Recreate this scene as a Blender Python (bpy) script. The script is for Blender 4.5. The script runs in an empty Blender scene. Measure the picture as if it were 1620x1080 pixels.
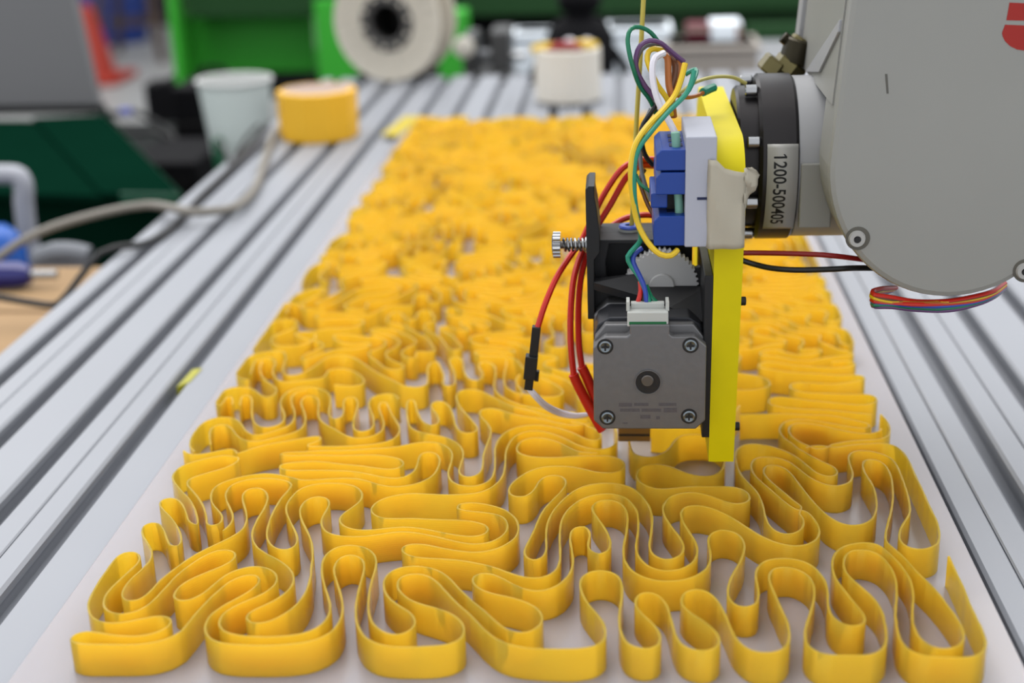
import bpy, bmesh, math, random
from mathutils import Vector, Matrix
random.seed(4)
S = bpy.context.scene
COL = S.collection

# ------------------------------------------------------------------ camera
# metres; X across the table, Y along the slots, Z up, table top at z = 0
FPX, PITCH, ROLL, YAW, CAM_Z = 2250.0, math.radians(19.7), math.radians(1.7), math.radians(4.6), 0.241
_cy, _sy, _cp, _sp = math.cos(YAW), math.sin(YAW), math.cos(PITCH), math.sin(PITCH)
_fw = Vector((-_sy * _cp, _cy * _cp, -_sp)); _rt = Vector((_cy, _sy, 0)); _up = _rt.cross(_fw)
_r = _rt * math.cos(ROLL) - _up * math.sin(ROLL); _u = _up * math.cos(ROLL) + _rt * math.sin(ROLL)
CAM = Vector((0, 0, CAM_Z))
cd = bpy.data.cameras.new('camera'); cam = bpy.data.objects.new('camera', cd); COL.objects.link(cam)
cam.matrix_world = Matrix(((_r.x, _u.x, -_fw.x, CAM.x), (_r.y, _u.y, -_fw.y, CAM.y), (_r.z, _u.z, -_fw.z, CAM.z), (0, 0, 0, 1)))
cd.sensor_width = 36.0; cd.lens = FPX / 1620 * 36; cd.clip_start = 0.01; cd.clip_end = 60
cd.dof.use_dof = True; cd.dof.focus_distance = 0.495; cd.dof.aperture_fstop = 7.5
S.camera = cam
def ray(x, y): return _r * ((x - 810) / FPX) - _u * ((y - 540) / FPX) + _fw
def at(x, y, Y):          # survey helper: the point of the plane Y that the photograph shows at x, y
    d = ray(x, y); return CAM + d * (Y / d.y)
def flat(x, y, z):        # the same for a horizontal plane
    d = ray(x, y); return CAM + d * ((z - CAM_Z) / d.z)

# ------------------------------------------------------------------ light
S.view_settings.view_transform = 'Standard'; S.view_settings.look = 'None'
S.view_settings.exposure = 0.92; S.view_settings.gamma = 1.0; S.view_settings.use_curve_mapping = False
W = bpy.data.worlds.new('room_light'); S.world = W; W.use_nodes = True
W.node_tree.nodes['Background'].inputs[0].default_value = (0.93, 0.96, 1.0, 1)
W.node_tree.nodes['Background'].inputs[1].default_value = 0.74
def ceiling_panel(loc, sx, sy, watts, rot=(0, 0, 0)):
    l = bpy.data.lights.new('ceiling_light', 'AREA'); l.shape = 'RECTANGLE'; l.size = sx; l.size_y = sy; l.energy = watts; l.color = (1, 0.98, 0.95)
    o = bpy.data.objects.new('ceiling_light', l); o.location = loc; o.rotation_euler = rot; COL.objects.link(o)
ceiling_panel((-0.6, 1.5, 2.0), 1.2, 2.6, 27)
ceiling_panel((1.2, 2.6, 2.0), 1.2, 2.6, 24)
ceiling_panel((-2.6, 4.5, 2.0), 1.2, 2.6, 26)

S.cycles.max_bounces = 24; S.cycles.diffuse_bounces = 14; S.cycles.transmission_bounces = 14; S.cycles.transparent_max_bounces = 24

# ------------------------------------------------------------------ materials
def lin(c): return tuple(((v / 255) / 12.92 if v / 255 <= 0.04045 else ((v / 255 + 0.055) / 1.055) ** 2.4) for v in c)
ALB = 0.50       # colours below are read off the photograph; ALB takes its exposure out again
def mat(name, rgb, rough=0.5, metal=0.0, var=0.06, scale=60.0, bump=0.0, spec=0.32, coat=0.0, trans=0.0, sss=0.0, alb=None):
    m = bpy.data.materials.new(name); m.use_nodes = True; nt = m.node_tree; b = nt.nodes['Principled BSDF']
    c = tuple(v * (alb or ALB) for v in lin(rgb))
    tc = nt.nodes.new('ShaderNodeTexCoord'); n = nt.nodes.new('ShaderNodeTexNoise'); n.inputs['Scale'].default_value = scale; n.inputs['Detail'].default_value = 3
    nt.links.new(tc.outputs['Object'], n.inputs['Vector'])
    mx = nt.nodes.new('ShaderNodeMix'); mx.data_type = 'RGBA'
    mx.inputs[6].default_value = tuple(min(1, v * (1 - var)) for v in c) + (1,); mx.inputs[7].default_value = tuple(min(1, v * (1 + var)) for v in c) + (1,)
    nt.links.new(n.outputs['Fac'], mx.inputs[0]); nt.links.new(mx.outputs[2], b.inputs['Base Color'])
    b.inputs['Roughness'].default_value = rough; b.inputs['Metallic'].default_value = metal
    b.inputs['Specular IOR Level'].default_value = spec; b.inputs['Coat Weight'].default_value = coat; b.inputs['Transmission Weight'].default_value = trans
    if sss:
        b.inputs['Subsurface Weight'].default_value = sss; b.inputs['Subsurface Radius'].default_value = (0.01, 0.008, 0.006); b.inputs['Subsurface Scale'].default_value = 0.5
    if bump:
        bp = nt.nodes.new('ShaderNodeBump'); bp.inputs['Strength'].default_value = bump; bp.inputs['Distance'].default_value = 0.001
        nt.links.new(n.outputs['Fac'], bp.inputs['Height']); nt.links.new(bp.outputs[0], b.inputs['Normal'])
    return m

# ------------------------------------------------------------------ mesh helpers
class MB:
    def __init__(s): s.v = []; s.f = []; s.sm = []
    def add(s, vs, fs, smooth=False):
        o = len(s.v); s.v += [tuple(p) for p in vs]; s.f += [tuple(i + o for i in f) for f in fs]; s.sm += [smooth] * len(fs); return s
    def box(s, a, b, bev=0.0):
        a, b = [min(p, q) for p, q in zip(a, b)], [max(p, q) for p, q in zip(a, b)]
        bm = bmesh.new(); bmesh.ops.create_cube(bm, size=1)
        for v in bm.verts: v.co = Vector([a[k] + (v.co[k] + 0.5) * (b[k] - a[k]) for k in range(3)])
        if bev: bmesh.ops.bevel(bm, geom=bm.edges[:], offset=bev, segments=2, affect='EDGES', profile=0.5)
        s.take(bm); return s
    def take(s, bm, smooth=False):
        bm.verts.index_update(); s.add([v.co[:] for v in bm.verts], [[v.index for v in f.verts] for f in bm.faces], smooth); bm.free()
    def prism(s, poly, d, bev=0.0):            # polygon (3-D points) pushed along vector d
        d = Vector(d); n = len(poly); P = [Vector(p) for p in poly]
        if not bev:
            vs = P + [p + d for p in P]
            s.add(vs, [list(range(n))[::-1], list(range(n, 2 * n))] + [[i, (i + 1) % n, n + (i + 1) % n, n + i] for i in range(n)])
        else:
            bm = bmesh.new(); a = [bm.verts.new(p) for p in P]; b = [bm.verts.new(p + d) for p in P]
            bm.faces.new(a[::-1]); bm.faces.new(b)
            for i in range(n): bm.faces.new((a[i], a[(i + 1) % n], b[(i + 1) % n], b[i]))
            bmesh.ops.recalc_face_normals(bm, faces=bm.faces[:])
            es = [e for e in bm.edges if len(e.link_faces) == 2 and e.calc_face_angle(0) > 0.5]
            bmesh.ops.bevel(bm, geom=es, offset=bev, segments=2, affect='EDGES', profile=0.5); s.take(bm)
        return s
    def lathe(s, c, axis, prof, n=40, smooth=True, a0=0.0, a1=None):   # prof: (distance along axis, radius)
        c = Vector(c); ax = Vector(axis).normalized(); e1 = ax.orthogonal().normalized(); e2 = ax.cross(e1)
        vs = []; fs = []; m = len(prof)
        for k in range(n):
            t = 2 * math.pi * k / n; d = e1 * math.cos(t) + e2 * math.sin(t)
            for (h, r) in prof: vs.append(c + ax * h + d * r)
        for k in range(n):
            k2 = (k + 1) % n
            for j in range(m - 1): fs.append((k * m + j, k2 * m + j, k2 * m + j + 1, k * m + j + 1))
        s.add(vs, fs, smooth); return s
    def cyl(s, c, axis, r, h, n=32, ch=0.0):
        p = [(0, 0), (0, r - ch), (ch, r), (h - ch, r), (h, r - ch), (h, 0)] if ch else [(0, 0), (0, r), (h, r), (h, 0)]
        # split rims so flat shading stays crisp
        c = Vector(c); 
        for q in range(len(p) - 1): s.lathe(c, axis, [p[q], p[q + 1]], n)
        return s
    def tube(s, pts, r, n=8, step=None, r1=None):
        P = curve(pts, step or max(r * 1.6, 0.0012)); m = len(P); r1 = r if r1 is None else r1
        t = [(P[min(i + 1, m - 1)] - P[max(i - 1, 0)]).normalized() for i in range(m)]
        nrm = t[0].orthogonal().normalized(); vs = []; fs = []
        for i in range(m):
            nrm = (nrm - t[i] * nrm.dot(t[i])).normalized(); bn = t[i].cross(nrm); rr = r + (r1 - r) * i / max(1, m - 1)
            for k in range(n):
                a = 2 * math.pi * k / n; vs.append(P[i] + (nrm * math.cos(a) + bn * math.sin(a)) * rr)
        for i in range(m - 1):
            for k in range(n): fs.append((i * n + k, i * n + (k + 1) % n, (i + 1) * n + (k + 1) % n, (i + 1) * n + k))
        fs.append(tuple(range(n))[::-1]); fs.append(tuple((m - 1) * n + k for k in range(n)))
        s.add(vs, fs, True); return s
    def build(s, name, m, parent=None):
        me = bpy.data.meshes.new(name); me.from_pydata(s.v, [], s.f); me.update()
        bm = bmesh.new(); bm.from_mesh(me); bmesh.ops.remove_doubles(bm, verts=bm.verts, dist=1e-7) if len(s.v) < 20000 else None
        bmesh.ops.recalc_face_normals(bm, faces=bm.faces); bm.to_mesh(me); bm.free()
        if any(s.sm):
            for p in me.polygons: p.use_smooth = True
            try: me.set_sharp_from_angle(angle=math.radians(38))
            except Exception: pass
        o = bpy.data.objects.new(name, me); COL.objects.link(o); me.materials.append(m)
        if parent: o.parent = parent
        return o
def curve(pts, step):
    P = [Vector(p) for p in pts]
    if len(P) < 3:
        n = max(2, int((P[1] - P[0]).length / step)); return [P[0].lerp(P[1], i / n) for i in range(n + 1)]
    Q = [2 * P[0] - P[1]] + P + [2 * P[-1] - P[-2]]; out = []
    for k in range(1, len(Q) - 2):
        a, b, c, d = Q[k - 1:k + 3]; n = max(2, int((c - b).length / step))
        for i in range(n):
            t = i / n
            out.append(0.5 * (2 * b + (c - a) * t + (2 * a - 5 * b + 4 * c - d) * t * t + (3 * b - a - 3 * c + d) * t ** 3))
    return out + [P[-1]]
def atx(x, y, X):         # the same for an upright plane along the table
    d = ray(x, y); return CAM + d * (X / d.x)
def tag(o, label, cat, group=None, kind=None):
    o['label'] = label
    if cat: o['category'] = cat
    if group: o['group'] = group
    if kind: o['kind'] = kind
    return o
def thing(name, label, cat, loc=(0, 0, 0), group=None):
    o = bpy.data.objects.new(name, None); COL.objects.link(o); o.empty_display_size = 0.02
    return tag(o, label, cat, group)          # the meshes under it carry world coordinates
def struct(o): o['kind'] = 'structure'; return o

# ================================================================== the room
M_floor = mat('floor_paint', (176, 176, 174), 0.45, var=0.08, scale=3)
M_wall = mat('wall_paint', (120, 128, 124), 0.8, var=0.05, scale=2)
struct(MB().box((-6, -1.5, -0.80), (6, 10.0, -0.75)).build('floor', M_floor))['label'] = 'light grey painted workshop floor'
struct(MB().box((-6, 10.0, -0.75), (6, 10.1, 1.9)).build('wall_back', M_wall))['label'] = 'plain wall at the far end of the workshop'

# ================================================================== slotted aluminium table
M_alu = mat('anodised_aluminium', (178, 181, 189), 0.45, metal=0.1, var=0.05, scale=9, bump=0.02)
M_steel = mat('table_frame', (120, 122, 126), 0.4, metal=0.7)
table = thing('slotted_worktable', 'white aluminium worktable with long parallel T-slots under the print', 'table')
PITCHX, X0S, TY0, TY1, TH = 0.0298, -0.298, 0.16, 1.50, 0.030
SW, SI, SD, LIP = 0.0039, 0.0052, 0.0095, 0.0040        # slot half width, inner half width, depth, lip
groups = [[0]] + [[k, k + 1] for k in range(1, 15, 2)] + [[15]] + [[k, k + 1] for k in range(16, 30, 2)]
mesh_cache = {}
for g in groups:
    n = len(g)
    if n not in mesh_cache:
        h = PITCHX * n / 2 - 0.00022; prof = [(-h, -TH), (-h, -0.0006), (-h + 0.0006, 0)]
        for i in range(n):
            c = (i - (n - 1) / 2) * PITCHX
            prof += [(c - SW - 0.0012, 0), (c - SW, -0.0012), (c - SW, -LIP), (c - SI, -LIP), (c - SI, -SD), (c + SI, -SD), (c + SI, -LIP), (c + SW, -LIP), (c + SW, -0.0012), (c + SW + 0.0012, 0)]
        prof += [(h - 0.0006, 0), (h, -0.0006), (h, -TH)]
        mb = MB().prism([(x, TY0, z) for x, z in prof], (0, TY1 - TY0, 0)); o = mb.build('plank', M_alu, table); mesh_cache[n] = o.data
    else:
        o = bpy.data.objects.new('plank', mesh_cache[n]); COL.objects.link(o); o.parent = table
    o.location.x = X0S + PITCHX * (sum(g) / n)
TXL, TXR = X0S - PITCHX / 2, X0S + PITCHX * 29.5
for y in (TY0 + 0.03, TY1 - 0.07): MB().box((TXL + 0.01, y, -0.07), (TXR - 0.01, y + 0.04, -TH)).build('cross_rail', M_steel, table)
for x in (TXL + 0.02, TXR - 0.06):
    for y in (TY0 + 0.03, TY1 - 0.07): MB().box((x, y, -0.75), (x + 0.04, y + 0.04, -0.07), 0.003).build('leg', M_steel, table)

# ================================================================== milky sheet and the print
M_sheet = mat('milky_plastic', (190, 184, 189), 0.25, var=0.02, scale=12, sss=0.35, coat=0.1)
sheet = MB().box((-0.1845, 0.295, 0.0002), (0.1195, 1.222, 0.004), 0.0006).build('print_bed_sheet', M_sheet)
tag(sheet, 'thin milky white plastic sheet lying under the yellow print', 'sheet')

def ribbon_material():
    m = bpy.data.materials.new('translucent_yellow_plastic'); m.use_nodes = True; nt = m.node_tree; nt.nodes.remove(nt.nodes['Principled BSDF'])
    N = nt.nodes.new; L = nt.links.new; out = nt.nodes['Material Output']
    geo = N('ShaderNodeNewGeometry'); sep = N('ShaderNodeSeparateXYZ'); L(geo.outputs['Position'], sep.inputs[0])
    wv = N('ShaderNodeMath'); wv.operation = 'MULTIPLY'; wv.inputs[1].default_value = 2 * math.pi / 0.0008; L(sep.outputs['Z'], wv.inputs[0])
    sn = N('ShaderNodeMath'); sn.operation = 'SINE'; L(wv.outputs[0], sn.inputs[0])
    bp = N('ShaderNodeBump'); bp.inputs['Strength'].default_value = 0.12; bp.inputs['Distance'].default_value = 0.0002; L(sn.outputs[0], bp.inputs['Height'])
    nz = N('ShaderNodeTexNoise'); nz.inputs['Scale'].default_value = 45; L(geo.outputs['Position'], nz.inputs['Vector'])
    mx = N('ShaderNodeMix'); mx.data_type = 'RGBA'; mx.inputs[6].default_value = RIB_A; mx.inputs[7].default_value = RIB_B; L(nz.outputs['Fac'], mx.inputs[0])
    df = N('ShaderNodeBsdfDiffuse'); tr = N('ShaderNodeBsdfTranslucent'); gl = N('ShaderNodeBsdfGlossy'); tp = N('ShaderNodeBsdfTransparent')
    L(mx.outputs[2], df.inputs['Color']); L(mx.outputs[2], tr.inputs['Color']); gl.inputs['Roughness'].default_value = 0.22; tp.inputs['Color'].default_value = (1.0, 0.78, 0.20, 1)
    for q in (df, tr, gl): L(bp.outputs[0], q.inputs['Normal'])
    m1 = N('ShaderNodeMixShader'); m1.inputs[0].default_value = 0.66; L(df.outputs[0], m1.inputs[1]); L(tr.outputs[0], m1.inputs[2])
    m2 = N('ShaderNodeMixShader'); m2.inputs[0].default_value = 0.36; L(m1.outputs[0], m2.inputs[1]); L(tp.outputs[0], m2.inputs[2])
    fr = N('ShaderNodeFresnel'); fr.inputs['IOR'].default_value = 1.22
    m3 = N('ShaderNodeMixShader'); L(fr.outputs[0], m3.inputs[0]); L(m2.outputs[0], m3.inputs[1]); L(gl.outputs[0], m3.inputs[2])
    L(m3.outputs[0], out.inputs['Surface']); return m
RIB_A = (0.955, 0.72, 0.09, 1); RIB_B = (0.955, 0.79, 0.14, 1)
M_rib = ribbon_material()
# plan of the printed line: each polyline starts with x, y and goes on in steps, all in tenths of a millimetre
PLAN = [
[-1701,11650,11,-29,4,-30,-3,-31,-10,-29,-10,-30,-4,-30,15,-26,29,-2,21,21,13,29,6,30,5,31,4,30,-1,31,-8,30,-12,29,-8,29,9,29,28,1,24,-20,18,-24,23,-22,28,-13,30,-3,31,2,31,2,31,-5,24,-17,-4,-28,
-27,-13,-31,-3,-31,-1,-31,-2,-30,-7,-21,-20,17,-23,30,-7,31,-2,31,-1,30,-7,24,-19,13,-27,10,-30,15,-26,26,2,11,28,-1,31,-4,31,0,30,12,29,23,20,28,13,29,11,27,14,25,18,22,23,21,22,27,14,30,-6,
17,-24,-5,-29,-24,-19,-28,-13,-27,-15,-26,-17,-27,-15,-27,-16,-21,-22,-6,-30,4,-30,5,-31,-4,-30,-14,-28,-19,-24,-16,-27,-10,-29,-7,-30,-9,-30,-13,-28,-20,-23,-28,-13,-20,18,2,31,8,29,7,31,-1,31,-10,29,-14,27,-16,27,
-19,25,-22,21,-27,15,-30,7,-30,-2,-15,-23,17,-25,24,-19,25,-19,21,-22,16,-27,9,-29,2,-31,-4,-31,-6,-30,-3,-31,2,-31,14,-27,24,-18,31,-4,30,6,28,14,25,18,22,22,21,23,19,24,14,28,11,29,7,30,12,28,
24,17,31,-1,31,0,6,26,-17,26,-18,25,-15,28,-3,30,10,29,18,25,25,18,29,12,30,5,31,5,26,15,20,24,16,27,13,28,9,29,6,31,7,30,9,29,17,26,25,18,30,7,30,-4,27,-14,11,-27,-15,-25,-29,-12,
-28,-13,-14,-26,5,-30,15,-27,18,-26,18,-24,24,-19,27,7,12,28,10,30,19,23,30,7,27,-13,17,-26,5,-30,-7,-30,-14,-28,-18,-24,-22,-23,-24,-19,-27,-15,-29,-11,-28,-13,-25,-18,-19,-24,-15,-27,-20,-23,-28,5,-10,27,7,30,
14,28,16,26,13,28,8,30,-4,31,-16,25,-27,-4,-16,-26,-9,-30,-11,-29,-20,-22,-30,0,-29,11,-30,4,-26,-15,-3,-30,12,-28,21,-23,21,-22,22,-23,20,-24,21,-22,26,-17,30,-8,30,2,29,11,27,15,30,6,11,-26,-5,-31,
-7,-30,3,-30,25,-9,23,20,13,28,9,30,5,30,4,31,5,30,8,30,13,29,17,25,20,24,21,23,23,21,26,16,30,4,30,-9,24,-19,18,-25,11,-29,0,-30,-13,-29,-20,-23,-22,-22,-20,-24,-15,-27,-12,-28,-7,-30,-4,-31,
-2,-31,5,-30,21,-21,25,16,13,28,7,30,6,30,9,30,16,26,23,21,27,15,26,17,18,24,5,30,-5,31,-9,30,-9,29,-4,31,9,29,28,-3,21,-22,20,-24,25,-18,28,-13,30,-9,29,-9,30,-10,30,-8,30,1,12,24,
-19,24,-27,14,-29,11,-28,14,-26,17,-24,20,-22,22,-20,23,-20,24,-18,25,-14,27,-10,30,-4,30,7,30,20,23,30,7,27,-13,14,-27,-2,-31,-2,-31,6,-30,16,-26,20,-24,23,-21,25,-18,28,-14,29,-9,29,7,-6,27,-22,21,
-25,18,-22,22,-15,27,11,26,28,-5,26,-17,26,-17,26,-16,27,-17,27,-15,30,-7,30,1,30,7,29,12,28,13,26,17,21,22,21,24,26,13,21,-19,0,-31,-7,-30,-5,-31,0,-30,8,-30,22,-20,29,8,23,21,20,24,25,17,
28,-7,14,-27,8,-30,7,-30,5,-31,3,-31,5,-30,24,-8,20,22,12,29,6,30,-1,31,-10,30,-12,28,-11,29,-14,28,-20,23,-26,16,-31,6,-29,11,5,27,27,14,31,1,29,-8,27,-15,23,-21,17,-26,13,-28,14,-28,17,-26,
18,-25,12,-28,1,-30,-7,-31,-10,-29,-10,-29,-11,-29,-12,-29,-16,-26,-25,-18,-30,-6,-30,5,-30,9,-30,8,-30,4,-31,-3,-28,-14,-8,-26,24,-17,26,-15,4,-28,-16,-27,-20,-23,-20,-24,-15,-27,-11,-29,-3,-31,2,-31,4,-31,-1,-30,
-13,-28,-23,-20,-29,-13,-30,-6,-31,-1,-31,0,-30,-5,-28,-13,-21,-23,-1,-29,27,-12,31,2,31,4,31,1,31,0,30,6,29,12,26,16,26,17,27,16,28,12,29,11,28,14,23,20,14,27,5,31,-7,30,-24,15,-26,-14,-23,-21,
-27,0,-11,29,6,29,18,26,20,23,18,25,16,27,20,23,27,-4,15,-27,10,-30,15,-26,27,-10,25,16,13,28,6,31,6,30,7,30,9,30,12,29,11,28,11,29,11,30,10,29,10,29,10,30,9,29,10,29,11,29,-2,30,
-26,15,-29,11,-25,19,-17,25,-7,30,15,25,28,-9,25,-20,28,-11,30,5,24,19,20,24,25,18,30,3,28,-12,23,-21,10,-29,-2,-30,-13,-28,-23,-21,-26,-17,-25,-18,-21,-23,-16,-26,-13,-28,-10,-30,-7,-30,-3,-31,7,-30,18,-24,
26,-16,29,-10,29,-12,17,-24,-4,-30,-16,-27,-20,-24,-17,-25,-12,-29,-7,-30,-9,-29,-19,-24,-29,-6,-28,12,-28,15,-30,-3,-24,-19,-23,-21,-21,-22,-18,-25,-12,-29,-8,-30,-14,-27,-23,-21,-27,-14,-28,-13,-28,-14,-26,-16,-26,-18,-26,-17,
-27,-14,-29,-12,-30,-7,-31,-4,-31,-1,-31,0,-29,-7,-13,-26,9,-29,19,-25,27,-14,31,0,29,10,28,14,27,14,27,15,27,15,27,16,25,18,26,17,27,15,28,13,29,12,28,13,28,13,27,15,28,15,27,14,29,11,30,9,
30,6,30,6,30,11,25,18,18,24,10,29,6,31,4,31,9,29,15,27,21,23,25,19,28,11,31,0,22,-20,3,-30,-11,-29,-17,-26,-19,-24,-18,-25,-14,-28,-6,-30,3,-31,8,-30,9,-30,7,-30,5,-30,3,-31,3,-31,3,-31,
2,-31,2,-31,3,-31,4,-30,7,-31,10,-29,6,-30,-14,-26,-29,-9,-31,-5,-31,-5,-30,-3,-30,6,-10,26,21,22,27,14,25,19,12,28,2,30,-1,31,-2,31,-3,31,-3,31,-5,31,-8,30,-13,28,-26,3,-21,-22,-20,-23,-28,-13,
-31,4,-29,10,-30,8,-31,4,-30,-3,-31,-8,-29,-9,-30,-9,-30,-8,-29,-10,-28,-13,-26,-17,-25,-18,-26,-17,-27,-15,-28,-14,-27,-14,-28,-14,-29,-12,-29,-9,-31,-3,-30,5,-27,16,-21,22,-18,26,-16,26,-16,27,-16,26,-19,25,-19,24,
-16,27,-8,29,8,30,18,25,23,21,25,19,25,18,27,15,30,6,31,-3,30,-4,28,11,11,28,0,30,-2,31,0,31,6,31,10,29,7,30,-2,31,-10,29,-5,31,7,29,18,25,23,20,28,15,29,10,30,10,27,14,18,24,
-3,29,-28,10,-30,-8,-30,-6,-31,4,-26,16,-19,24,-15,27,-15,27,-25,12,-19,-23,0,-30,8,-30,10,-30,5,-30,-4,-31,-9,-29,-11,-29,-7,-30,-2,-31,4,-31,-1,-30,-22,-19,-31,-4,-31,-2,-30,-7,-30,-9,-29,-11,-29,-11,-29,-10,
-27,-15,-16,-25,6,-30,21,-22,29,-11,29,7,20,23,18,25,24,19,29,12,30,5,31,-3,23,-20,0,-29,-22,-21,-28,-12,-29,-12,-26,-17,-24,-20,-25,-17,-29,-13,-30,-1,-28,13,-26,18,-24,19,-22,21,-20,24,-10,29,6,31,15,27,
20,23,24,20,27,15,29,12,29,9,30,8,30,8,30,9,26,16,18,25,10,29,8,30,8,30,5,31,-3,31,-10,29,-15,26,-27,12,-18,-23,-7,-30,-1,-31,-2,-31,-3,-31,-11,-29,-21,-22,-27,-15,-28,-12,-30,-9,-30,-7,-30,-8,
-29,-12,-25,-18,-21,-22,-18,-26,-14,-27,-11,-29,-14,-28,-21,-21,-27,6,-10,29,1,31,8,30,14,27,20,24,21,23,23,21,23,21,26,16,29,12,30,7,28,11,9,25,-24,19,-28,11,-31,6,-30,-4,-25,-17,-19,-25,-19,-25,-20,-23,
-23,-21,-23,-21,-21,-23,-16,-26,-10,-29,-7,-31,-8,-29,-15,-28,-22,-21,-28,-13,-30,-6,-31,1,-28,12,-20,23,-6,30,1,31,1,31,-11,27,-25,-8,-17,-27,-12,-28,-8,-30,-2,-31,1,-31,-7,-29,-25,-17,-26,14,-20,24,-17,26,-17,26,
-19,24,-20,24,-22,22,-22,21,-25,19,-25,18,-27,15,-30,6,-29,-9,-26,-17,-25,-18,-27,-15,-28,-14,-28,-14,-26,-17,-24,-19,-23,-21,-18,-25,-9,-30,1,-31,8,-30,12,-28,14,-28,19,-24,29,-10,28,8,16,27,2,30,-8,30,-12,29,
-8,30,5,29,21,23,27,15,30,7,31,-1,29,-8,29,-13,27,-15,27,-15,28,-14,28,-13,26,-16,22,-22,15,-27,7,-30,-2,-30,-10,-30,-15,-26,-20,-24,-25,-18,-30,-7,-30,7,-26,16,-26,17,-28,13,-31,2,-28,-11,-20,-23,-11,-29,
-11,-29,-16,-26,-23,-20,-30,-9,-29,10,-16,25,-4,30,-5,31,-10,29,-13,28,-15,28,-13,28,-12,28,-12,29,-16,26,-22,22,-28,12,-31,8,-30,4,-31,-5,-28,-13,-28,-11,-21,16,10,29,14,28,13,28,9,30,5,30,3,31,2,31,
0,31,-7,30,-18,25,-25,19,-28,12,-30,8,-31,1,-29,-8,-15,-25,15,-25,27,-15,28,-14,23,-20,15,-27,6,-30,-15,-25,-27,10,-24,20,-28,14,-26,-9,-1,-30,15,-26,23,-22,21,-22,12,-28,-9,-28,-29,2,-28,4,-13,-26,5,-30,
16,-27,26,-17,28,-13,27,-14,27,-16,27,-16,25,-18,23,-21,19,-24,13,-28,11,-29,18,-25,27,0,12,28,-2,31,-9,29,-14,28,-18,25,-21,23,-15,27,20,20,30,-1,27,-16,20,-23,16,-27,14,-28,14,-27,11,-29,4,-31,-4,-30,
-11,-29,-19,-25,-25,-17,-30,-8,-31,4,-28,12,-23,20,-14,27,-10,30,-11,29,-17,26,-23,20,-26,17,-27,14,-29,11,-30,1,-17,-23,11,-28,24,-18,30,-9,27,-14,16,-25,-12,-27,-29,-8,-31,0,-27,-13,-13,-28,-4,-30,-2,-31,0,-31,
-1,-31,0,-31,2,-31,4,-31,9,-30,15,-27,14,-27,4,-30,-17,-26,-18,-25,-3,-30,17,-24,30,1,26,17,23,20,21,23,9,29,-6,30,-14,27,-17,27,-15,27,-10,29,-5,30,-1,31,-1,31,0,31,10,29,24,18,31,2,30,-6,
29,-11,29,-12,29,-11,29,-9,31,-4,31,3,29,9,30,9,31,4,31,-1,30,-4,31,-7,30,-8,30,-8,29,-10,29,-11,27,-14,27,-15,27,-17,26,-16,27,-15,29,-12,30,-8,30,-7,28,-12,11,-25,-25,-17,-27,-16,-4,-27,26,-15,
31,-3,30,6,26,16,18,25,9,30,8,30,10,29,12,29,8,29,-2,31,-26,10,-24,-19,-25,-19,-30,-1,-30,9,-29,11,-29,9,-30,7,-31,7,-29,9,-29,12,-24,19,-2,29,20,22,29,12,30,8,30,7,29,10,29,13,28,12,
30,-2,24,-19,17,-26,23,-18,30,6,29,8,27,-13,16,-26,11,-30,7,-30,9,-29,19,-23,25,13,6,30,-3,31,-5,30,-7,30,-8,30,-8,30,-9,30,-14,28,-23,19,-31,-1,-30,-7,-30,4,-16,24,9,29,21,23,25,17,29,12,
30,5,31,-6,23,-19,15,-27,8,-30,7,-30,7,-30,8,-30,7,-30,8,-31,6,-30,6,-30,4,-31,1,-31,-5,-30,-13,-28,-21,-23,-28,-14,-30,-7,-30,-8,-23,-20,-15,-27,-10,-29,-12,-28,-19,-25,-25,-18,-29,-12,-30,-8,-30,-5,-31,-5,
-30,-6,-30,-9,-29,-11,-27,-15,-24,-19,-12,-27,19,-22,30,5,29,11,28,13,29,12,30,8,30,7,30,7,30,7,30,10,28,13,26,16,26,18,24,19,23,21,21,23,20,23,21,23,25,19,29,6,27,-15,25,-19,28,0,6,28,
-11,28,-17,27,-13,27,-7,31,1,31,2,30,-2,31,-5,31,-8,30,-9,29,-9,30,-9,30,-7,30,-7,30,-6,31,-3,31,3,30,12,28,28,12,24,-14,0,-30,-4,-31,2,-31,4,-31,7,-30,7,-30,8,-30,9,-30,9,-29,8,-30,
6,-31,3,-31,2,-30,7,-31,11,-29,13,-28,12,-29,8,-29,5,-31,4,-31,6,-30,8,-30,9,-30,6,-30,2,-31,-2,-31,-6,-30,-13,-29,-25,-17,-30,0,-27,14,-16,26,-3,31,4,30,3,31,-3,31,-13,28,-21,22,-28,12,-31,-2,
-27,-14,-25,-19,-24,-19,-25,-19,-25,-17,-27,-16,-28,-14,-29,-11,-29,-9,-31,-7,-30,-7,-30,-7,-30,-9,-28,-11,-28,-13,-28,-15,-28,-13,-29,-11,-30,-4,-31,2,-31,1,-21,-20,6,-29,21,-23,27,-13,31,-3,31,5,29,10,27,15,26,17,
26,18,26,15,28,14,29,10,30,9,31,5,30,5,31,6,29,10,27,15,26,16,26,18,27,16,29,10,26,-10,-2,-29,-18,-25,-18,-25,2,-29,26,-15,30,-6,30,-10,28,-14,28,-11,30,-7,31,-3,31,-4,28,-12,25,-19,23,-21,
25,-17,29,-11,31,2,26,15,18,25,11,28,8,31,2,30,-5,31,-7,30,-4,31,0,31,-1,31,-1,31,-3,31,-5,30,-8,30,-10,30,-11,29,-11,29,-13,28,-14,27,-15,28,-16,26,-19,25,-27,11,-10,-27,8,-30,13,-28,14,-28,
13,-28,12,-28,11,-29,11,-29,9,-30,6,-30,1,-31,-2,-31,-4,-31,-4,-31,-3,-30,1,-31,6,-31,7,-30,-5,-29,-27,-1,-22,21,-16,27,-8,29,0,31,5,31,5,31,1,31,-3,30,-7,31,-6,30,-6,30,-6,31,-8,30,-10,29,
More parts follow.
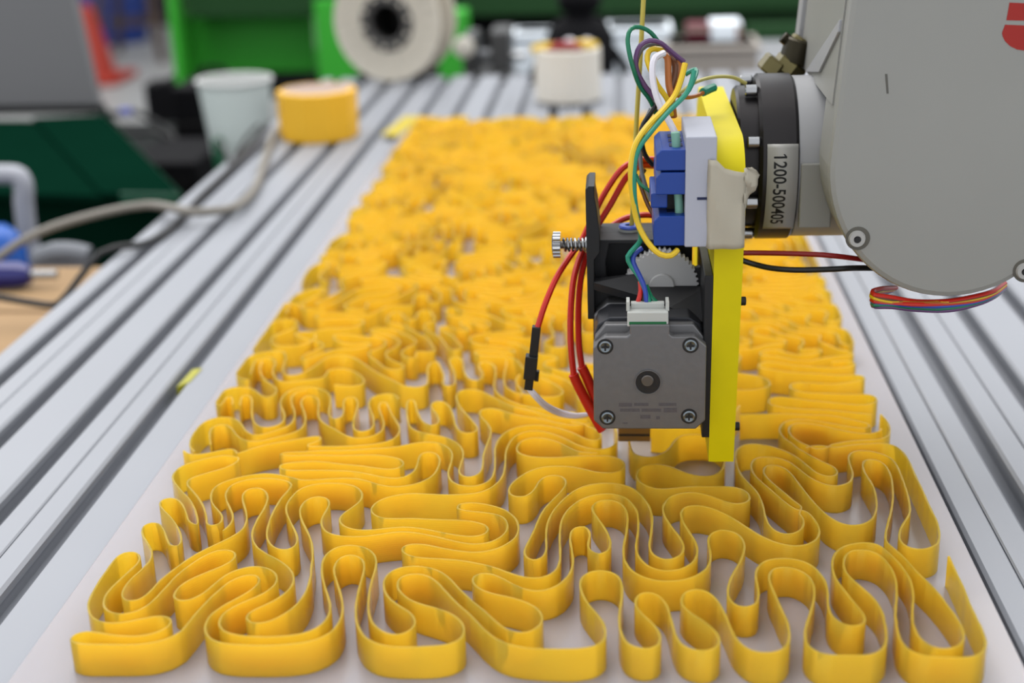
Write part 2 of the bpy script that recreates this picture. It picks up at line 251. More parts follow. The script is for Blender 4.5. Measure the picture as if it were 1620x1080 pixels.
-12,29,-14,27,-13,29,-10,29,-7,30,-3,31,-5,30,-8,30,-10,30,-10,29,-7,30,-7,31,-5,30,-4,31,1,31,9,29,16,27,23,20,30,7,30,-7,25,-17,24,-20,24,-20,21,-22,11,-28,-24,-16,-29,7,-25,19,-23,21,-28,10,
-21,-20,5,-30,17,-25,19,-25,7,-29,-19,-24,3,-29,21,-22,26,-17,26,-16,24,-20,20,-24,16,-26,16,-27,15,-27,16,-27,16,-27,14,-27,13,-28,21,-22,29,0,20,23,1,30,-16,26,-21,23,-20,23,-19,25,-16,26,-15,27,-15,27,
-17,26,-19,25,-18,25,-12,28,16,21,29,-10,22,-21,20,-24,18,-25,16,-26,15,-28,16,-26,18,-25,21,-24,21,-21,23,-22,21,-22,21,-23,23,-21,24,-20,24,-19,24,-20,26,-16,30,-4,9,27,-15,27,-20,24,-17,25,-3,30,17,26,
24,19,26,16,27,15,28,14,27,15,28,14,28,13,29,10,30,9,30,7,30,7,31,4,31,-1,30,-7,29,-11,28,-12,28,-13,28,-14,24,-20,0,-26,-29,-8,-30,7,-29,12,-28,12,-30,8,-31,3,-31,-2,-31,-4,-30,-6,-30,-7,
-30,-9,-28,-13,-27,-15,-27,-16,-25,-17,-20,-24,8,-28,23,-19,29,-12,30,-6,31,-4,31,-4,28,-12,6,-25,-27,-15,-31,-2,-31,-1,-30,-4,-28,-12,-22,-22,-9,-29,7,-30,15,-27,17,-26,21,-23,25,-18,29,-8,31,1,31,3,31,-5,
26,-16,22,-21,22,-22,24,-20,27,-14,29,-11,30,-10,27,-14,24,-20,16,-26,8,-30,-5,-30,-17,-26,-20,-23,-21,-24,-16,-26,-14,-28,-16,-26,-28,-11,-26,15,-9,29,2,30,9,30,10,29,8,30,0,31,-11,29,-20,23,-25,18,-28,13,
-29,11,-30,9,-30,7,-30,8,-30,10,-26,15,-24,20,-22,22,-20,24,-17,25,-17,27,-16,26,-19,24,-21,23,-24,20,-24,20,-24,19,-25,19,-29,9,-28,-10,-2,-30,15,-26,23,-21,26,-17,27,-16,25,-17,22,-22,19,-25,16,-26,17,-27,
18,-25,19,-24,20,-23,18,-26,9,-29,0,-31,-2,-31,2,-31,10,-29,20,-23,29,-8,26,16,17,25,15,27,19,24,28,14,29,-8,17,-24,-1,-31,-9,-30,-12,-28,-11,-29,-11,-29,-14,-28,-23,-21,-28,-11,-31,2,-28,12,-24,20,-21,22,
-22,23,-22,21,-21,23,-15,27,-7,30,2,31,5,30,-3,31,-15,27,-17,25,-14,28,-13,28,-14,28,-18,25,-22,21,-25,19,-25,18,-24,20,-24,19,-27,15,-24,-12,-7,-30,2,-31,8,-29,25,-17,31,-4,30,-7,26,-16,20,-24,12,-28,
5,-30,2,-31,2,-31,6,-31,10,-29,8,-30,3,-31,-1,-31,5,-30,23,-19,29,-11,29,-13,22,-20,13,-28,-3,-31,-13,-28,-13,-28,-9,-30,-3,-31,-10,-29,-26,-14,-30,3,-29,11,-27,16,-22,21,-4,29,21,21,30,9,28,13,18,23,
-7,29,-26,15,-31,6,-31,3,-30,5,-25,17,9,28,19,25,14,27,1,31,-12,28,-20,24,-19,24,0,30,17,26,14,27,-2,31,-19,22,-29,-2,-20,-23,-14,-28,-13,-27,-11,-29,-3,-31,10,-29,18,-25,15,-27,-3,-29,-17,-26,-20,-24,
-23,-21,-23,-20,-19,-25,-9,-29,1,-31,3,-31,-2,-30,-20,-22,-30,-7,-31,-2,-31,1,-31,4,-30,7,-29,10,-30,9,-31,3,-30,-6,-28,-13,-23,-21,-21,-22,-25,-18,-28,7,-6,28,12,29,20,23,25,19,27,16,28,13,30,8,30,2,
31,-2,31,-6,30,-8,30,-8,30,-1,24,18,10,29,6,30,11,29,17,26,22,22,22,22,14,27,-8,29,-22,20,-29,13,-29,9,-29,11,-28,15,-24,18,-25,20,-26,15,-30,8,-31,5,-30,6,-29,10,-29,11,-30,7,-31,1,-31,-3,
-31,-3,-31,-1,-30,7,-28,14,-27,15,-29,11,-30,4,-30,-7,-25,-17,-15,-27,1,-31,11,-28,21,-23,28,-12,31,-2,31,5,30,9,29,8,30,8,31,5,31,4,31,2,30,-4,30,-10,29,-11,29,-10,30,-9,29,-10,25,-18,9,-28,
-20,-20,-31,2,-29,10,-29,11,-29,11,-29,10,-31,6,-31,2,-30,-2,-31,-7,-30,-7,-29,-9,-30,-9,-30,-7,-31,-5,-31,-1,-30,5,-30,10,-28,12,-28,14,-28,14,-28,12,-27,-9,1,-28,20,-24,25,-18,26,-18,19,-23,-10,-27,-29,-6,
-29,10,-27,15,-26,18,-25,18,-23,21,-23,21,-20,23,-18,26,-17,26,-16,26,-16,27,-15,27,-14,27,-16,27,-20,24,-25,18,-26,16,-20,23,21,19,30,0,31,-1,31,3,29,11,25,18,23,21,21,22,22,23,22,21,23,21,23,21,
21,23,12,28,-5,30,-18,25,-23,20,-24,20,-25,19,-24,19,-27,16,-28,13,-29,11,-30,7,-30,5,-31,-3,-11,-24,23,-20,28,-13,29,-10,29,-11,27,-15,26,-17,21,-23,13,-28,1,-30,-12,-29,-18,-25,-21,-23,-22,-22,-25,-19,-27,-14,
-30,-1,-13,23,17,25,24,20,22,21,18,26,3,29,-18,25,-26,17,-29,10,-30,7,-30,7,-31,7,-30,7,-28,-6,-2,-29,21,-21,29,-13,30,-7,28,-11,3,-26,-20,-24,-18,-25,-15,-27,-14,-27,-18,-25,-20,-25,-10,-29,10,-29,18,-25,
23,-21,23,-20,24,-20,20,-24,17,-26,14,-27,14,-28,15,-27,18,-25,19,-25,21,-23,21,-22,22,-22,24,-20,24,-19,26,-18,26,-17,25,-17,26,-18,25,-18,26,-17,26,-17,25,-18,22,-21,17,-26,10,-29,2,-31,-19,-20,-24,17,-19,25,
-20,24,-23,21,-24,19,-26,17,-25,19,-24,18,-25,19,-26,17,-26,17,-26,18,-24,19,-22,22,-21,22,-21,23,-22,23,-19,23,-17,27,-14,27,-14,28,-15,27,-18,25,-21,23,-23,20,-24,21,-21,22,-20,24,-18,25,-16,27,-7,29,8,30,
19,23,22,22,18,25,6,30,-11,29,-18,25,-17,26,-13,28,-7,30,-2,31,-3,31,-11,29,-24,18,-29,9,-29,-9,-11,-28,8,-29,13,-28,14,-28,12,-28,12,-29,12,-29,12,-28,0,-31,-17,-25,-27,-14,-29,-12,-22,-21,2,-29,19,-24,
20,-24,19,-24,20,-25,19,-24,17,-26,3,-28,-27,-5,-26,17,-23,21,-21,22,-22,22,-22,22,-24,19,-26,17,-30,8,-23,-17,-6,-30,-2,-31,-1,-31,2,-31,10,-29,16,-27,21,-23,20,-23,14,-27,-1,-31,-5,-30,12,-27,30,-7,29,11,
16,25,4,31,-7,30,-15,26,-19,25,-21,23,-20,23,-14,28,11,24,27,-9,24,-20,22,-21,23,-21,24,-20,22,-22,16,-26,4,-31,-4,-30,-9,-30,-7,-30,3,-30,25,-14,28,12,22,22,18,25,11,29,2,31,-7,30,-6,30,10,28,
28,-9,19,-24,13,-28,7,-30,0,-31,-9,-29,-14,-28,-17,-26,-19,-24,-23,-21,-26,-17,-27,-14,-27,-16,-24,-20,-27,-14,-24,12,-3,30,-1,31,-15,27,-29,10,-28,-12,-18,-24,-10,-29,-11,-29,-13,-28,-15,-28,-7,-29,13,-26,29,-7,31,0,
31,2,31,3,30,7,28,14,25,18,24,19,29,10,22,-17,-3,-30,-17,-26,-24,-20,-26,-17,-28,-12,-30,-8,-31,-3,-31,0,-31,-3,-26,-15,15,-24,28,-13,30,-8,31,-5,30,-1,30,9,27,14,26,18,25,18,25,19,21,22,17,26,
10,29,4,31,0,31,7,30,24,5,19,-24,6,-30,1,-31,-4,-31,-9,-29,-13,-28,-16,-27,-18,-25,-22,-22,-25,-19,-23,-20,-15,-27,-8,-30,-20,-21,-30,2,-29,11,-28,13,-28,14,-28,13,-29,11,-31,3,-23,-17,-1,-30,-2,-30,-14,-27,
-13,-28,-5,-31,2,-30,22,-18,24,17,19,25,19,24,23,20,28,13,31,1,29,-10,24,-19,11,-28,-4,-31,-10,-29,-10,-30,-7,-30,-3,-31,11,-27,26,1,16,26,10,29,10,30,11,28,14,28,14,28,15,27,17,26,18,25,19,24,
20,24,19,25,16,26,16,27,15,27,14,28,10,29,7,30,2,31,0,31,-1,31,-2,31,-7,30,-11,29,-14,28,-11,29,4,30,27,-1,24,-20,21,-22,22,-22,24,-20,25,-18,24,-20,4,-28,-23,-20,-25,-18,-14,-27,-4,-31,-1,-31,
-4,-30,-7,-31,-5,-30,8,-30,25,-15,29,5,19,24,7,30,-2,31,-2,30,5,31,17,25,29,11,30,3,31,-5,29,-11,24,-19,21,-23,17,-25,18,-26,16,-27,-1,-29,-25,-16,-30,-5,-31,-6,-29,-11,-26,-16,-24,-20,-23,-20,-26,-17,
-28,-12,-30,-9,-29,-10,-27,-15,-20,-23,-9,-30,0,-31,5,-30,12,-29,17,-26,26,-15,27,10,10,28,-4,31,-5,30,10,28,27,2,22,-21,19,-25,25,-19,29,-9,30,5,23,19,12,29,4,30,5,31,11,29,20,23,24,20,26,17,
29,12,30,0,28,-13,27,-15,29,-10,31,-4,31,-3,30,3,20,22,-1,30,-22,20,-30,6,-31,1,-30,7,-27,14,-21,23,-9,29,1,31,6,30,4,31,-1,31,-6,31,-7,30,-4,30,2,31,9,30,14,28,17,26,20,23,23,20,
26,17,29,12,29,9,31,1,16,-21,-19,-23,-27,-16,-27,-15,-25,-18,-21,-23,-13,-28,6,-29,27,-7,27,14,26,18,25,18,27,16,26,16,26,17,27,16,27,14,30,6,31,-2,31,-5,31,0,28,12,24,19,25,19,30,4,10,-25,
-14,-27,-16,-27,-18,-25,-26,-16,-31,-3,-31,2,-31,2,-31,-2,-30,-6,-29,-10,-28,-13,-28,-14,-26,-16,-26,-18,-22,-21,-20,-24,-16,-27,-12,-28,-9,-30,-3,-30,11,-29,24,-18,30,-7,31,-1,31,3,29,10,26,16,24,20,25,18,29,12,
30,5,31,-1,31,-3,31,-3,31,-2,31,1,31,2,31,3,30,8,27,14,20,24,7,29,-1,31,-3,31,5,30,25,15,23,-19,9,-29,4,-31,7,-30,11,-29,3,-29,-21,-21,-28,-12,-29,-13,-29,-11,-29,-9,-31,-7,-30,-4,-31,-3,
-31,-2,-31,0,-31,2,-31,2,-31,-3,-27,-13,-17,-25,-7,-30,0,-31,-1,-31,-6,-30,-18,-25,-24,8,-8,30,-8,29,-19,23,-25,-12,-6,-30,1,-31,4,-31,10,-29,21,-23,27,-14,30,-1,28,12,21,23,14,27,9,30,7,30,4,31,
10,29,27,13,31,-2,30,-5,30,-7,31,-4,31,2,30,8,30,-1,4,-27,-15,-27,-22,-22,-22,-22,-19,-24,-15,-27,-10,-29,-8,-30,-7,-30,-4,-31,11,-28,29,3,20,23,11,28,7,31,9,29,14,28,19,24,23,21,22,22,17,25,
12,29,6,31,8,30,14,27,22,21,27,15,30,8,31,-3,27,-13,21,-23,15,-27,9,-30,-4,-30,-19,-23,-28,-14,-30,-7,-30,-8,-28,-13,-18,-25,-2,-30,15,-27,23,-20,30,-4,25,17,21,23,23,21,25,18,28,14,28,13,29,11,
29,10,29,11,27,15,18,25,-6,29,-21,22,-29,12,-30,7,-29,10,-17,24,12,26,28,12,31,5,30,-2,29,-11,23,-20,17,-26,18,-25,22,-22,29,-10,31,1,30,8,22,20,-7,27,-25,17,-25,18,-19,24,-15,28,-16,26,-24,19,
-29,11,-30,9,-29,11,-22,21,1,29,22,21,29,10,31,3,30,-4,28,-13,21,-23,16,-26,15,-27,21,-22,29,-11,30,6,30,9,30,3,28,-12,22,-22,9,-29,-5,-30,-14,-28,-12,-28,1,-31,18,-24,28,-11,31,-4,31,-4,30,-8,
27,-15,22,-21,20,-24,19,-25,20,-23,21,-22,21,-24,7,-29,-15,-27,-24,-18,-29,-11,-31,-6,-30,-4,-31,-2,-31,-2,-31,0,-30,8,-21,21,12,26,29,13,30,3,31,5,27,14,13,27,-6,29,-23,22,-28,12,-30,4,-31,-6,-28,-13,
-24,-18,-22,-23,-18,-25,-13,-28,-3,-31,6,-30,14,-27,22,-21,26,-18,27,-15,26,-17,23,-21,19,-24,15,-27,13,-28,17,-27,26,-15,27,10,7,30,-8,30,-12,28,-6,30,17,22,29,-6,21,-23,14,-27,10,-30,5,-30,3,-31,-3,-31,
-11,-28,-19,-25,-21,-22,-13,-28,3,-31,10,-29,10,-29,2,-31,-22,-15,-24,17,-18,26,-17,25,-17,26,-17,26,-18,25,-19,25,-18,25,-15,27,-12,29,-8,30,-8,30,-11,28,-19,24,-27,17,-30,6,-30,-7,-26,-16,-21,-22,-16,-27,-11,-29,
-5,-31,-2,-31,2,-30,6,-31,7,-30,6,-30,6,-31,5,-30,6,-31,9,-30,11,-29,13,-27,15,-28,14,-27,12,-29,5,-31,-1,-30,-4,-31,-10,-29,-16,-27,-22,-22,-27,-15,-30,-7,-28,7,-3,27,24,20,25,18,19,24,9,30,1,31,
-8,30,-12,28,-14,28,-14,28,-12,28,-12,29,-17,25,-27,13,-30,-6,-27,-15,-26,-16,-28,-14,-29,-11,-29,-11,-24,-19,-7,-29,9,-30,12,-28,2,-30,-19,-24,-28,-14,-29,-11,-28,-13,-27,-15,-28,-12,-31,-2,-27,14,-20,24,-10,29,-2,31,
3,31,10,29,19,24,25,18,27,15,26,17,24,19,25,19,27,15,29,11,30,10,28,11,28,14,28,14,28,14,27,14,25,18,15,27,2,30,-2,31,-4,31,-4,31,-3,31,3,30,11,29,18,25,22,22,22,21,18,25,10,30,
-6,29,-20,23,-30,3,-27,-15,-20,-24,-18,-25,-21,-23,-24,-19,-27,-16,-26,-16,-24,-19,-15,-27,0,-30,17,-25,25,-18,26,-18,19,-23,9,-30,-7,-29,-26,-14,-26,16,-21,23,-24,19,-29,12,-28,11,-21,22,-5,30,3,31,0,31,-5,31,
-4,30,11,29,23,20,27,15,27,17,24,19,23,21,23,20,25,19,26,17,27,14,29,12,30,8,30,6,31,6,29,9,25,18,11,28,-7,29,-27,13,-31,-1,-29,-10,-29,-11,-28,-13,-28,-13,-29,-12,-29,-11,-29,-9,-29,-11,-28,-15,
-25,-17,-24,-20,-22,-22,-22,-22,-22,-22,-22,-21,-20,-24,-11,-29,2,-31,6,-30,4,-31,-4,-30,-19,-22,-23,15,-9,30,-7,30,-7,30,-7,30,-7,30,-10,29,-17,27,-19,24,-23,21,-28,7,-17,-23,7,-29,16,-27,17,-26,14,-27,10,-29,
9,-30,7,-30,2,-31,-15,-24,-23,17,-15,27,-11,29,-11,29,-15,27,-26,9,-12,-26,4,-31,9,-29,12,-29,12,-28,14,-28,16,-27,22,-20,29,-9,31,4,31,2,31,-4,29,-10,28,-13,27,-14,28,-15,26,-17,21,-22,-4,-27,-30,-2,
-29,11,-28,14,-27,14,-29,11,-31,4,-30,-5,-31,-6,-31,0,-30,7,-30,2,-25,-17,-22,-22,-27,-16,-28,-12,-29,-10,-30,-9,-31,-4,-31,1,-29,8,-21,22,11,26,30,8,31,1,30,3,28,13,13,27,-9,30,-15,26,-18,26,-17,26,
-15,27,5,27,29,1,25,-18,20,-23,19,-25,22,-21,24,10,-1,30,-11,30,-13,28,-17,25,-23,21,-26,17,-25,18,-19,24,-10,29,-2,31,4,31,6,30,7,30,7,31,5,30,-2,31,-22,18,-21,-21,-12,-28,-10,-30,-11,-29,-12,-29,
-13,-27,-24,-20,-30,-6,-30,-5,-18,-22,8,-29,21,-22,30,-8,31,0,25,-15,4,-29,-12,-28,-25,-18,-30,3,-28,12,-27,16,-26,17,-22,22,-17,25,-18,26,-23,20,-29,10,-29,-9,-16,-25,5,-31,15,-27,21,-22,26,-18,27,-14,28,-14,
26,-17,14,-26,-23,-18,-31,-1,-30,6,-29,10,-29,11,-29,13,-28,13,-28,13,-28,13,-27,16,-23,20,-16,26,-3,30,9,29,17,26,19,25,22,22,26,16,30,7,31,0,31,-3,30,3,12,24,-20,22,-29,11,-30,6,-31,4,-31,0,
-30,-8,-27,-15,-21,-23,-20,-24,-21,-22,-23,-21,-25,-18,-25,-18,-26,-17,-25,-19,-21,-23,-13,-27,2,-30,15,-27,22,-22,23,-21,23,-21,23,-21,23,-20,24,-20,23,-20,23,-22,19,-24,15,-27,10,-29,5,-31,0,-31,-2,-31,-5,-30,-10,-30,
-22,-18,-29,8,-23,21,-23,20,-27,16,-30,8,-30,-1,-30,-9,-29,-11,-31,-3,-28,11,-13,27,6,29,24,19,30,10,30,6,31,3,31,-2,30,-6,30,-9,30,-4,19,21,-5,30,-18,25,-23,21,-25,18,-25,18,-25,19,-23,21,-23,20,
-24,20,-24,20,-23,20,-25,19,-25,17,-28,15,-29,9,-31,3,-26,-13,2,-29,23,-20,28,-15,28,-13,27,-15,26,-16,25,-18,24,-20,21,-23,6,-28,-26,-13,-28,12,-26,18,-25,18,-27,14,-30,8,-31,-2,-27,-15,-25,-18,-28,-12,-26,13,
-11,28,0,31,5,31,6,30,3,31,1,31,2,31,2,31,3,31,1,31,0,31,-8,30,-21,18,-25,-17,-17,-26,-18,-25,-18,-25,-8,-29,7,-30,16,-27,11,-28,0,-31,-21,-18,-26,13,-23,21,-29,3,-23,-21,-14,-27,-15,-27,-19,-24,
-26,-18,-29,-9,-30,2,-11,26,16,25,21,22,18,25,7,30,-4,31,-9,30,-7,30,-2,30,5,31,8,30,1,30,-24,8,-24,-19,-18,-25,-15,-27,-8,-30,4,-31,11,-29,8,-30,-5,-30,-18,-25,-22,-22,-19,-24,-12,-28,-5,-31,0,-30,
8,-30,22,-21,30,-3,30,5,30,8,31,6,30,7,28,13,25,19,23,20,27,15,30,-2,21,-21,5,-30,-6,-30,-14,-28,-17,-25,-24,-19,-31,-3,-29,10,-29,9,-31,2,-31,-4,-30,-8,-30,-9,-28,-12,-22,-20,-2,-30,20,-21,30,-6,
31,2,31,5,31,2,31,-2,30,-7,30,-6,31,3,26,16,22,22,20,24,20,23,25,19,29,9,30,5,30,9,27,15,27,15,30,1,20,-21,6,-31,-3,-30,-7,-31,-11,-29,-19,-23,-30,-3,-27,14,-25,18,-30,8,-29,-9,-24,-19,
-22,-22,-23,-21,-23,-20,-26,-18,-28,-12,-31,1,-28,12,-28,14,-29,8,-30,-6,-13,-26,9,-29,21,-23,25,-18,27,-16,28,-13,29,-8,31,3,25,18,21,23,21,23,21,22,23,21,26,17,30,3,28,-13,21,-23,21,-22,22,-22,23,-21,
21,-23,15,-27,8,-30,-2,-31,-8,-29,-12,-29,-7,-30,3,-30,14,-28,20,-24,22,-21,28,-11,22,18,-1,31,-9,30,-9,29,-4,31,1,31,2,31,0,31,-5,31,-8,29,-14,28,-17,26,-15,27,7,27,29,3,26,-16,20,-24,13,-28,
9,-29,6,-31,5,-30,2,-31,0,-31,0,-31,3,-31,10,-29,22,-20,21,15,4,30,0,31,-1,31,-1,31,-3,31,-4,31,-4,31,-5,30,-2,31,6,30,19,24,30,2,28,-13,24,-20,23,-20,26,-17,28,-12,31,0,29,11,20,23,
13,28,14,28,25,15,29,-7,12,-27,-7,-30,-14,-27,-15,-28,-15,-27,-17,-25,-25,-19,-29,-9,-31,1,-30,7,-28,13,-28,14,-30,-1,-10,-28,1,-31,4,-30,4,-31,3,-31,4,-31,6,-30,5,-31,2,-31,-2,-30,2,-31,11,-29,22,-21,
29,-12,30,-6,31,-4,31,-2,31,-2,30,1,28,13,7,28,-15,27,-18,25,-14,27,-13,29,-16,26,-28,13,-31,4,-30,5,-24,19,-12,28,4,30,18,24,29,10,31,3,31,3,30,8,25,17,20,24,16,26,14,28,15,27,16,27,
17,26,15,27,13,28,3,30,-14,27,-27,15,-29,11,-28,13,-23,20,-14,28,-7,30,-8,30,-13,28,-18,25,-23,21,-24,19,-25,18,-25,19,-21,23,-3,26,30,1,29,-11,27,-14,27,-15,27,-16,27,-14,28,-14,28,-14,20,-23,5,-29,
-8,-30,0,-31,28,-2,26,17,21,23,20,24,20,23,21,23,22,22,25,19,28,11,31,-3,18,-23,-11,-27,-26,-16,-26,-17,-23,-20,-20,-24,-15,-27,-8,-30,7,-29,22,-21,30,-10,30,-6,31,-4,30,-4,31,-1,31,3,30,7,29,11,
29,11,30,10,30,8,30,7,30,8,30,8,29,9,31,6,30,-4,22,-20,-1,-30,-19,-24,-26,-17,-28,-13,-28,-11,-31,-7,-30,-1,-31,1,-31,0,-31,-6,-29,-10,-29,-10,-31,-7,-31,0,-30,3,-31,5,-31,5,-30,2,-31,-4,-26,-17,
-19,-24,-16,-27,-15,-27,-13,-28,-13,-28,-11,-29,-12,-29,-13,-28,-16,-26,-15,-27,-14,-28,-9,-30,-2,-31,8,-29,17,-25,29,-10,30,6,25,18,23,21,27,12,25,-16,14,-28,20,-23,26,9,9,29,-3,31,-8,29,-13,29,-14,27,-16,27,
-13,28,-5,30,16,25,30,3,31,-5,31,-2,30,6,23,20,-13,25,-29,8,-31,5,-30,7,-25,18,0,28,27,12,31,1,31,-5,31,-4,31,-2,31,-2,30,-5,29,-10,24,-20,11,-28,-8,-29,-23,-21,-27,-16,-26,-16,-24,-19,-22,-23,
-18,-25,-12,-28,-1,-31,24,-12,24,18,20,24,22,22,27,16,29,8,31,6,30,6,31,6,31,1,30,-5,28,-13,26,-16,24,-20,20,-24,16,-27,14,-27,13,-28,14,-28,14,-27,14,-28,14,-28,16,-27,18,-25,23,-20,28,-13,30,-2,
25,18,20,24,21,22,26,16,29,12,29,10,30,8,30,10,28,12,28,14,29,11,30,1,26,-17,19,-24,18,-25,24,-20,28,-13,30,-8,29,-10,25,-17,13,-28,-5,-30,-16,-26,-26,-16,-30,-8,-31,3,-29,10,-28,13,-28,13,-28,13,
-28,14,-27,16,-26,16,-29,12,-30,4,-30,-7,-25,-18,-15,-26,1,-31,9,-29,13,-29,12,-29,9,-29,8,-30,8,-30,8,-30,8,-30,8,-30,11,-29,16,-26,22,-22,29,-8,19,20,-3,30,-14,28,-14,28,-13,28,-11,29,-9,30,-7,30,
-4,30,8,30,20,23,30,7,30,-5,27,-15,13,-27,-2,-31,-9,-29,-6,-31,2,-30,9,-30,13,-28,17,-26,24,-18,31,-6,30,-2,30,-8,19,-23,-15,-24,-30,-9,-30,-3,-31,-4,-30,-9,-27,-15,-22,-21,-15,-27,-10,-29,-14,-28,-26,-4,
-13,26,-3,31,-6,31,-16,26,-25,18,-29,12,-30,7,-28,12,-24,20,-13,27,2,31,11,29,12,28,6,31,1,31,-4,30,-9,30,-13,28,-19,24,-25,18,-29,11,-30,9,-28,12,-27,16,-23,20,-20,24,-16,26,-15,28,-15,27,-15,27,
-15,27,-17,26,-16,26,-16,27,-17,26,-20,23,-28,13,-15,-23,9,-29,15,-27,16,-27,16,-26,16,-27,16,-26,16,-27,15,-27,14,-28,15,-27,17,-25,20,-24,23,-21,26,-16,29,-13,28,-12,29,-12,24,-20,15,-26,-7,-29,-27,-10,-28,14,
-25,18,-26,17,-28,15,-27,15,-25,18,-23,21,-20,23,-19,24,-17,26,-16,27,-15,27,-14,28,-14,28,-14,27,-15,27,-16,26,-19,25,-21,23,-23,20,-28,13,-25,-10,8,-28,20,-24,21,-23,19,-24,17,-26,14,-28,12,-29,11,-28,12,-29,
15,-27,18,-26,19,-24,19,-24,20,-24,21,-23,23,-21,24,-19,25,-18,25,-19,15,-26,-16,-25,-30,-7,-28,11,-24,20,-20,23,-21,23,-21,23,-21,23,-20,24,-19,24,-19,25,-17,25,-15,28,-12,28,-11,29,-12,29,-13,28,-17,26,-22,22,
-27,15,-30,6,-30,-5,-29,-12,-25,-17,-18,-25,0,-30,28,-6,29,12,29,8,31,-2,24,-19,17,-26,13,-28,7,-30,1,-31,-9,-29,-16,-27,-16,-26,-16,-27,-17,-26,-25,-16,-20,18,1,30,10,30,12,28,13,28,10,29,-3,30,-28,10,
-25,-16,-14,-27,-10,-29,-11,-29,-13,-29,-12,-28,-9,-29,1,-31,14,-27,24,-20,28,-14,27,-15,23,-20,12,-28,0,-31,-11,-28,-22,-21,-26,9,-14,27,-14,28,-19,24,-24,19,-25,20,-20,23,-14,27,-7,31,0,30,5,31,13,28,15,27,
13,28,2,31,-13,27,-24,19,-29,9,-30,-5,-21,-22,-4,-30,5,-31,5,-30,1,-31,-1,-31,0,-31,1,-31,-1,-31,-21,-18,-22,18,-13,28,-7,30,-6,31,-12,28,-25,14,-27,-14,-10,-28,4,-31,11,-29,13,-28,13,-28,13,-29,5,-30,
-10,-28,-28,-6,-23,19,-12,28,-9,30,-10,29,-13,28,-18,26,-22,21,-30,9,-30,-3,-29,-12,-26,-17,-25,-18,-24,-20,-22,-22,-23,-20,-28,-7,-15,26,5,30,12,29,18,25,23,20,26,17,28,15,28,11,30,9,31,5,30,5,30,9,
22,20,-2,30,-23,20,-30,5,-31,-5,-29,-10,-29,-11,-29,-11,-29,-12,-28,-12,-30,-8,-27,11,-9,29,4,30,7,30,5,31,1,31,-6,30,-14,27,-26,15,-27,-12,-10,-29,-1,-31,1,-31,-3,-30,-8,-30,-11,-29,-15,-28,-17,-25,-21,-23,
-23,-21,-27,-15,-30,-8,-30,2,-29,12,-25,18,-19,23,-8,30,4,30,12,29,13,29,9,29,4,31,-5,30,-13,28,-18,25,-22,22,-26,17,-30,3,-27,-14,-23,-21,-21,-22,-26,-18,-30,-5,-24,17,4,29,18,26,14,27,2,31,-6,31,
3,29,27,5,25,-17,26,-16,27,11,11,29,7,30,7,30,11,29,19,24,24,-10,6,-29,-4,-31,-5,-31,-2,-31,4,-30,13,-28,18,-26,20,-23,20,-24,18,-25,12,-28,7,-30,0,-31,-6,-31,-9,-29,-3,-31,20,-21,30,4,24,19,
19,25,11,28,0,31,-9,30,-12,28,-13,28,-15,27,-18,26,-19,24,-21,23,-18,25,-11,29,-2,31,6,30,9,30,10,29,1,31,-13,27,-21,23,-24,20,-28,12,-30,1,-28,-13,-20,-23,-13,-28,-10,-29,-15,-27,-27,-14,-31,-3,-31,-2,
-31,-3,-31,-1,-30,3,-31,4,-31,-2,-25,-17,-18,-25,-10,-29,-8,-30,-8,-30,-8,-30,-4,-31,1,-31,7,-30,4,-30,-4,-31,-5,-31,11,-26,28,12,19,24,13,28,6,30,2,31,1,31,2,31,6,30,11,29,21,23,28,10,28,-12,
15,-26,-5,-30,-16,-27,-15,-27,-7,-30,4,-30,17,-26,24,-19,28,-14,29,-9,31,-5,30,4,27,16,21,22,23,21,29,-4,13,-26,-5,-31,-12,-28,-21,-23,-28,-13,-31,-3,-31,2,-30,3,-31,6,-29,9,-30,10,-30,7,-30,-5,-26,-17,
-23,-20,-24,-19,-25,-19,-19,-24,0,-30,20,-23,28,-13,27,-15,26,-17,28,-6,7,27,-8,30,-8,30,4,30,22,19,31,-1,30,-8,30,-6,31,-4,31,-3,29,-10,12,-24,-26,-16,-31,-5,-30,-4,-28,-13,-1,-29,24,-19,30,-4,31,3,
31,3,30,-5,24,-18,6,-30,-15,-26,-28,-14,-30,-7,-31,-1,-30,4,-30,8,-30,9,-30,-2,-24,-20,-8,-29,-1,-31,9,-29,27,-14,30,4,29,11,28,13,29,10,31,6,30,2,26,-14,-9,-27,-27,-14,-29,-10,-29,-12,-27,-15,-24,-20,
-18,-25,-11,-29,-4,-30,1,-31,6,-30,10,-30,12,-29,9,-29,3,-31,-5,-30,-10,-29,-13,-29,-14,-27,-15,-28,-15,-27,-15,-27,-11,-29,11,-27,28,-5,28,13,19,24,14,28,10,29,10,30,11,29,11,28,12,29,11,29,13,28,19,24,
25,18,29,11,30,9,30,6,31,1,30,-7,23,-20,6,-29,-6,-30,-17,-26,-24,-20,-28,-13,-29,-10,-29,-12,-25,-18,-20,-23,-18,-26,-17,-26,-14,-27,-13,-28,-7,-30,7,-30,21,-22,28,-14,30,-3,28,11,10,28,-7,30,-8,30,8,28,
28,11,31,2,30,8,25,18,18,25,15,27,14,28,13,28,13,28,14,28,12,28,7,30,-7,30,-20,23,-26,17,-28,14,-29,11,-29,10,-30,7,-31,5,-31,0,-31,-4,-30,-5,-31,4,-6,27,20,24,25,17,28,15,29,8,31,-3,
28,-12,27,-14,29,-13,28,-12,29,-12,28,-13,28,-13,28,-14,29,-11,30,-4,26,13,-10,26,-26,17,-28,13,-28,13,-28,15,-27,14,-27,16,-25,18,-21,22,-15,27,-3,31,7,30,14,27,19,25,24,17,31,4,30,5,23,20,13,28,
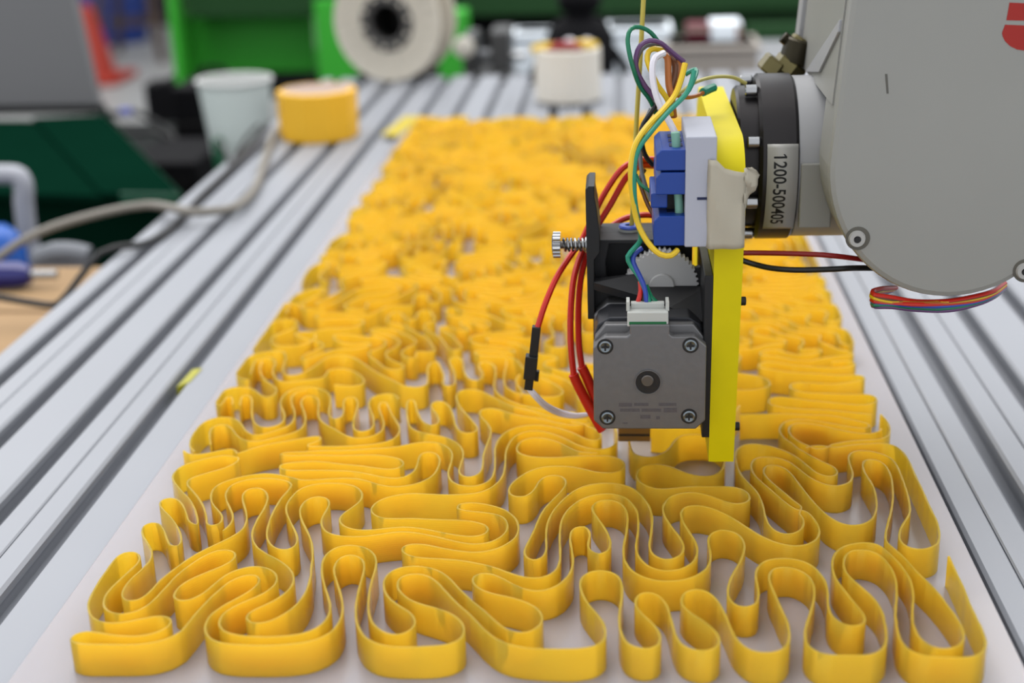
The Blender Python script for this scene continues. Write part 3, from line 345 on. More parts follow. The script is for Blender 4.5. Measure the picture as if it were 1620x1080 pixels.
13,28,21,21,25,-12,1,-30,-4,-31,-3,-31,1,-31,6,-30,5,-31,-8,-28,-29,-5,-28,11,-28,14,-30,6,-25,-14,9,-28,24,-19,26,-16,27,-15,29,-14,28,-12,28,-13,26,-17,27,-16,25,6,3,30,-7,31,-5,30,2,31,13,28,
17,25,20,25,20,23,22,22,25,19,28,11,30,-5,23,-20,11,-29,5,-30,1,-31,5,-31,14,-27,26,-15,31,-4,31,4,29,11,27,15,24,19,24,20,26,17,29,11,30,1,27,-14,17,-26,6,-30,-1,-31,-4,-31,-8,-30,-10,-29,
-11,-29,-15,-27,-20,-23,-27,-15,-31,-4,-31,4,-29,11,-17,24,13,25,30,5,31,1,27,14,18,25,7,30,-3,30,-22,18,-29,-8,-26,-16,-27,-16,-28,-13,-29,-10,-31,-4,-31,1,-31,4,-30,5,-30,9,-24,18,-9,29,2,31,6,31,
-2,30,-24,6,-21,-22,-14,-28,-8,-30,-1,-31,6,-30,13,-28,23,-21,28,-11,30,-7,31,-7,29,-10,25,-18,10,-28,-19,-18,-30,7,-29,11,-30,8,-31,5,-31,3,-31,-2,-30,-7,-26,-15,1,-27,29,-10,31,0,31,-1,29,-8,29,-13,
27,-14,29,-11,31,-4,30,3,30,9,30,8,30,4,31,-1,31,-4,31,-1,31,3,31,4,31,1,30,-4,30,-8,27,-15,18,-24,-1,-31,-13,-27,-28,-9,-26,15,-24,19,-29,10,-31,-2,-27,-15,-22,-21,-21,-24,-23,-20,-27,-15,-28,-13,
-27,-15,-10,-24,27,-13,31,3,30,9,28,13,28,13,30,8,30,-5,28,-14,29,-9,31,1,28,13,24,20,20,23,17,26,15,27,12,28,9,30,3,31,-4,31,-12,28,-20,23,-27,14,-31,2,-31,-1,-23,16,2,30,13,28,22,22,
29,5,28,-12,25,-19,23,-21,22,-22,19,-25,15,-27,10,-29,8,-30,6,-30,5,-31,6,-30,9,-29,21,-23,29,-4,23,20,8,29,-4,31,-9,30,-9,29,-10,29,-12,29,-14,28,-17,26,-18,25,-21,23,-21,22,-21,23,-14,28,-1,30,
13,29,20,23,28,12,28,-9,18,-25,9,-30,11,-29,23,-17,26,12,7,30,-5,30,-10,29,-12,29,-13,28,-16,27,-24,19,-29,12,-29,10,-24,20,-9,28,7,30,13,28,20,24,29,4,27,-16,21,-23,20,-23,18,-25,15,-27,12,-29,
12,-29,12,-28,18,-25,28,-12,30,6,29,12,28,13,30,7,31,-3,28,-13,22,-21,19,-24,17,-26,16,-27,19,-25,24,-19,28,-13,27,-14,24,-20,12,-28,-5,-30,-27,-11,-30,7,-28,12,-28,14,-28,13,-28,15,-25,17,-24,20,-20,23,
-21,23,-25,18,-30,5,-28,-13,-22,-21,-15,-27,-11,-29,-3,-31,9,-29,19,-25,21,-22,19,-25,16,-26,14,-28,12,-29,13,-28,14,-27,15,-28,12,-28,8,-30,2,-31,-14,-25,-26,9,-18,25,-15,27,-14,28,-14,28,-13,28,-11,29,-11,29,
-14,28,-20,22,-28,-1,-5,-30,5,-31,10,-29,11,-29,12,-28,14,-28,14,-28,14,-28,14,-27,11,-29,1,-31,-23,-13,-25,17,-17,26,-17,26,-21,22,-29,8,-30,-5,-29,-12,-30,-8,-30,3,-23,20,-16,26,-25,13,-26,-16,-21,-22,-23,-21,
-26,-17,-28,-14,-29,-8,-31,0,-30,6,-31,7,-30,3,-31,-4,-30,-8,-30,-8,-30,-5,-31,1,-30,8,-26,16,-23,21,-24,20,-27,16,-28,13,-25,18,-4,27,27,9,31,-4,30,-3,31,3,30,6,30,10,27,14,22,22,-4,25,-30,2,
-30,-8,-30,-8,-30,-4,-31,2,-30,8,-28,12,-28,14,-29,9,-26,-12,-9,-29,0,-31,2,-31,5,-30,13,-29,21,-22,25,-17,28,-15,26,-16,22,-22,9,-28,-17,-24,-31,-1,-29,11,-26,17,-23,20,-22,21,-21,23,-18,26,-12,28,-7,30,
-3,31,-2,31,-3,31,-10,29,-19,25,-23,20,-26,17,-30,-1,-8,-27,14,-27,19,-25,15,-26,10,-29,4,-31,3,-31,2,-31,-5,-30,-20,-22,-25,15,-12,28,-3,31,-2,31,-5,30,-20,22,-28,-3,-17,-26,-7,-30,1,-31,5,-30,6,-31,
-3,-30,-21,-22,-30,-5,-31,-2,-29,-9,-23,-20,-15,-27,-12,-29,-20,-24,-27,-14,-30,-4,-31,2,-30,6,-30,9,-30,8,-31,4,-30,-4,-29,-12,-19,-23,3,-29,23,-21,29,-8,31,1,31,4,31,3,31,0,30,-5,29,-12,19,-24,6,-30,
-6,-30,-16,-26,-24,-20,-30,-7,-31,-1,-31,2,-30,-7,-27,-14,-25,-18,-29,-12,-30,-5,-24,-17,3,-29,19,-24,24,-20,25,-19,27,-14,27,-14,23,-22,18,-25,2,-30,-12,-28,-17,-26,-18,-26,-15,-27,-7,-30,6,-29,26,-1,20,23,16,27,
18,25,20,24,22,22,27,14,31,3,31,1,29,9,26,16,18,25,-6,27,-30,0,-30,-8,-31,1,-29,10,-25,17,-23,22,-17,25,-1,30,19,23,30,5,30,-6,29,-12,30,-9,30,-7,30,-7,27,-15,22,-21,16,-27,2,-31,-9,-29,
-14,-28,-16,-26,-15,-27,-5,-31,12,-28,17,-26,18,-25,16,-27,16,-26,17,-26,20,-24,25,-18,30,1,18,24,-3,29,-19,24,-23,21,-22,23,-18,25,-15,26,-9,30,1,31,10,29,13,28,13,28,7,30,-4,31,-13,28,-17,25,-21,24,
-23,19,-28,15,-29,10,-27,14,-9,27,21,21,30,5,30,-7,28,-14,24,-19,21,-23,20,-24,19,-25,19,-24,18,-26,14,-27,3,-30,-9,-30,-17,-26,-14,-27,-8,-30,2,-31,12,-28,20,-23,28,-10,16,21,-7,30,-2,30,25,12,31,-3,
24,15,0,30,-11,29,-11,29,-10,29,-11,29,-14,28,-17,26,-19,25,-19,24,-19,25,-17,25,-16,27,-19,24,-23,20,-28,14,-28,13,-22,21,-8,30,1,31,2,31,7,30,22,19,26,-14,15,-27,10,-29,15,-27,25,-14,19,22,0,31,
-2,31,5,30,18,24,28,0,18,-25,9,-30,10,-29,11,-29,4,-31,-11,-28,-17,-26,-13,-28,1,-31,13,-28,18,-25,19,-24,19,-25,17,-26,15,-27,11,-29,10,-29,11,-29,12,-29,12,-28,19,-24,27,5,11,28,-5,30,-13,28,-13,28,
-11,29,-10,30,-12,28,-17,26,-19,25,-19,24,-16,26,0,30,27,3,25,-17,23,-21,24,-19,28,-12,16,22,-13,28,-19,25,-17,25,0,29,28,2,27,-16,22,-21,23,-21,27,-13,19,19,-7,30,-17,26,-21,23,-24,19,-27,16,-29,10,
-30,6,-30,9,-26,16,-18,25,-11,29,-4,30,7,30,25,12,21,-21,15,-28,21,-22,29,-9,31,0,31,-2,28,-12,23,-22,18,-24,17,-26,17,-27,17,-25,20,-24,25,-18,28,-15,25,-17,17,-25,2,-30,-19,-23,-30,-8,-31,0,-31,0,
-30,-3,-30,-8,-28,-13,-25,-18,-20,-24,-8,-30,6,-30,18,-25,24,-19,28,-13,30,-10,29,-11,28,-14,26,-15,25,-19,16,-26,-21,-15,-31,5,-29,10,-29,11,-29,9,-31,0,-19,-21,10,-28,25,-17,29,-11,31,-7,30,-5,31,-6,28,-12,
21,-22,12,-29,8,-29,11,-30,17,-25,22,-21,26,-17,28,-15,27,-15,25,-17,24,-21,20,-23,19,-24,17,-26,13,-28,9,-30,5,-30,1,-31,1,-31,5,-31,16,-26,25,-19,29,-9,30,4,23,20,0,31,-13,27,-19,25,-19,25,-13,28,
-8,30,-6,30,-7,30,-8,30,-14,28,-20,24,-23,20,-25,18,-26,18,-26,17,-25,17,-23,21,-16,26,7,29,23,20,26,16,4,27,-26,16,-29,11,-27,15,-23,21,-18,25,-18,25,-17,26,-19,25,-20,23,-24,20,-28,13,-30,7,-31,3,
-30,7,-10,25,21,20,30,7,31,1,31,-5,30,-9,29,-9,31,-2,28,11,17,26,3,30,-2,31,-5,31,-5,30,-4,31,-2,31,-3,31,-11,28,-24,19,-30,8,-30,8,-28,12,-25,18,-22,22,-15,27,-3,30,17,25,29,10,30,6,
31,6,30,7,30,6,31,2,31,-4,30,-8,30,-6,31,0,30,8,29,11,29,12,30,8,31,2,30,-4,30,-8,31,-5,31,-1,31,3,30,-4,20,-21,-6,-30,-23,-20,-29,-9,-31,0,-29,9,-29,13,-29,10,-30,5,-31,-3,-29,-11,
-25,-17,-23,-22,-24,-17,-30,9,-26,15,-29,12,-30,8,-31,3,-31,-3,-29,-9,-19,-22,20,-20,30,-6,31,-4,30,-7,27,-16,17,-25,2,-31,-6,-30,-7,-30,-2,-31,4,-31,7,-30,8,-30,6,-30,2,-31,-6,-30,-13,-28,-15,-28,-6,-30,
15,-27,25,-18,30,-6,28,10,13,27,0,31,-3,31,-2,31,-1,31,-1,31,-3,31,-4,31,-6,30,-6,31,2,30,18,24,30,-2,22,-20,9,-30,2,-31,0,-31,7,-30,16,-26,28,-8,25,17,13,28,9,30,9,29,9,30,2,31,
-8,29,-22,22,-28,14,-27,15,-19,24,0,29,24,19,30,-2,27,-14,28,-14,29,-10,31,-4,31,0,30,4,30,10,25,17,25,19,27,15,29,11,29,12,27,15,26,17,28,13,30,0,26,-17,15,-27,-9,-28,-27,-13,-31,-6,-30,-8,
-27,-14,-25,-19,-22,-21,-19,-25,-14,-27,-13,-29,-13,-28,-13,-28,-13,-28,-12,-29,-10,-29,-9,-30,-10,-29,-13,-28,-18,-25,-26,-14,-18,21,3,30,11,29,11,29,10,30,10,29,10,29,12,29,7,30,-7,29,-26,13,-27,-12,-14,-27,-7,-30,
-7,-30,-9,-30,-9,-30,-10,-29,-11,-29,-12,-29,-10,-29,-9,-30,-3,-31,1,-31,3,-30,5,-31,5,-31,8,-30,15,-26,27,-13,28,10,24,19,29,10,26,-15,20,-23,20,-24,25,-17,29,2,12,27,-4,30,-9,30,-10,30,-11,29,-9,29,
-8,30,-3,31,1,31,3,31,5,30,6,31,8,30,12,28,18,26,23,20,25,18,23,21,14,27,8,30,12,29,23,19,30,2,26,-16,15,-26,4,-31,-7,-30,-16,-27,-22,-21,-26,-16,-27,-16,-26,-17,-22,-22,-18,-25,-11,-29,-8,-30,
-4,-31,1,-31,5,-30,8,-30,9,-30,8,-30,8,-30,8,-29,8,-31,4,-30,-1,-31,-13,-27,-27,-15,-30,-6,-31,1,-31,7,-29,10,-30,7,-31,0,-30,-6,-31,-5,-31,-1,-30,4,-31,8,-30,5,-30,-5,-11,-26,13,-28,22,-22,22,-22,
18,-25,13,-28,9,-30,7,-30,7,-30,10,-29,16,-27,21,-22,26,-17,27,-15,30,-8,22,17,-12,27,-22,21,-24,20,-20,24,-14,28,-9,29,-4,31,1,31,13,27,25,0,10,-29,6,-30,10,-29,16,-27,23,-20,30,-7,30,7,28,13,
29,11,31,4,30,-5,27,-14,25,-20,26,-15,22,16,3,30,-12,28,-25,17,-29,12,-30,7,-31,3,-31,-1,-30,-4,-31,-5,-31,2,-20,22,3,29,26,16,31,4,31,0,31,3,30,5,29,10,25,18,18,25,9,30,2,31,-1,31,
-1,31,-3,31,-7,30,-9,29,-11,29,-10,30,-7,30,-2,31,2,31,7,30,12,28,21,23,26,17,29,10,31,4,30,2,30,8,24,19,23,22,27,8,15,-24,-3,-31,-6,-30,0,-31,11,-28,21,-23,23,-20,12,-28,-17,-24,-29,-8,
-28,13,-22,21,-21,24,-21,22,-24,20,-26,16,-31,4,-28,-11,-17,-25,-5,-30,1,-31,6,-31,10,-29,11,-29,9,-30,4,-30,1,-31,0,-31,2,-31,6,-31,13,-28,22,-21,29,-10,29,8,20,23,12,28,11,29,11,30,5,30,-14,27,
-25,19,-25,17,-23,21,-19,24,-16,27,-8,30,11,24,28,-12,21,-23,20,-23,23,-21,29,-12,30,-1,30,8,26,16,26,18,26,16,29,10,30,9,25,17,-7,28,-25,17,-29,12,-29,11,-27,14,-23,21,-11,28,4,30,13,28,23,20,
30,3,24,-19,13,-28,13,-28,20,-23,25,-19,25,-18,23,-21,15,-27,4,-30,-8,-30,-15,-27,-9,-29,23,-15,30,6,31,3,14,-24,-15,-27,-25,-17,-28,-13,-31,-3,-29,9,-25,19,-21,22,-23,20,-30,0,-26,-16,-23,-22,-7,-28,22,-18,
31,-3,30,-8,27,-15,27,-15,28,-13,31,-5,30,5,27,14,27,16,28,14,29,8,31,4,31,5,18,21,-14,26,-24,20,-20,23,-17,26,-16,27,-18,25,-15,27,-1,30,11,29,-3,29,-25,17,-30,7,-30,9,-27,15,-21,22,-14,28,
-12,28,-16,27,-23,19,-30,10,-30,4,-31,3,-31,5,-30,7,-26,15,-12,28,14,28,9,28,-21,22,-28,13,-24,19,-20,24,-18,25,-20,24,-20,24,-20,23,-17,26,-13,28,-8,30,-3,31,7,29,26,10,24,-18,14,-28,10,-29,12,-28,
16,-27,20,-24,22,-21,25,-19,27,-16,27,-14,28,-14,23,-20,16,-26,6,-30,3,-31,15,-26,29,-9,31,-2,31,-6,26,-16,19,-24,12,-29,12,-28,18,-26,24,-19,28,-13,29,-11,29,-11,27,-15,19,-24,7,-30,-1,-31,-2,-31,2,-30,
11,-29,22,-21,21,20,4,31,1,31,0,31,0,31,-2,31,-6,30,-16,26,-25,18,-29,12,-29,11,-27,15,-24,19,-16,26,-2,30,10,29,15,28,-1,29,-28,8,-31,-2,-31,0,-29,11,-22,21,-16,27,-16,27,-19,23,-26,17,-29,13,
-29,10,-29,11,-28,13,-25,18,-22,22,-17,25,-16,27,-15,27,-14,28,-14,28,-15,27,-19,24,-25,18,-28,15,-27,13,-27,17,-24,19,-22,21,-19,25,-12,28,13,25,29,0,28,-13,27,-16,27,-15,28,-15,26,-16,24,-20,20,-24,17,-25,
15,-27,15,-28,14,-27,16,-27,16,-26,19,-25,22,-22,24,-19,27,-16,28,-14,28,-11,30,-10,28,-12,26,-16,22,-23,18,-25,23,-21,28,-11,31,-3,31,0,31,-2,24,-18,9,-29,-1,-30,-8,-30,-12,-29,-6,-29,21,-19,30,2,24,19,
10,29,2,31,1,31,1,31,0,31,-1,31,-5,30,-15,26,-30,9,-30,3,-30,8,-28,14,-27,16,-27,15,-28,12,-30,8,-30,7,-30,9,-26,16,-20,23,4,28,28,11,31,-6,29,-10,30,-10,30,-7,30,0,29,10,26,18,28,11,
21,-21,9,-29,9,-30,24,-15,20,22,6,30,1,31,-4,31,-15,27,-26,17,-29,8,-31,-3,-29,-10,-29,-13,-29,-7,-31,0,-31,6,-30,8,-30,6,-31,3,-31,-1,-31,-2,-31,-1,-30,8,-25,17,-19,24,-10,29,4,31,19,23,29,0,
23,-20,21,-23,26,-16,30,-8,31,-2,31,-1,31,-1,31,-3,31,-1,31,1,30,8,28,13,26,16,28,12,26,-12,28,-11,15,25,4,31,-2,31,-9,29,-27,8,-28,-12,-26,-17,-25,-18,-26,-16,-29,-13,-30,-7,-31,-2,-31,-1,-31,0,
-31,1,-30,5,-25,17,-11,28,0,31,5,31,10,29,17,26,26,15,30,7,31,3,31,3,30,7,29,11,27,16,19,24,7,29,-10,29,-18,26,-13,28,12,26,30,6,30,-6,24,-19,11,-28,3,-31,-1,-31,-4,-31,-9,-29,-18,-26,
-23,-21,-25,-18,-26,-16,-29,-11,-31,-5,-31,-2,-30,-6,-23,-19,11,-25,30,-7,31,0,31,2,30,6,29,12,26,15,26,18,26,17,25,17,24,21,14,27,5,31,2,31,0,31,1,31,1,31,0,31,0,31,0,31,0,31,0,31,
0,31,0,31,0,31,0,31,0,31,0,31,0,31,0,31,0,31,0,31,0,31,0,31,0,31,-1,31,-2,31,-6,30,-19,24,-28,11,-31,3,-31,2,-30,5,-31,-2,-19,-22,2,-31,19,-22,31,-1,31,0,28,-11,17,-25,6,-30,
2,-31,1,-31,2,-31,1,-31,0,-31,0,-31,1,-31,0,-31,-1,-31,-1,-31,-1,-31,-3,-31,-8,-30,-19,-24,-28,-12,-30,-6,-31,-6,-30,-7,-29,-11,-27,-16,-26,-15,-28,4,-6,29,11,28,22,22,28,13,30,7,30,8,29,11,25,18,
18,25,10,29,3,31,1,31,0,31,-1,31,0,31,0,31,-2,31,-8,30,-18,24,-28,12,-31,1,-31,-3,-30,-4,-31,2,-22,19,6,29,18,26,14,27,8,30,4,31,5,30,9,30,18,24,29,11,31,0,31,-3,31,-3,30,-1,
31,4,23,19,-8,26,-28,13,-31,4,-31,1,-31,2,-30,6,-28,14,-21,21,-16,27,-14,28,-15,27,-19,24,-27,13,-14,-23,5,-30,12,-28,12,-29,10,-29,4,-31,-5,-31,-7,-30,-7,-30,-5,-31,-6,-30,-10,-29,-17,-26,-21,-23,-23,-20,
-26,-18,-27,-14,-28,-13,-29,-11,-30,-8,-31,-6,-30,-8,-28,-13,-29,-11,-23,17,-5,30,0,31,-5,31,-11,29,-20,23,-27,14,-30,1,-18,-22,14,-27,17,-26,11,-29,5,-31,3,-31,3,-30,-6,-30,-25,-3,-18,25,-9,29,-9,30,-12,29,
-16,26,-18,26,-15,27,-9,29,6,30,21,22,28,13,30,7,31,5,30,8,25,18,17,25,15,28,15,27,19,24,25,16,30,-1,20,-23,8,-30,-9,-29,-21,-22,-25,-18,-21,-23,-11,-29,1,-30,11,-29,18,-25,25,-18,30,-7,31,1,
30,7,28,13,27,16,23,20,19,24,14,28,9,30,6,30,5,31,2,31,-2,30,-9,30,-13,28,-14,28,-15,27,-13,28,-10,30,-6,30,-4,31,1,31,8,29,19,24,29,10,29,-10,22,-21,19,-25,18,-25,20,-23,20,-24,19,-24,
18,-26,16,-27,17,-26,21,-22,28,-13,30,-3,31,0,31,1,28,11,7,28,-12,29,-13,28,-10,29,-6,31,-1,31,3,30,9,30,11,29,9,30,3,31,0,31,-3,30,-4,31,-3,31,-1,31,4,31,9,29,11,29,11,29,6,31,
1,31,-5,30,-13,28,-21,23,-23,21,-23,21,-20,23,-19,25,-20,24,-20,23,-17,26,-5,30,18,25,29,7,30,-9,24,-19,15,-27,9,-29,10,-30,18,-25,26,-2,8,29,1,31,0,31,-2,31,-9,30,-21,22,-27,14,-29,10,-28,15,
-23,20,-18,25,-22,22,-28,10,-29,-11,-28,-13,-30,3,-23,20,-18,25,-14,28,-9,29,-3,31,8,30,15,26,22,23,28,12,30,1,29,-10,27,-17,25,-17,25,-18,24,-20,22,-22,20,-24,16,-27,13,-27,19,-24,26,11,6,30,-5,30,
-14,28,-18,25,-15,27,-9,30,-5,30,-9,30,-16,26,-23,21,-25,18,-26,17,-25,18,-23,21,-17,26,-14,27,-14,28,-15,27,-18,25,-22,23,-24,18,-27,15,-29,13,-28,12,-28,14,-27,15,-27,15,-28,13,-30,7,-31,1,-31,2,-28,12,
-3,29,25,17,30,5,31,0,31,-4,29,-10,28,-13,27,-15,28,-13,30,-10,30,-7,30,-9,26,-15,22,-22,21,-23,23,-21,24,-20,21,-22,18,-25,15,-27,15,-27,20,-24,28,-7,20,21,2,31,-2,31,5,30,18,25,24,20,22,22,
12,28,1,31,-7,30,-17,26,-25,17,-29,-9,-19,-24,-18,-25,-23,-21,-29,-10,-27,10,-10,28,3,31,-6,30,-28,9,-31,-6,-29,-10,-30,-7,-31,-3,-30,5,-29,11,-27,15,-24,20,-16,26,-9,30,-6,30,-15,26,-27,14,-31,6,-31,4,
-28,11,4,24,28,13,30,6,31,2,31,-3,30,-7,26,-16,19,-25,9,-29,4,-31,7,-30,18,-25,28,-11,31,0,30,8,30,8,30,8,31,4,30,0,31,-2,31,-3,31,-1,31,3,27,14,17,26,10,29,5,31,3,30,2,31,
1,31,0,31,0,31,0,31,0,31,-1,31,-5,31,-15,25,-25,-8,-8,-30,-1,-31,0,-31,1,-31,0,-31,1,-31,-4,-31,-15,-24,-22,19,-10,29,-5,30,-2,31,-2,31,-1,31,-2,31,-2,31,-2,31,-2,31,1,31,7,30,12,29,
16,26,17,26,17,26,15,27,13,28,10,29,5,31,-5,30,-14,28,-20,24,-22,22,-23,21,-23,20,-20,24,-7,29,10,28,21,23,21,23,10,28,-20,22,-30,9,-30,3,-31,-4,-30,-6,-31,-3,-29,9,-15,25,8,29,23,20,26,18,
23,20,18,26,13,28,13,28,23,19,25,-12,6,-30,-2,-31,0,-31,10,-29,23,-20,30,-7,29,6,19,24,8,30,1,31,1,31,0,31,-1,31,-3,31,-5,31,-7,30,-11,29,-17,25,-24,19,-30,7,-31,-5,-26,-15,-23,-21,-26,-18,
-29,-6,-31,6,-28,12,-28,13,-31,0,-25,-16,-22,-23,-27,-13,-25,14,-8,29,4,31,4,31,-13,24,-27,-8,-17,-26,-12,-29,-12,-28,-19,-25,-25,-17,-30,-2,-16,22,16,26,19,25,12,28,4,30,-11,29,-25,18,-29,8,-31,3,-31,0,
-26,-12,8,-27,22,-23,13,-26,-20,-20,-30,6,-27,16,-23,20,-20,24,-22,22,-26,15,-31,3,-19,-17,16,-26,22,-22,21,-22,21,-23,23,-21,23,-21,0,-24,-30,-4,-29,10,-26,17,-23,20,-24,20,-27,14,-31,1,-30,-9,-30,-6,-23,15,
6,29,18,25,14,27,-19,20,-30,1,-31,0,-31,1,-31,-4,-12,-22,20,-24,16,-26,3,-30,-2,-31,3,-31,13,-27,27,-15,30,-1,29,11,28,14,29,8,20,-19,-7,-30,-19,-24,-25,-19,-28,-11,-31,-3,-30,5,-29,11,-27,16,-24,19,
-21,23,-19,24,-23,21,-24,20,-18,24,-5,30,7,31,3,30,-17,23,-31,4,-29,-11,-19,-24,-16,-26,-24,-19,-30,-7,-31,3,-31,5,-29,-5,-12,-27,-8,-30,-27,-10,-27,13,-23,21,-23,21,-28,10,-16,-21,10,-30,17,-25,22,-23,23,-21,
23,-20,21,-23,16,-26,5,-30,-18,-24,-29,1,-24,20,-18,24,-19,25,-21,23,-21,23,-21,23,-18,25,-17,26,-18,25,-23,21,-26,16,-29,11,-31,6,-30,4,-31,-1,-31,-4,-30,-6,-30,-7,-29,-12,-23,-21,-19,-24,-25,-18,-31,-4,-30,4,
-31,2,-30,-7,-22,-20,-7,-30,-3,-31,-14,-27,-27,-15,-30,-2,-29,11,-26,17,-26,17,-28,11,-31,5,-31,-2,-31,-3,-28,10,-11,27,12,27,27,15,30,6,31,1,31,-4,29,-10,29,-13,29,-6,21,20,5,30,3,31,4,31,-3,30,
-18,24,-30,7,-31,-1,-30,-7,-26,-16,-23,-21,-24,-20,-30,-6,-29,9,-22,21,-22,22,-28,13,-30,3,-31,0,-31,-3,-25,-17,-7,-29,19,-22,31,-3,31,0,29,-8,13,-26,-21,-19,-30,-6,-31,-5,-28,-12,-19,-23,-5,-31,1,-31,6,-30,
11,-29],
[1067,4210,1,-31,0,-31,0,-31,0,-31,0,-31,0,-31,0,-31,-1,-31,-1,-31,0,-31,0,-31,0,-31,0,-31,1,-31,-1,-31,-1,-31,-5,-31,-11,-28,-18,-25,-26,-16,-31,-4,-31,0,-31,0,-31,2,-28,12,-19,23,-10,30,-5,30,0,31,
2,31,4,31,3,31,6,30,6,31,7,30,7,30,5,31,5,30,4,31,2,31,0,31,-2,31,-6,30,-9,30,-14,28,-23,20,-29,8,-29,-10,-19,-24,-11,-29,-6,-30,-2,-31,3,-31,8,-30,10,-29,12,-29,12,-28,12,-29,9,-30,
5,-30,2,-31,0,-31,-3,-31,-2,-31,-3,-31,-5,-30,-8,-30,-15,-27,-21,-23,-27,-14,-31,-4,-31,0,-31,0,-29,8,-24,20,-14,27,-5,31,2,31,5,30,8,30,8,30,9,30,8,30,8,30,7,30,5,30,3,31,0,31,-4,31,
-11,29,-18,25,-25,17,-31,0,-26,-15,-14,-28,-5,-30,0,-31,3,-31,4,-31,4,-31,3,-30,4,-31,4,-31,4,-31,2,-31,0,-31,-2,-31,-5,-30,-11,-29,-18,-25,-27,-14,-31,0,-27,13,-20,24,-14,28,-9,29,-6,31,-5,30,-4,31,
-5,31,-5,30,-7,31,-10,29,-15,27,-23,20,-30,2,-25,-17,-11,-29,-1,-30,8,-30,14,-28,17,-26,18,-25,17,-26,15,-27,10,-29,1,-31,-11,-29,-22,-21,-30,-2,-28,13,-19,23,-11,29,-7,31,-4,30,-3,31,-3,31,-3,31,-4,31,
-8,30,-13,28,-22,20,-30,1,-19,-22,-6,-30,3,-31,10,-30,13,-28,15,-27,14,-27,11,-30,5,-30,-4,-31,-16,-26,-28,-11,-29,9,-21,22,-11,29,-7,30,-4,31,-1,31,0,31,1,31,2,31,3,31,2,30,1,31,-1,31,-4,31,
-9,30,-19,24,-27,14,-30,-4,-23,-20,-15,-27,-5,-31,1,-31,5,-30,8,-30,10,-29,12,-29,13,-28,12,-29,11,-29,7,-30,3,-31,-3,-31,-13,-28,-22,-21,-29,-12,-30,-6,-31,-1,-31,1,-31,2,-31,3,-30,6,-30,10,-26,16,-23,21,
-19,24,-18,25,-16,27,-16,27,-16,26,-17,26,-18,25,-17,26,-17,26,-16,26,-17,27,-15,26,-18,26,-20,23,-25,18,-31,3,-27,-13,-14,-27,0,-31,8,-30,16,-26,19,-24,23,-21,26,-17,27,-15,28,-15,26,-16,24,-19,21,-24,15,-26,
8,-30,0,-31,-11,-29,-22,-21,-28,-13,-30,-6,-31,-3,-31,-1,-31,0,-31,4,-30,9,-26,16,-22,22,-16,26,-13,28,-11,29,-8,30,-6,31,-5,30,-4,31,-3,31,-2,31,-1,31,-1,31,-1,31,-1,31,-3,31,-5,30,-10,29,-21,23,
-29,8,-23,-19,-11,-28,-1,-31,4,-31,8,-30,10,-29,10,-30,11,-29,10,-29,9,-30,8,-30,6,-30,4,-31,1,-31,-3,-31,-7,-30,-14,-27,-20,-24,-25,-19,-28,-12,-30,-7,-31,-4,-31,-2,-31,-1,-31,0,-31,0,-31,4,-29,9,-26,17,
-20,23,-15,28,-8,29,-2,31,4,31,11,29,13,28,17,26,18,25,18,26,15,27,9,29,-3,31,-19,23,-29,2,-26,-17,-19,-24,-13,-28,-10,-30,-10,-29,-7,-30,-6,-31,-5,-30,-5,-31,-4,-31,-5,-30,-6,-31,-14,-27,-20,-23,-27,-17,
-29,-9,-31,-5,-31,-2,-31,-1,-31,-1,-31,-1,-30,2,-30,9,-22,21,6,29,27,13,30,-4,30,-8,31,-6,30,-2,31,0,31,5,29,12,23,19,12,28,-7,30,-24,17,-31,0,-29,-10,-28,-14,-28,-12,-30,-7,-31,3,-28,13,-23,21,
-17,25,-14,28,-11,29,-6,30,-4,31,-2,31,-1,31,-1,31,0,31,0,31,-1,31,1,31,4,31,15,26,29,6,24,-18,13,-28,3,-31,-4,-30,-6,-31,-6,-30,-7,-30,-7,-31,-5,-30,-1,-31,6,-31,10,-29,16,-26,23,-21,29,-10,
29,7,24,18,16,27,9,30,7,30,5,30,6,31,6,30,5,31,7,30,9,30,11,29,12,28,16,27,19,24,25,18,30,4,26,-16,7,-29,-7,-30,-15,-27,-19,-25,-19,-23,-20,-24,-20,-24,-17,-26,-12,-28,-4,-31,8,-30,22,-20,
29,3,22,22,15,27,11,29,10,30,10,29,12,28,18,26,24,19,29,10,30,-3,28,-13,23,-21,15,-27,7,-30,-2,-31,-11,-29,-16,-26,-20,-24,-22,-22,-20,-24,-17,-26,-12,-29,-2,-30,6,-30,16,-27,23,-20,29,-11,30,-5,31,-1,
31,0,31,2,31,3,30,7,28,14,22,21,15,27,8,30,2,31,-3,31,-6,30,-10,30,-10,29,-11,29,-10,30,-10,29,-9,30,-7,30,-6,30,-4,31,0,31,7,30,15,27,23,20,30,8,30,-5,27,-14,21,-23,15,-27,9,-30,
5,-30,2,-31,1,-31,0,-31,1,-31,1,-31,3,-31,3,-31,4,-31,5,-30,7,-31,9,-29,12,-29,17,-26,22,-22,27,-13,30,3,24,20,10,29,-3,30,-12,29,-18,25,-22,22,-21,23,-20,24,-16,26,-12,29,-7,30,-3,31,4,30,
11,29,20,24,27,14,31,4,30,-6,27,-14,24,-20,20,-23,18,-26,16,-26,16,-27,17,-26,18,-25,17,-26,18,-25,18,-26,17,-26,16,-26,17,-26,19,-25,23,-21,28,-10,30,5,23,21,13,27,3,31,-6,30,-13,28,-20,23,-25,19,
-27,15,-29,12,-29,11,-28,14,-25,18,-20,23,-12,29,1,30,20,21,30,-2,26,-18,22,-21,22,-22,23,-20,27,-16,30,-8,30,4,27,15,21,23,15,27,11,29,7,30,4,31,1,31,-1,31,-3,31,-3,31,-4,30,-3,31,0,31,
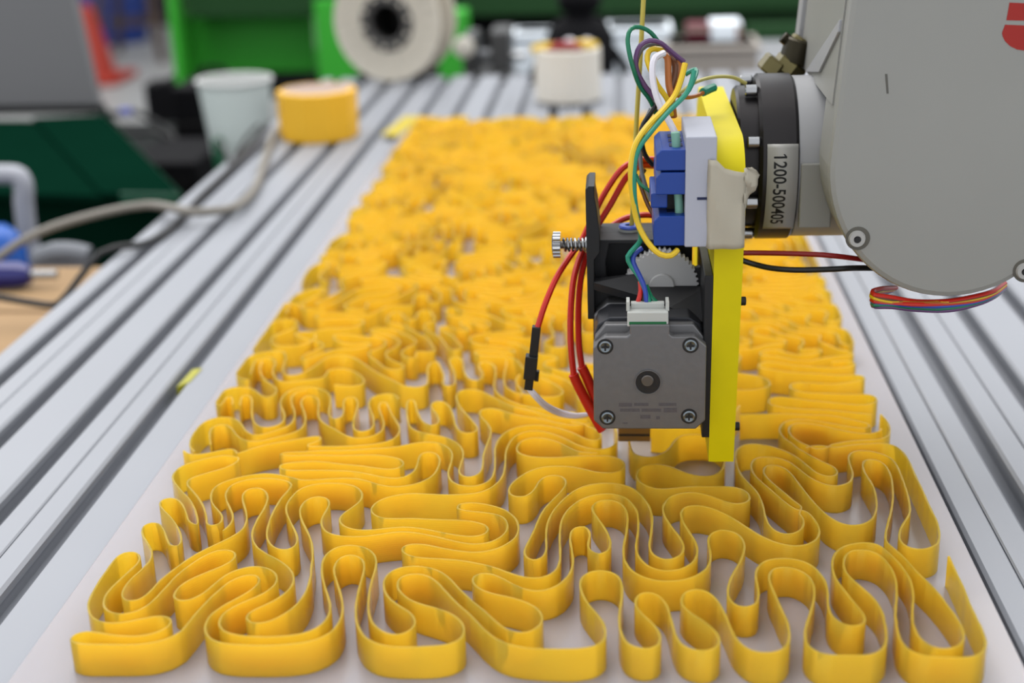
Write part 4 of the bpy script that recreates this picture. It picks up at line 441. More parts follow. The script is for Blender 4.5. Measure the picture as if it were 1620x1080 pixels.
3,31,14,27,28,8,16,-25,5,-31,-2,-31,-2,-31,1,-31,11,-28,24,-17,24,17,11,29,3,31,-2,31,-5,30,-7,31,-9,29,-10,30,-11,29,-10,29,-8,30,-3,31,8,29,20,24,29,7,27,-12,20,-24,11,-29,6,-31,2,-30,
1,-31,-1,-31,-2,-31,-2,-31,-3,-31,-3,-31,-3,-31,-1,-31,0,-31,2,-31,6,-30,9,-30,13,-28,18,-25,24,-20,28,-12,31,-4,31,2,30,8,27,14,22,22,18,25,13,28,8,30,5,31,1,30,0,31,-2,31,1,31,6,31,
15,27,25,17,29,-5,23,-21,13,-28,5,-30,1,-31,-4,-31,-6,-30,-8,-30,-10,-30,-10,-29,-11,-29,-9,-30,-8,-30,-6,-30,-4,-31,0,-31,7,-30,16,-26,29,-7,25,16,11,28,5,31,2,31,0,31,-1,31,2,31,5,30,11,29,
18,25,25,18,30,8,31,0,29,-10,24,-20,17,-26,11,-29,7,-30,5,-31,1,-31,-1,-31,-3,-30,-4,-31,-3,-31,0,-31,4,-31,11,-28,20,-23,29,-6,25,18,10,28,-1,31,-6,31,-8,30,-9,29,-8,30,-8,30,-7,30,-5,31,
-2,31,1,31,3,31,5,30,9,30,13,28,18,25,23,21,28,13,31,4,29,-8,20,-23,12,-29,11,-29,10,-29,8,-30,6,-31,4,-30,2,-31,-1,-31,-2,-31,-4,-31,-5,-31,-7,-30,-7,-30,-6,-30,-6,-31,-4,-31,0,-31,2,-30,
9,-30,17,-26,27,-14,30,5,26,17,17,25,8,30,3,31,0,31,-3,31,-3,31,-5,30,-5,31,-5,31,-7,30,-7,30,-8,30,-9,30,-9,29,-8,30,-7,30,-8,30,-10,30,-11,29,-11,29,-8,30,0,31,5,30,7,30,9,30,
8,30,9,30,9,30,8,30,8,30,7,30,7,30,6,30,5,31,5,31,4,30,4,31,3,31,1,31,-1,31,-4,31,-10,29,-18,24,-29,1,-20,-23,-7,-30,-2,-31,1,-31,3,-31,3,-31,3,-31,1,-31,-1,-31,-2,-31,-3,-31,
-4,-30,-5,-31,-7,-30,-9,-30,-11,-29,-16,-26,-23,-21,-29,-9,-30,5,-25,18,-19,25,-14,28,-10,29,-9,30,-9,29,-8,30,-8,30,-7,30,-7,31,-6,30,-6,31,-5,30,-7,30,-10,30,-14,27,-23,20,-30,1,-18,-23,-5,-31,4,-31,
7,-30,10,-29,10,-29,12,-29,12,-29,12,-28,12,-29,13,-28,11,-29,-6,-29,-6,-30,6,-30,0,-31,-7,-30,-14,-28,-23,-20,-30,-4,-25,17,-15,27,-8,30,-3,31,-2,31,1,31,0,31,-1,31,-2,31,-4,30,-7,31,-8,29,-10,30,
-9,29,-9,30,-6,31,-5,30,-4,31,-1,31,0,31,1,31,4,31,6,30,14,28,21,22,29,10,31,-3,29,-11,25,-18,22,-22,20,-24,16,-26,14,-27,13,-29,11,-29,12,-29,13,-28,18,-25,26,-15,28,8,12,28,-4,30,-15,27,
-19,24,-19,25,-17,26,-15,27,-16,27,-17,26,-10,29,-14,28,-13,28,-8,30,-4,31,0,31,6,30,11,29,19,24,26,16,30,7,31,-3,29,-10,28,-13,28,-14,28,-13,28,-13,29,-11,30,-7,29,9,6,28,-20,23,-26,16,-28,14,
-28,13,-30,11,-29,8,-31,5,-31,3,-31,3,-31,2,-31,2,-31,1,-31,0,-31,0,-31,-1,-31,-3,-29,-8],
[-200,5331,30,-8,24,-18,20,-23,22,-22,17,-25,11,-29,1,-31,-12,-28,-28,-5,-26,17,-21,23,-20,24,-21,23,-22,21,-25,19,-27,14,-30,10,-31,3,-30,-4,-30,-11,-25,-16,-21,-24,-15,-27,-11,-29,-8,-30,-5,-30,-2,-31,-1,-31,2,-31,
3,-31,3,-31,2,-31,2,-31,2,-31,-1,-31,-2,-31,-6,-31,-11,-28,-20,-24,-26,-15,-31,1,-28,14,-20,23,-14,28,-9,29,-5,31,-1,31,1,31,1,31,-1,31,-2,31,-6,30,-10,30,-17,26,-23,20,-29,12,-30,2,-31,-4,-30,-9,
-28,-13,-28,-13,-29,-11,-30,-8,-31,-5,-30,-5,-31,-3,-31,-3,-31,-3,-31,-3,-31,-3,-31,-3,-31,-3,-31,-3,-31,-2,-30,-7,-14,-19,30,-9,31,0,31,2,31,-1,31,-2,31,0,31,0,31,2,31,2,31,1,31,0,31,-1,31,-3,
30,-8,28,-12,23,-21,13,-28,-5,-29,-24,-18,-31,-4,-30,5,-30,7,-30,9,-30,8,-30,7,-31,6,-30,7,-31,6,-30,4,-31,2,-31,-2,-31,-4,-30,-9,-19,-22,12,-25,29,-11,31,-4,31,0,31,0,31,1,31,1,31,0,31,-2,
30,-6,30,-10,28,-12,29,-12,29,-11,30,-9,30,-3,29,10,20,24,11,28,4,31,1,31,-1,31,0,31,6,30,22,18,28,-10,16,-27,9,-29,3,-31,-1,-31,-2,-31,-5,-31,-9,-29,-13,-28,-18,-26,-23,-20,-28,-13,-31,-6,-30,3,
-30,9,-28,14,-26,16,-28,15,-29,11,-30,6,-31,0,-31,-4,-30,-8,-30,-7,-31,-4,-29,7,-26,17,-28,15,-28,12,-30,8,-31,0,-30,-7,-29,-10,-28,-15,-25,-18,-21,-22,-16,-27,-9,-30,-1,-31,5,-30,9,-30,12,-28,15,-27,17,-26,
17,-26,15,-28,8,-29,-3,-31,-26,-11,-20,20,-9,30,-10,29,-12,29,-12,29,-13,28,-15,27,-16,27,-17,25,-18,26,-18,25,-16,27,-9,29,6,30,20,24,23,20,24,20,24,20,21,23,17,26,8,29,-6,29,-29,10,-30,5,-29,-13,
-27,-14,-27,-16,-25,-18,-23,-21,-16,-27,-6,-30,0,-31,7,-30,13,-28,15,-27,17,-26,17,-26,18,-25,19,-25,18,-25,16,-27,14,-27,14,-28,12,-29,12,-28,11,-30,4,-30,-23,12,-18,25,-12,28,-13,29,-13,28,-14,27,-17,27,-21,22,
-28,11,-23,-16,0,-30,13,-28,17,-26,18,-25,19,-25,18,-25,17,-26,16,-26,15,-28,13,-28,11,-29,8,-30,-3,-30,-25,3,-16,26,-14,28,-13,28,-13,28,-16,27,-19,24,-29,8,-19,-20,2,-31,10,-29,14,-28,16,-26,16,-27,16,-27,
14,-27,9,-30,3,-30,-2,-31,-4,-31,-6,-31,-7,-30,-5,-31,-1,-31,3,-30,12,-29,22,-20,29,7,16,26,8,30,6,31,5,30,8,30,8,30,10,30,10,29,12,29,14,27,17,26,19,24,20,25,18,25,16,26,14,28,11,29,
5,31,-1,31,-4,30,-8,30,-10,30,-11,29,-11,29,-11,29,-9,30,-2,30,11,28,28,12,27,-13,18,-25,11,-29,5,-30,3,-31,1,-31,0,-31,-2,-31,-1,-31,0,-31,1,-31,4,-31,7,-30,10,-30,13,-28,16,-27,20,-23,22,-22,
24,-20,24,-19,23,-22,20,-23,17,-26,13,-28,8,-30,3,-31,-4,-31,-10,-29,-14,-28,-16,-26,-19,-25,-19,-25,-14,-27,1,-30,21,-20,30,0,27,15,21,23,17,26,13,29,9,29,6,31,4,30,1,31,-1,31,-2,31,-4,31,-6,31,
-5,30,-4,31,-5,31,-6,30,-7,30,-8,30,-10,30,-11,29,-12,28,-13,29,-13,28,-12,28,-11,30,-8,30,-5,30,0,31,6,30,16,27,27,11,28,-12,15,-26,5,-31,0,-31,-2,-31,-2,-31,2,-31,7,-30,12,-28,18,-26,23,-19,
29,-12,31,-3,31,2,30,6,30,9,30,9,30,8,30,4,31,-2,30,-6,30,-11,28,-13,27,-15,27,-15,28,-13,30,-9,31,-1,30,8,25,17,20,24,13,28,8,30,0,31,-6,30,-13,28,-22,21,-28,14,-30,7,-31,4,-31,6,
-25,17,-1,29,25,16,31,3,30,-5,29,-11,27,-16,23,-21,19,-24,16,-27,14,-28,8,-30,4,-30,0,-31,-4,-31,-10,-29,-15,-27,-20,-24,-25,-18,-29,-12,-30,-7,-31,1,-30,5,-30,9,-29,12,-28,13,-29,11,-31,3,-28,-11,-13,-26,
12,-28,25,-18,29,-8,31,-5,31,-4,31,-5,30,-4,31,-5,30,-8,29,-10,28,-14,26,-17,24,-19,26,-18,27,-15,30,-8,31,2,26,15,19,25,11,29,5,30,2,31,-1,31,-1,31,-2,31,-2,31,-1,31,-1,31,0,31,1,31,
3,31,6,31,7,30,10,29,13,28,16,27,20,24,23,20,27,15,30,7,31,-5,26,-17,20,-23,13,-28,10,-29,7,-31,4,-30,1,-31,1,-31,-1,-32,-1,-31,-2,-31,-3,-30,-2,-31,-1,-31,2,-31,6,-31,11,-29,15,-27,22,-21,
29,-12,31,1,28,11,23,21,17,25,11,29,6,31,1,31,-2,31,-4,31,-7,30,-7,30,-8,30,-7,30,-5,31,-3,31,3,31,12,28,26,16,30,0,29,-11,24,-19,21,-23,19,-25,17,-26,17,-26,16,-26,18,-26,17,-26,19,-24,
21,-23,25,-19,27,-14,30,-7,30,6,25,18,18,25,11,29,7,30,1,31,-4,31,-6,30,-8,30,-14,26,-27,15,-17,26,-13,28,-13,28,-12,29,-12,28,-12,29,-12,29,-11,29,-10,29,-8,30,-5,31,-2,31,3,30,10,30,18,24,
28,12,31,-3,27,-15,21,-23,16,-26,13,-28,13,-28,13,-29,13,-27,17,-27,20,-23,26,-17,30,-4,28,14,20,23,11,29,7,30,3,31,0,31,0,31,1,31,4,31,11,29,20,23,28,11,30,-4,27,-15,21,-23,15,-27,9,-30,
4,-30,2,-31,0,-31,0,-32,-1,-31,-1,-31,-2,-31,-1,-31,-2,-31,-2,-31,-3,-30,-4,-31,-5,-31,-8,-30,-11,-29,-14,-28,-13,-28,-12,-28,-9,-30,-6,-30,-1,-31,7,-30,20,-23,30,-6,29,10,23,21,14,27,9,30,6,30,4,31,
3,31,1,31,0,31,0,31,0,31,0,31,0,31,0,31,0,31,0,31,0,32,0,31,0,31,0,31,0,31,0,31,0,31,-1,31,-1,31,-3,31,-7,30,-12,29,-22,21,-29,10,-31,-1,-30,-4,-31,-6,-29,-9,-30,-11,-29,-8,
-28,11,-28,10,-30,-6,-26,-17],
[-1380,4354,10,29,4,31,-2,31,-8,30,-12,28,-13,29,-13,28,-13,28,-11,29,-9,30,-2,31,4,31,14,28,23,20,28,13,30,7,31,3,31,-4,30,-10,25,-17,15,-26,0,-31,-5,-31,-7,-30,-4,-31,-1,-31,-1,-31,0,-31,1,-32,
1,-31,3,-31,3,-31,5,-30,7,-31,10,-29,13,-28,18,-26,24,-18,30,0,18,24,2,31,-5,30,-10,30,-12,29,-13,28,-13,28,-13,29,-12,28,-10,30,-7,30,-4,31,1,31,5,31,7,30,14,28,21,22,26,17,30,10,31,3,
30,-3,30,-10,26,-16,21,-23,15,-28,6,-30,-1,-31,-7,-30,-11,-29,-12,-29,-12,-29,-5,-30,7,-30,18,-26,25,-17,30,-8,31,0,31,5,31,6,30,5,31,3,31,0,31,-5,30,-9,29,-12,28,-13,28,-12,30,-9,31,-3,30,8,
22,21,6,30,-13,27,-26,16,-30,9,-31,4,-31,3,-31,3,-31,3,-31,2,-31,2,-31,-1,-31,-2,-31,1,-30,6,-26,17,-18,25,-9,30,2,31,10,29,18,25,25,18,29,11,31,7,31,2,31,0,31,-1,31,-2,31,-2,31,0,
31,3,30,9,26,17,21,23,15,27,11,29,8,30,5,30,3,31,0,32,0,31,-2,31,-2,31,-2,31,0,31,1,31,3,31,5,31,9,29,14,29,19,24,26,16,30,6,31,-6,27,-15,25,-19,22,-22,21,-23,19,-24,21,-23,
24,-20,27,-15,30,-5,30,7,24,19,13,28,6,31,2,31,0,31,-3,31,-3,31,-4,31],
[-120,5316,-28,-15,-29,-8,-30,7,-28,14,-28,13,-28,14,-28,14,-29,11,-30,10,-29,12,-27,16,-25,18,-24,19,-27,17,-29,10,-27,-10,-13,-28,3,-30,11,-30,13,-28,13,-28,11,-29,8,-31,4,-30,1,-32,-1,-31,-3,-31,-2,-31,-3,-31,
-1,-31,-1,-31,1,-31,3,-31,2,-32,0,-31,-3,-31,-11,-29,-23,-20,-27,7,-16,27,-6,30,0,31,1,31,2,32,-1,31,-3,31,-6,30,-10,30,-14,27,-18,25,-23,22,-26,17,-29,12,-29,12,-27,14,-25,19,-20,23,-15,28,-10,29,
-8,30,-6,31,-6,30,-6,31,-5,31,-4,31,-4,31,1,31,16,14,15,-27,7,-30,7,-31,7,-30,8,-30,9,-30,10,-30,13,-28,17,-26,25,-17,21,20,2,31,-6,30,-10,30,-12,29,-11,29,-10,29,-3,31,15,26,28,-2,21,-22,
15,-28,9,-30,8,-30,7,-30,6,-31,7,-30,6,-31,9,-30,10,-29,16,-27,25,-16,27,10,9,29,-4,31,-11,29,-12,29,-13,28,-13,29,-13,28,-12,29,-11,29,-10,29,-10,30,-7,30,-5,31,-1,31,7,30,21,22,31,3,27,-14,
23,-21,20,-24,21,-23,20,-24,20,-23,22,-23,22,-22,23,-21,25,-19,25,-18,26,-17,26,-18,27,-16,27,-15,28,-13,30,-9,31,-3,30,-7,31,-6],
[-87,5024,-31,-1,-30,6,-25,17,-21,23,-20,24,-20,24,-23,20,-27,16,-30,9,-30,-3,-28,-14,-19,-24,-9,-30,-1,-31,7,-30,17,-25,25,-18,30,-8,31,-2,31,1,31,2,30,4,31,4,31,2,31,1,31,4,31,0,26,-15,21,-24,
12,-28,1,-31,-10,-28,-25,-18,-30,-4,-31,4,-29,9,-29,13,-28,12,-30,10,-30,5,-31,-1,-30,-8,-27,-16,-23,-21,-19,-24,-16,-27,-13,-28,-11,-29,-7,-30,-1,-31,8,-30,23,-19,29,3,20,24,11,29,7,30,5,31,9,29,16,27,
27,13,29,-9,16,-26,5,-30,-2,-31,-8,-30,-10,-29,-13,-29,-12,-28,-11,-29,-10,-30,-7,-30,-6,-30,-5,-31,-5,-31,-4,-30,-5,-31,-5,-31,-5,-30,-5,-31,-5,-31,-1,-31,8,-29,23,-19,25,15,12,28,3,31,-1,31,-2,31,-2,31,
-1,31,0,31,1,31,4,31,5,31,6,30,8,30,10,30,11,29,14,28,15,27,17,25,21,24,24,19,27,15,30,8,31,-2,29,-9,26,-18,21,-22,17,-26,14,-28,11,-29,9,-30,6,-30,4,-31,3,-31,0,-31,-1,-31,-2,-31,
-2,-31,-3,-31,-3,-31,-2,-31,1,-31,6,-30,16,-26,26,-15,30,8,21,22,10,29,3,31,-3,31,-6,30,-8,30,-10,29,-9,30,-9,30,-8,30,-5,30,-2,31,1,31,7,31,12,28,19,24,27,16,30,6,31,-3,29,-10,26,-17,
24,-20,24,-20,27,-13,30,5,19,23,4,30,-7,31,-18,24,-27,16,-30,7,-31,2,-31,-2,-31,-2,-31,-4,-30,-5,-31,-6,-31,-4,-30,2,-28,13,-20,23,-13,28,-8,30,-2,31,5,31,14,27,23,21,30,7,30,-7,26,-16,22,-21,
22,-22,24,-20,28,-14,30,-2,29,12,20,22,14,28,9,30,5,31,4,30,3,31,1,31,0,31,-1,31,-3,31,-9,30,-17,26,-27,13,-31,4,-31,-1,-29,-10,-24,-20,-15,-27,-10,-29,-10,-30,-12,-28,-16,-27,-20,-23,-26,-18,-30,0,
-26,16,-14,28,-7,30,-4,31,-2,31,-1,31,-1,31,-1,31],
[497,5883,31,-9,30,-10,29,-14,25,-19,20,-24,11,-30,0,-32,-14,-28,-23,-22,-29,-12,-32,-6,-32,-2,-32,0],
[1053,5406,6,-30,6,-31,2,-31,-1,-31,-4,-31,-7,-30,-11,-29,-21,-22,-28,-13,-31,-4,-30,-5,-31,-7,-29,-9,-29,-12,-29,-12,-20,-23,-25,-14,-29,6,-19,24,-23,22,-15,27,-12,28,-6,31,-1,31,5,30,13,28,24,19,30,4,30,-8,
28,-14,25,-18,24,-19,26,-18,27,-15,30,-9,30,-5,31,4,26,17,16,26],
[1019,5406,-30,9,-30,9,-30,8,-30,8,-30,7,-31,7,-31,5,-31,5,-30,4,-31,5,-31,7,-29,10,-24,19,-12,29,1,30,20,23,30,7,31,-4,30,-9,29,-11,28,-12,30,-11,30,-8,30,-7,31,-7,30,-5,31,-6,31,-1,30,8,
24,19,9,29,-7,30,-23,18,-31,6,-31,1,-31,0,-31,1,-32,2,-31,3,-30,5,-30,7,-29,13,-21,22,-11,29,4,30,20,23,30,8,30,-6,30,-8,30,-8,31,-2,31,6,29,10,30,11,29,9,27,16,5,29,-23,19,-31,3,
-31,0,-31,2,-31,3,-31,5,-30,5,-31,6,-30,7,-31,7,-30,9,-29,9,-29,12,-27,15,-19,24,-1,30,19,24,29,8,31,-5,29,-10,29,-13,28,-13,29,-12,30,-9,30,-6,31,-3,31,0,31,2,31,7,28,12,18,24,-10,27,
-28,12,-31,-1,-30,-7],
[-1672,5029,-19,25,-14,27,-9,30,-6,31,-3,31,-2,31,0,31,0,31,4,31,9,30,18,25,25,17,31,2,29,-11,25,-19,19,-24,17,-26,14,-28,14,-28,18,-25,24,-20,30,1,28,14,23,20,20,24,17,27,11,29,4,30,-1,31,
-5,31,-8,30,-9,30,-11,29,-10,30,-9,30,-7,30,-3,31,6,30,19,24,27,15],
[-1625,5093,-10,29,-10,30,-9,30,-8,30,-5,30,2,31,21,21,29,-4,22,-22,17,-26,15,-27,15,-27,18,-26,22,-21,28,-14,31,-2,30,9,27,15,25,17,25,19,22,23,15,27,8,30,2,31,-1,31,-4,31,-7,30,-9,30,-11,29,
-10,29,-11,30,-8,30,-3,31,9,29,26,12,24,-19,13,-28,8,-30,5,-31,5,-31,5,-30,7,-31,9,-29,12,-29,15,-27,19,-25,20,-24,21,-23,20,-24,21,-23,22,-22,26,-16,30,-8,31,4,25,18,17,26,7,30,1,31,-2,31,
-6,30,-8,30,-9,30,-9,30,-9,30,-8,30,-4,31,6,30,21,-8,11,-29,9,-29,10,-30,10,-29,11,-30,12,-28,12,-29,11,-29,8,-30,5,-31,1,-31,-5,-31,-11,-28,-21,-24,-26,-15,-30,-11,-30,-6,-31,-4,-31,-3,-31,-3,-31,-3,
-31,-1,-31,0,-31,3,-5,19,24,20,16,26,-11,24,-31,0,-29,-11,-28,-14,-27,-15,-28,-14,-28,-13,-28,-14,-27,-16,-25,-18,-20,-24,-24,-19,-9,19,-20,19,-30,-8,-26,-16,-27,-16,-30,-9,-31,-3,-27,13,-20,24],
[-1647,5512,-6,30,-8,30,-15,28,-17,-7,-1,-31,-3,-31,-5,-30,-16,19,-7,30,0,31,0,31,0,31,5,31,16,26,26,17,30,-1,27,-14,23,-21,20,-25,18,-25,20,-24,27,-11,20,20,4,31,-4,31,-11,29,-17,26,-19,24,-20,24,
-17,26,-15,27,-13,29,-11,29,-9,30,-8,30,-5,30,-5,31,0,31],
[-1612,5505,-5,30,-6,31,-2,31,21,16,19,-23,11,-29,8,-30,7,-30,7,-30,7,-31,8,-30,9,-29,10,-30,13,-28,17,-26,22,-21,29,-8,28,12,18,25,5,30,-2,31,-7,30,-10,30,-11,29,-12,29,-9,29,-8,30,-4,31,0,31,
5,30,11,29,19,24,27,16,30,6,30,-6,27,-15,23,-20,19,-25,13,-28,8,-30,6,-31,5,-30,3,-31,4,-31,5,-31,7,-30,11,-29,21,-21,22,16,4,31,-2,31,-6,30,-6,30,-6,31,-4,31,7,30,24,11,20,-22,10,-29,
6,-31,3,-31,2,-31,2,-31,2,-31,2,-31,3,-31,5,-30,8,-30,15,-27,27,-13,24,16,8,30,1,31,-4,31,-6,30,-8,30,-10,30,-9,29,-10,30,-8,30,-4,30,1,31,10,29,23,20,30,8,29,-9,19,-23,12,-29],
[-1647,5801,-29,13,-24,19,-16,27,-7,30,-2,31,0,31,0,31,0,31,0,32,4,30,10,30,15,27,21,23,27,15,30,6,29,-9,23,-21,14,-27,9,-30,5,-31,3,-31,3,-31,4,-31,4,-31,8,-30,13,-28,22,-22,30,0,25,18,
16,27,12,29,9,29,8,30,9,30,10,30,14,28,20,23,28,13,30,-3,28,-14,23,-21,20,-24,18,-25,18,-26,18,-26,17,-26,17,-25,19,-25,20,-24,21,-23,21,-23,21,-23,20,-24,19,-25,23,-21,27,-15,30,-6,29,10,16,25,
3,31,-3,31,-4,31,-5,31,-4,31,-4,31,-2,31,2,31,8,30,24,1,12,-28,9,-30,8,-30,8,-31,7,-30,6,-30,4,-31,1,-32,4,-30,15,-27,26,2,9,29,1,31,-4,31,-5,31,-6,31,-7,30,-8,30,-8,30,-9,30,
-7,31,1,30,22,19,24,-15,12,-28,6,-31,4,-31,4,-31,5,-31,7,-30,9,-30,11,-29,18,-25,28,-9,15,26,4,31,-4,30,-8,31,-10,29,-7,30,-1,31,15,24,29,-8,18,-25,11,-29,6,-30,4,-31,2,-31,1,-31,0,-32,
0,-31,2,-31,3,-31,6,-30,9,-30,12,-29,17,-26,20,-24,22,-23,22,-21,24,-21,25,-18,26,-17,28,-13,30,-10,30,-8,30,-7,31,-7,30,-7],
[-1658,5871,-3,31,-4,31,-5,31,-4,31,-3,31,4,31,21,21,30,3,26,-16,14,-28,7,-30,4,-31,3,-31,4,-31,8,-30,10,-30,13,-28,17,-26,26,-17,30,-3,31,6,30,7,31,8,29,10,22,21,6,31,0,31,7,30,24,18,
30,-2,28,-15,24,-20,21,-23,19,-25,16,-27,12,-28,6,-31,-9,-29,-25,-17,-31,0,-31,7,-30,9],
[-419,5602,0,33,-1,33,-11,33,-9,33,-9,33,-5,34,3,34,9,33],
[-515,6045,3,-32,1,-32,1,-31,-1,-32,0,-32,0,-32,2,-32,3,-31,4,-32,8,-30,13,-30,16,-27,20,-25,28,-12,29,-11,29,-14,30,-8,32,-3,31,8,19,24,5,31,-8,30,-13,29,-17,28,-19,25,-22,23,-25,19],
[-1725,6213,0,31,0,31,0,31,0,31,0,32,0,31,0,31,0,31,0,31,0,31,0,32,4,30,20,23,12,29,28,5,28,-12,24,-21,14,-28,6,-30,0,-31,-10,-30,-17,-25,-20,-24,-18,-26,-11,-29,-5,-31,2,-31,9,-30,17,-26,
24,-19,29,-11,31,-1,30,10,26,17,21,22,13,29,7,29,-4,31,-1,31],
[-1725,6622,0,33,0,32,0,33,0,33,0,33,0,32,0,33,0,33,27,13,30,-8,25,-18,31,-11],
[-1688,6736,-3,32,-1,32,-1,32,-2,32,-7,31,-7,31,-1,32,4,32,7,31,10,31,13,29,15,28,20,25,25,20,30,3,18,-25,6,-31,0,-32,-6,-32,-12,-29,-17,-27,-17,-27,-14,-29,-5,-31,-6,-31,4,-30,20,-25,26,-18,31,-6,
32,3,31,7],
[-1708,7228,-4,32,-4,31,-4,31,-3,31,-2,31,0,32,0,31,0,32,3,31,5,31,7,30,10,30,16,26,29,0,18,-25,8,-31,0,-31,-4,-31,-5,-31,-4,-31,-2,-32,1,-31,4,-31,9,-30,15,-28,19,-24,22,-22],
[11,5508,10,-30,11,-29,17,-26,28,-14,31,0,27,15,20,24,14,28,7,31,0,31,-4,31,-5,31,-2,31,4,31,11,29,22,23,29,7,27,-16,17,-26,9,-30,2,-31,0,-31,0,-32,2,-31,5,-31,10,-30,17,-25,29,-10,26,17,
17,26,9,30,1,31,-1,32,-1,31,2,31,5,31,8,31,8,30,6,31,3,31,-1,32,-7,30,-13,29,-22,21,-30,-2,-28,-15],
[495,5509,-9,-30,-10,-30,-13,-29,-7,-30,-8,-31,-12,-29,-17,-27,-21,-23,-27,-16,-31,-3,-30,10,-30,9,-32,-2,-30,-8,-31,-5,-32,3,-30,7]]
def plan_lines():
    out = []
    for row in PLAN:
        x = y = 0; pts = []
        for i in range(0, len(row), 2): x += row[i]; y += row[i + 1]; pts.append((x * 1e-4, y * 1e-4))
        out.append(pts)
    return out
prnt = thing('printed_ribbon_mat', 'meandering translucent yellow-orange plastic ribbons 3D printed on edge on the milky sheet', 'print')
RZ0, RZ1, RT = 0.004, 0.0150, 0.00038
for pl in plan_lines():
    P = [Vector((x, y, 0)) for x, y in pl]; n = len(P); closed = (P[0] - P[-1]).length < 0.003 and n > 100
    Q = curve(P, 0.0012); n = len(Q); vs = []; fs = []
    for i in range(n):
        t = (Q[min(i + 1, n - 1)] - Q[max(i - 1, 0)]).normalized(); nr = Vector((-t.y, t.x, 0))
        w = RT * (1 + 0.10 * math.sin(Q[i].x * 900 + Q[i].y * 700)); top = RZ1 + 0.00012 * math.sin(Q[i].x * 310) + 0.00012 * math.sin(Q[i].y * 270)
        for s, z in ((-1, RZ0), (-1, top - 0.0002), (-0.55, top), (0.55, top), (1, top - 0.0002), (1, RZ0)):
            vs.append((Q[i].x + nr.x * w * s, Q[i].y + nr.y * w * s, z))
    for i in range(n - 1):
        a, b = i * 6, (i + 1) * 6
        for k in range(6): fs.append((a + k, a + (k + 1) % 6, b + (k + 1) % 6, b + k))
    fs.append(tuple(range(6))[::-1]); fs.append(tuple((n - 1) * 6 + k for k in range(6)))
    mb = MB(); mb.add(vs, fs, True); mb.build('ribbon', M_rib, prnt)

# strip of yellow tape at the far corner of the sheet
M_ytape = mat('yellow_tape', (238, 214, 70), 0.35, var=0.04)
q = [flat(*p, 0.0042) for p in ((603, 213), (628, 216), (672, 184), (640, 184))]
tag(MB().prism([(v.x, v.y, 0.0041) for v in q], (0, 0, 0.0004)).build('tape_strip', M_ytape), 'short strip of yellow tape at the far left corner of the sheet', 'tape')
# scrap left in a slot
M_scrap = mat('yellow_scrap', (205, 200, 40), 0.4)
p = flat(303, 593, 0.0)
tag(MB().prism([(p.x - .004, p.y - .012, -.006), (p.x + .002, p.y - .010, -.004), (p.x + .003, p.y + .008, -.004), (p.x - .003, p.y + .012, -.006)], (0, 0, .0045)).build('plastic_scrap', M_scrap), 'small yellow-green plastic scrap caught in a table slot', 'scrap')

# ================================================================== print head
YM = 0.4680                                   # plane of the motor's rear face
M_cast = mat('cast_motor_cap', (140, 139, 140), 0.42, metal=0.55, var=0.10, scale=400, bump=0.05)
M_stator = mat('dark_stator', (62, 63, 68), 0.42, metal=0.5)
M_black = mat('black_plastic', (24, 24, 26), 0.45, var=0.15, scale=200, bump=0.04)
M_black2 = mat('black_nylon', (40, 40, 43), 0.55, var=0.15, scale=300, bump=0.06)
M_chrome = mat('bright_steel', (205, 206, 208), 0.22, metal=1.0)
M_screw = mat('zinc_screw', (150, 160, 166), 0.3, metal=0.9)
M_bore = mat('dark_bore', (38, 36, 36), 0.5)
M_shaft = mat('steel_shaft', (128, 122, 116), 0.35, metal=0.8)
M_white = mat('white_nylon', (226, 228, 222), 0.4, sss=0.1)
M_wgear = mat('gear_nylon', (222, 221, 220), 0.45)
M_greenst = mat('green_print', (20, 120, 66), 0.5)
mc = at(1027.5, 597, YM); cx, cz = mc.x, mc.z
hw = (at(1117, 597, YM).x - at(938.5, 597, YM).x) / 2        # half width of the motor
u = hw / 21.15                                               # one true millimetre of the motor
motor = thing('stepper_motor', 'square grey stepper motor with four corner screws facing the camera', 'motor')
def fp(pts, y): return [(cx + a * u, y, cz + b * u) for a, b in pts]
face = [(-21.1, -17.6), (-17.6, -21.1), (17.6, -21.1), (21.1, -17.6), (21.1, 12.5), (17.0, 16.3), (8.4, 16.3), (7.4, 17.3), (7.4, 21.1), (-7.4, 21.1), (-7.4, 17.3), (-8.4, 16.3), (-16.5, 16.3), (-21.1, 12.0)]
cap = MB().prism(fp(face, YM), (0, 9 * u, 0), 0.0005).build('rear_cap', M_cast, motor)
MB().prism(fp([(-20.6, 14), (-16.5, 19.4), (16.5, 19.4), (20.6, 14), (20.6, -17), (-20.6, -17)], YM + 5 * u), (0, 6 * u, 0), 0.0005).build('shoulder', M_cast, motor)
MB().prism(fp([(-20.9, -16.5), (-16.5, -20.9), (16.5, -20.9), (20.9, -16.5), (20.9, 13.5), (19.5, 18), (15, 20.9), (-15, 20.9), (-19.5, 18), (-20.9, 13.5)], YM + 9 * u), (0, 17 * u, 0), 0.0006).build('stator', M_stator, motor)
MB().prism(fp([(-21.1, -17.6), (-17.6, -21.1), (17.6, -21.1), (21.1, -17.6), (21.1, 16), (16, 21.1), (-16, 21.1), (-21.1, 16)], YM + 26 * u), (0, 8 * u, 0), 0.0006).build('front_cap', M_cast, motor)
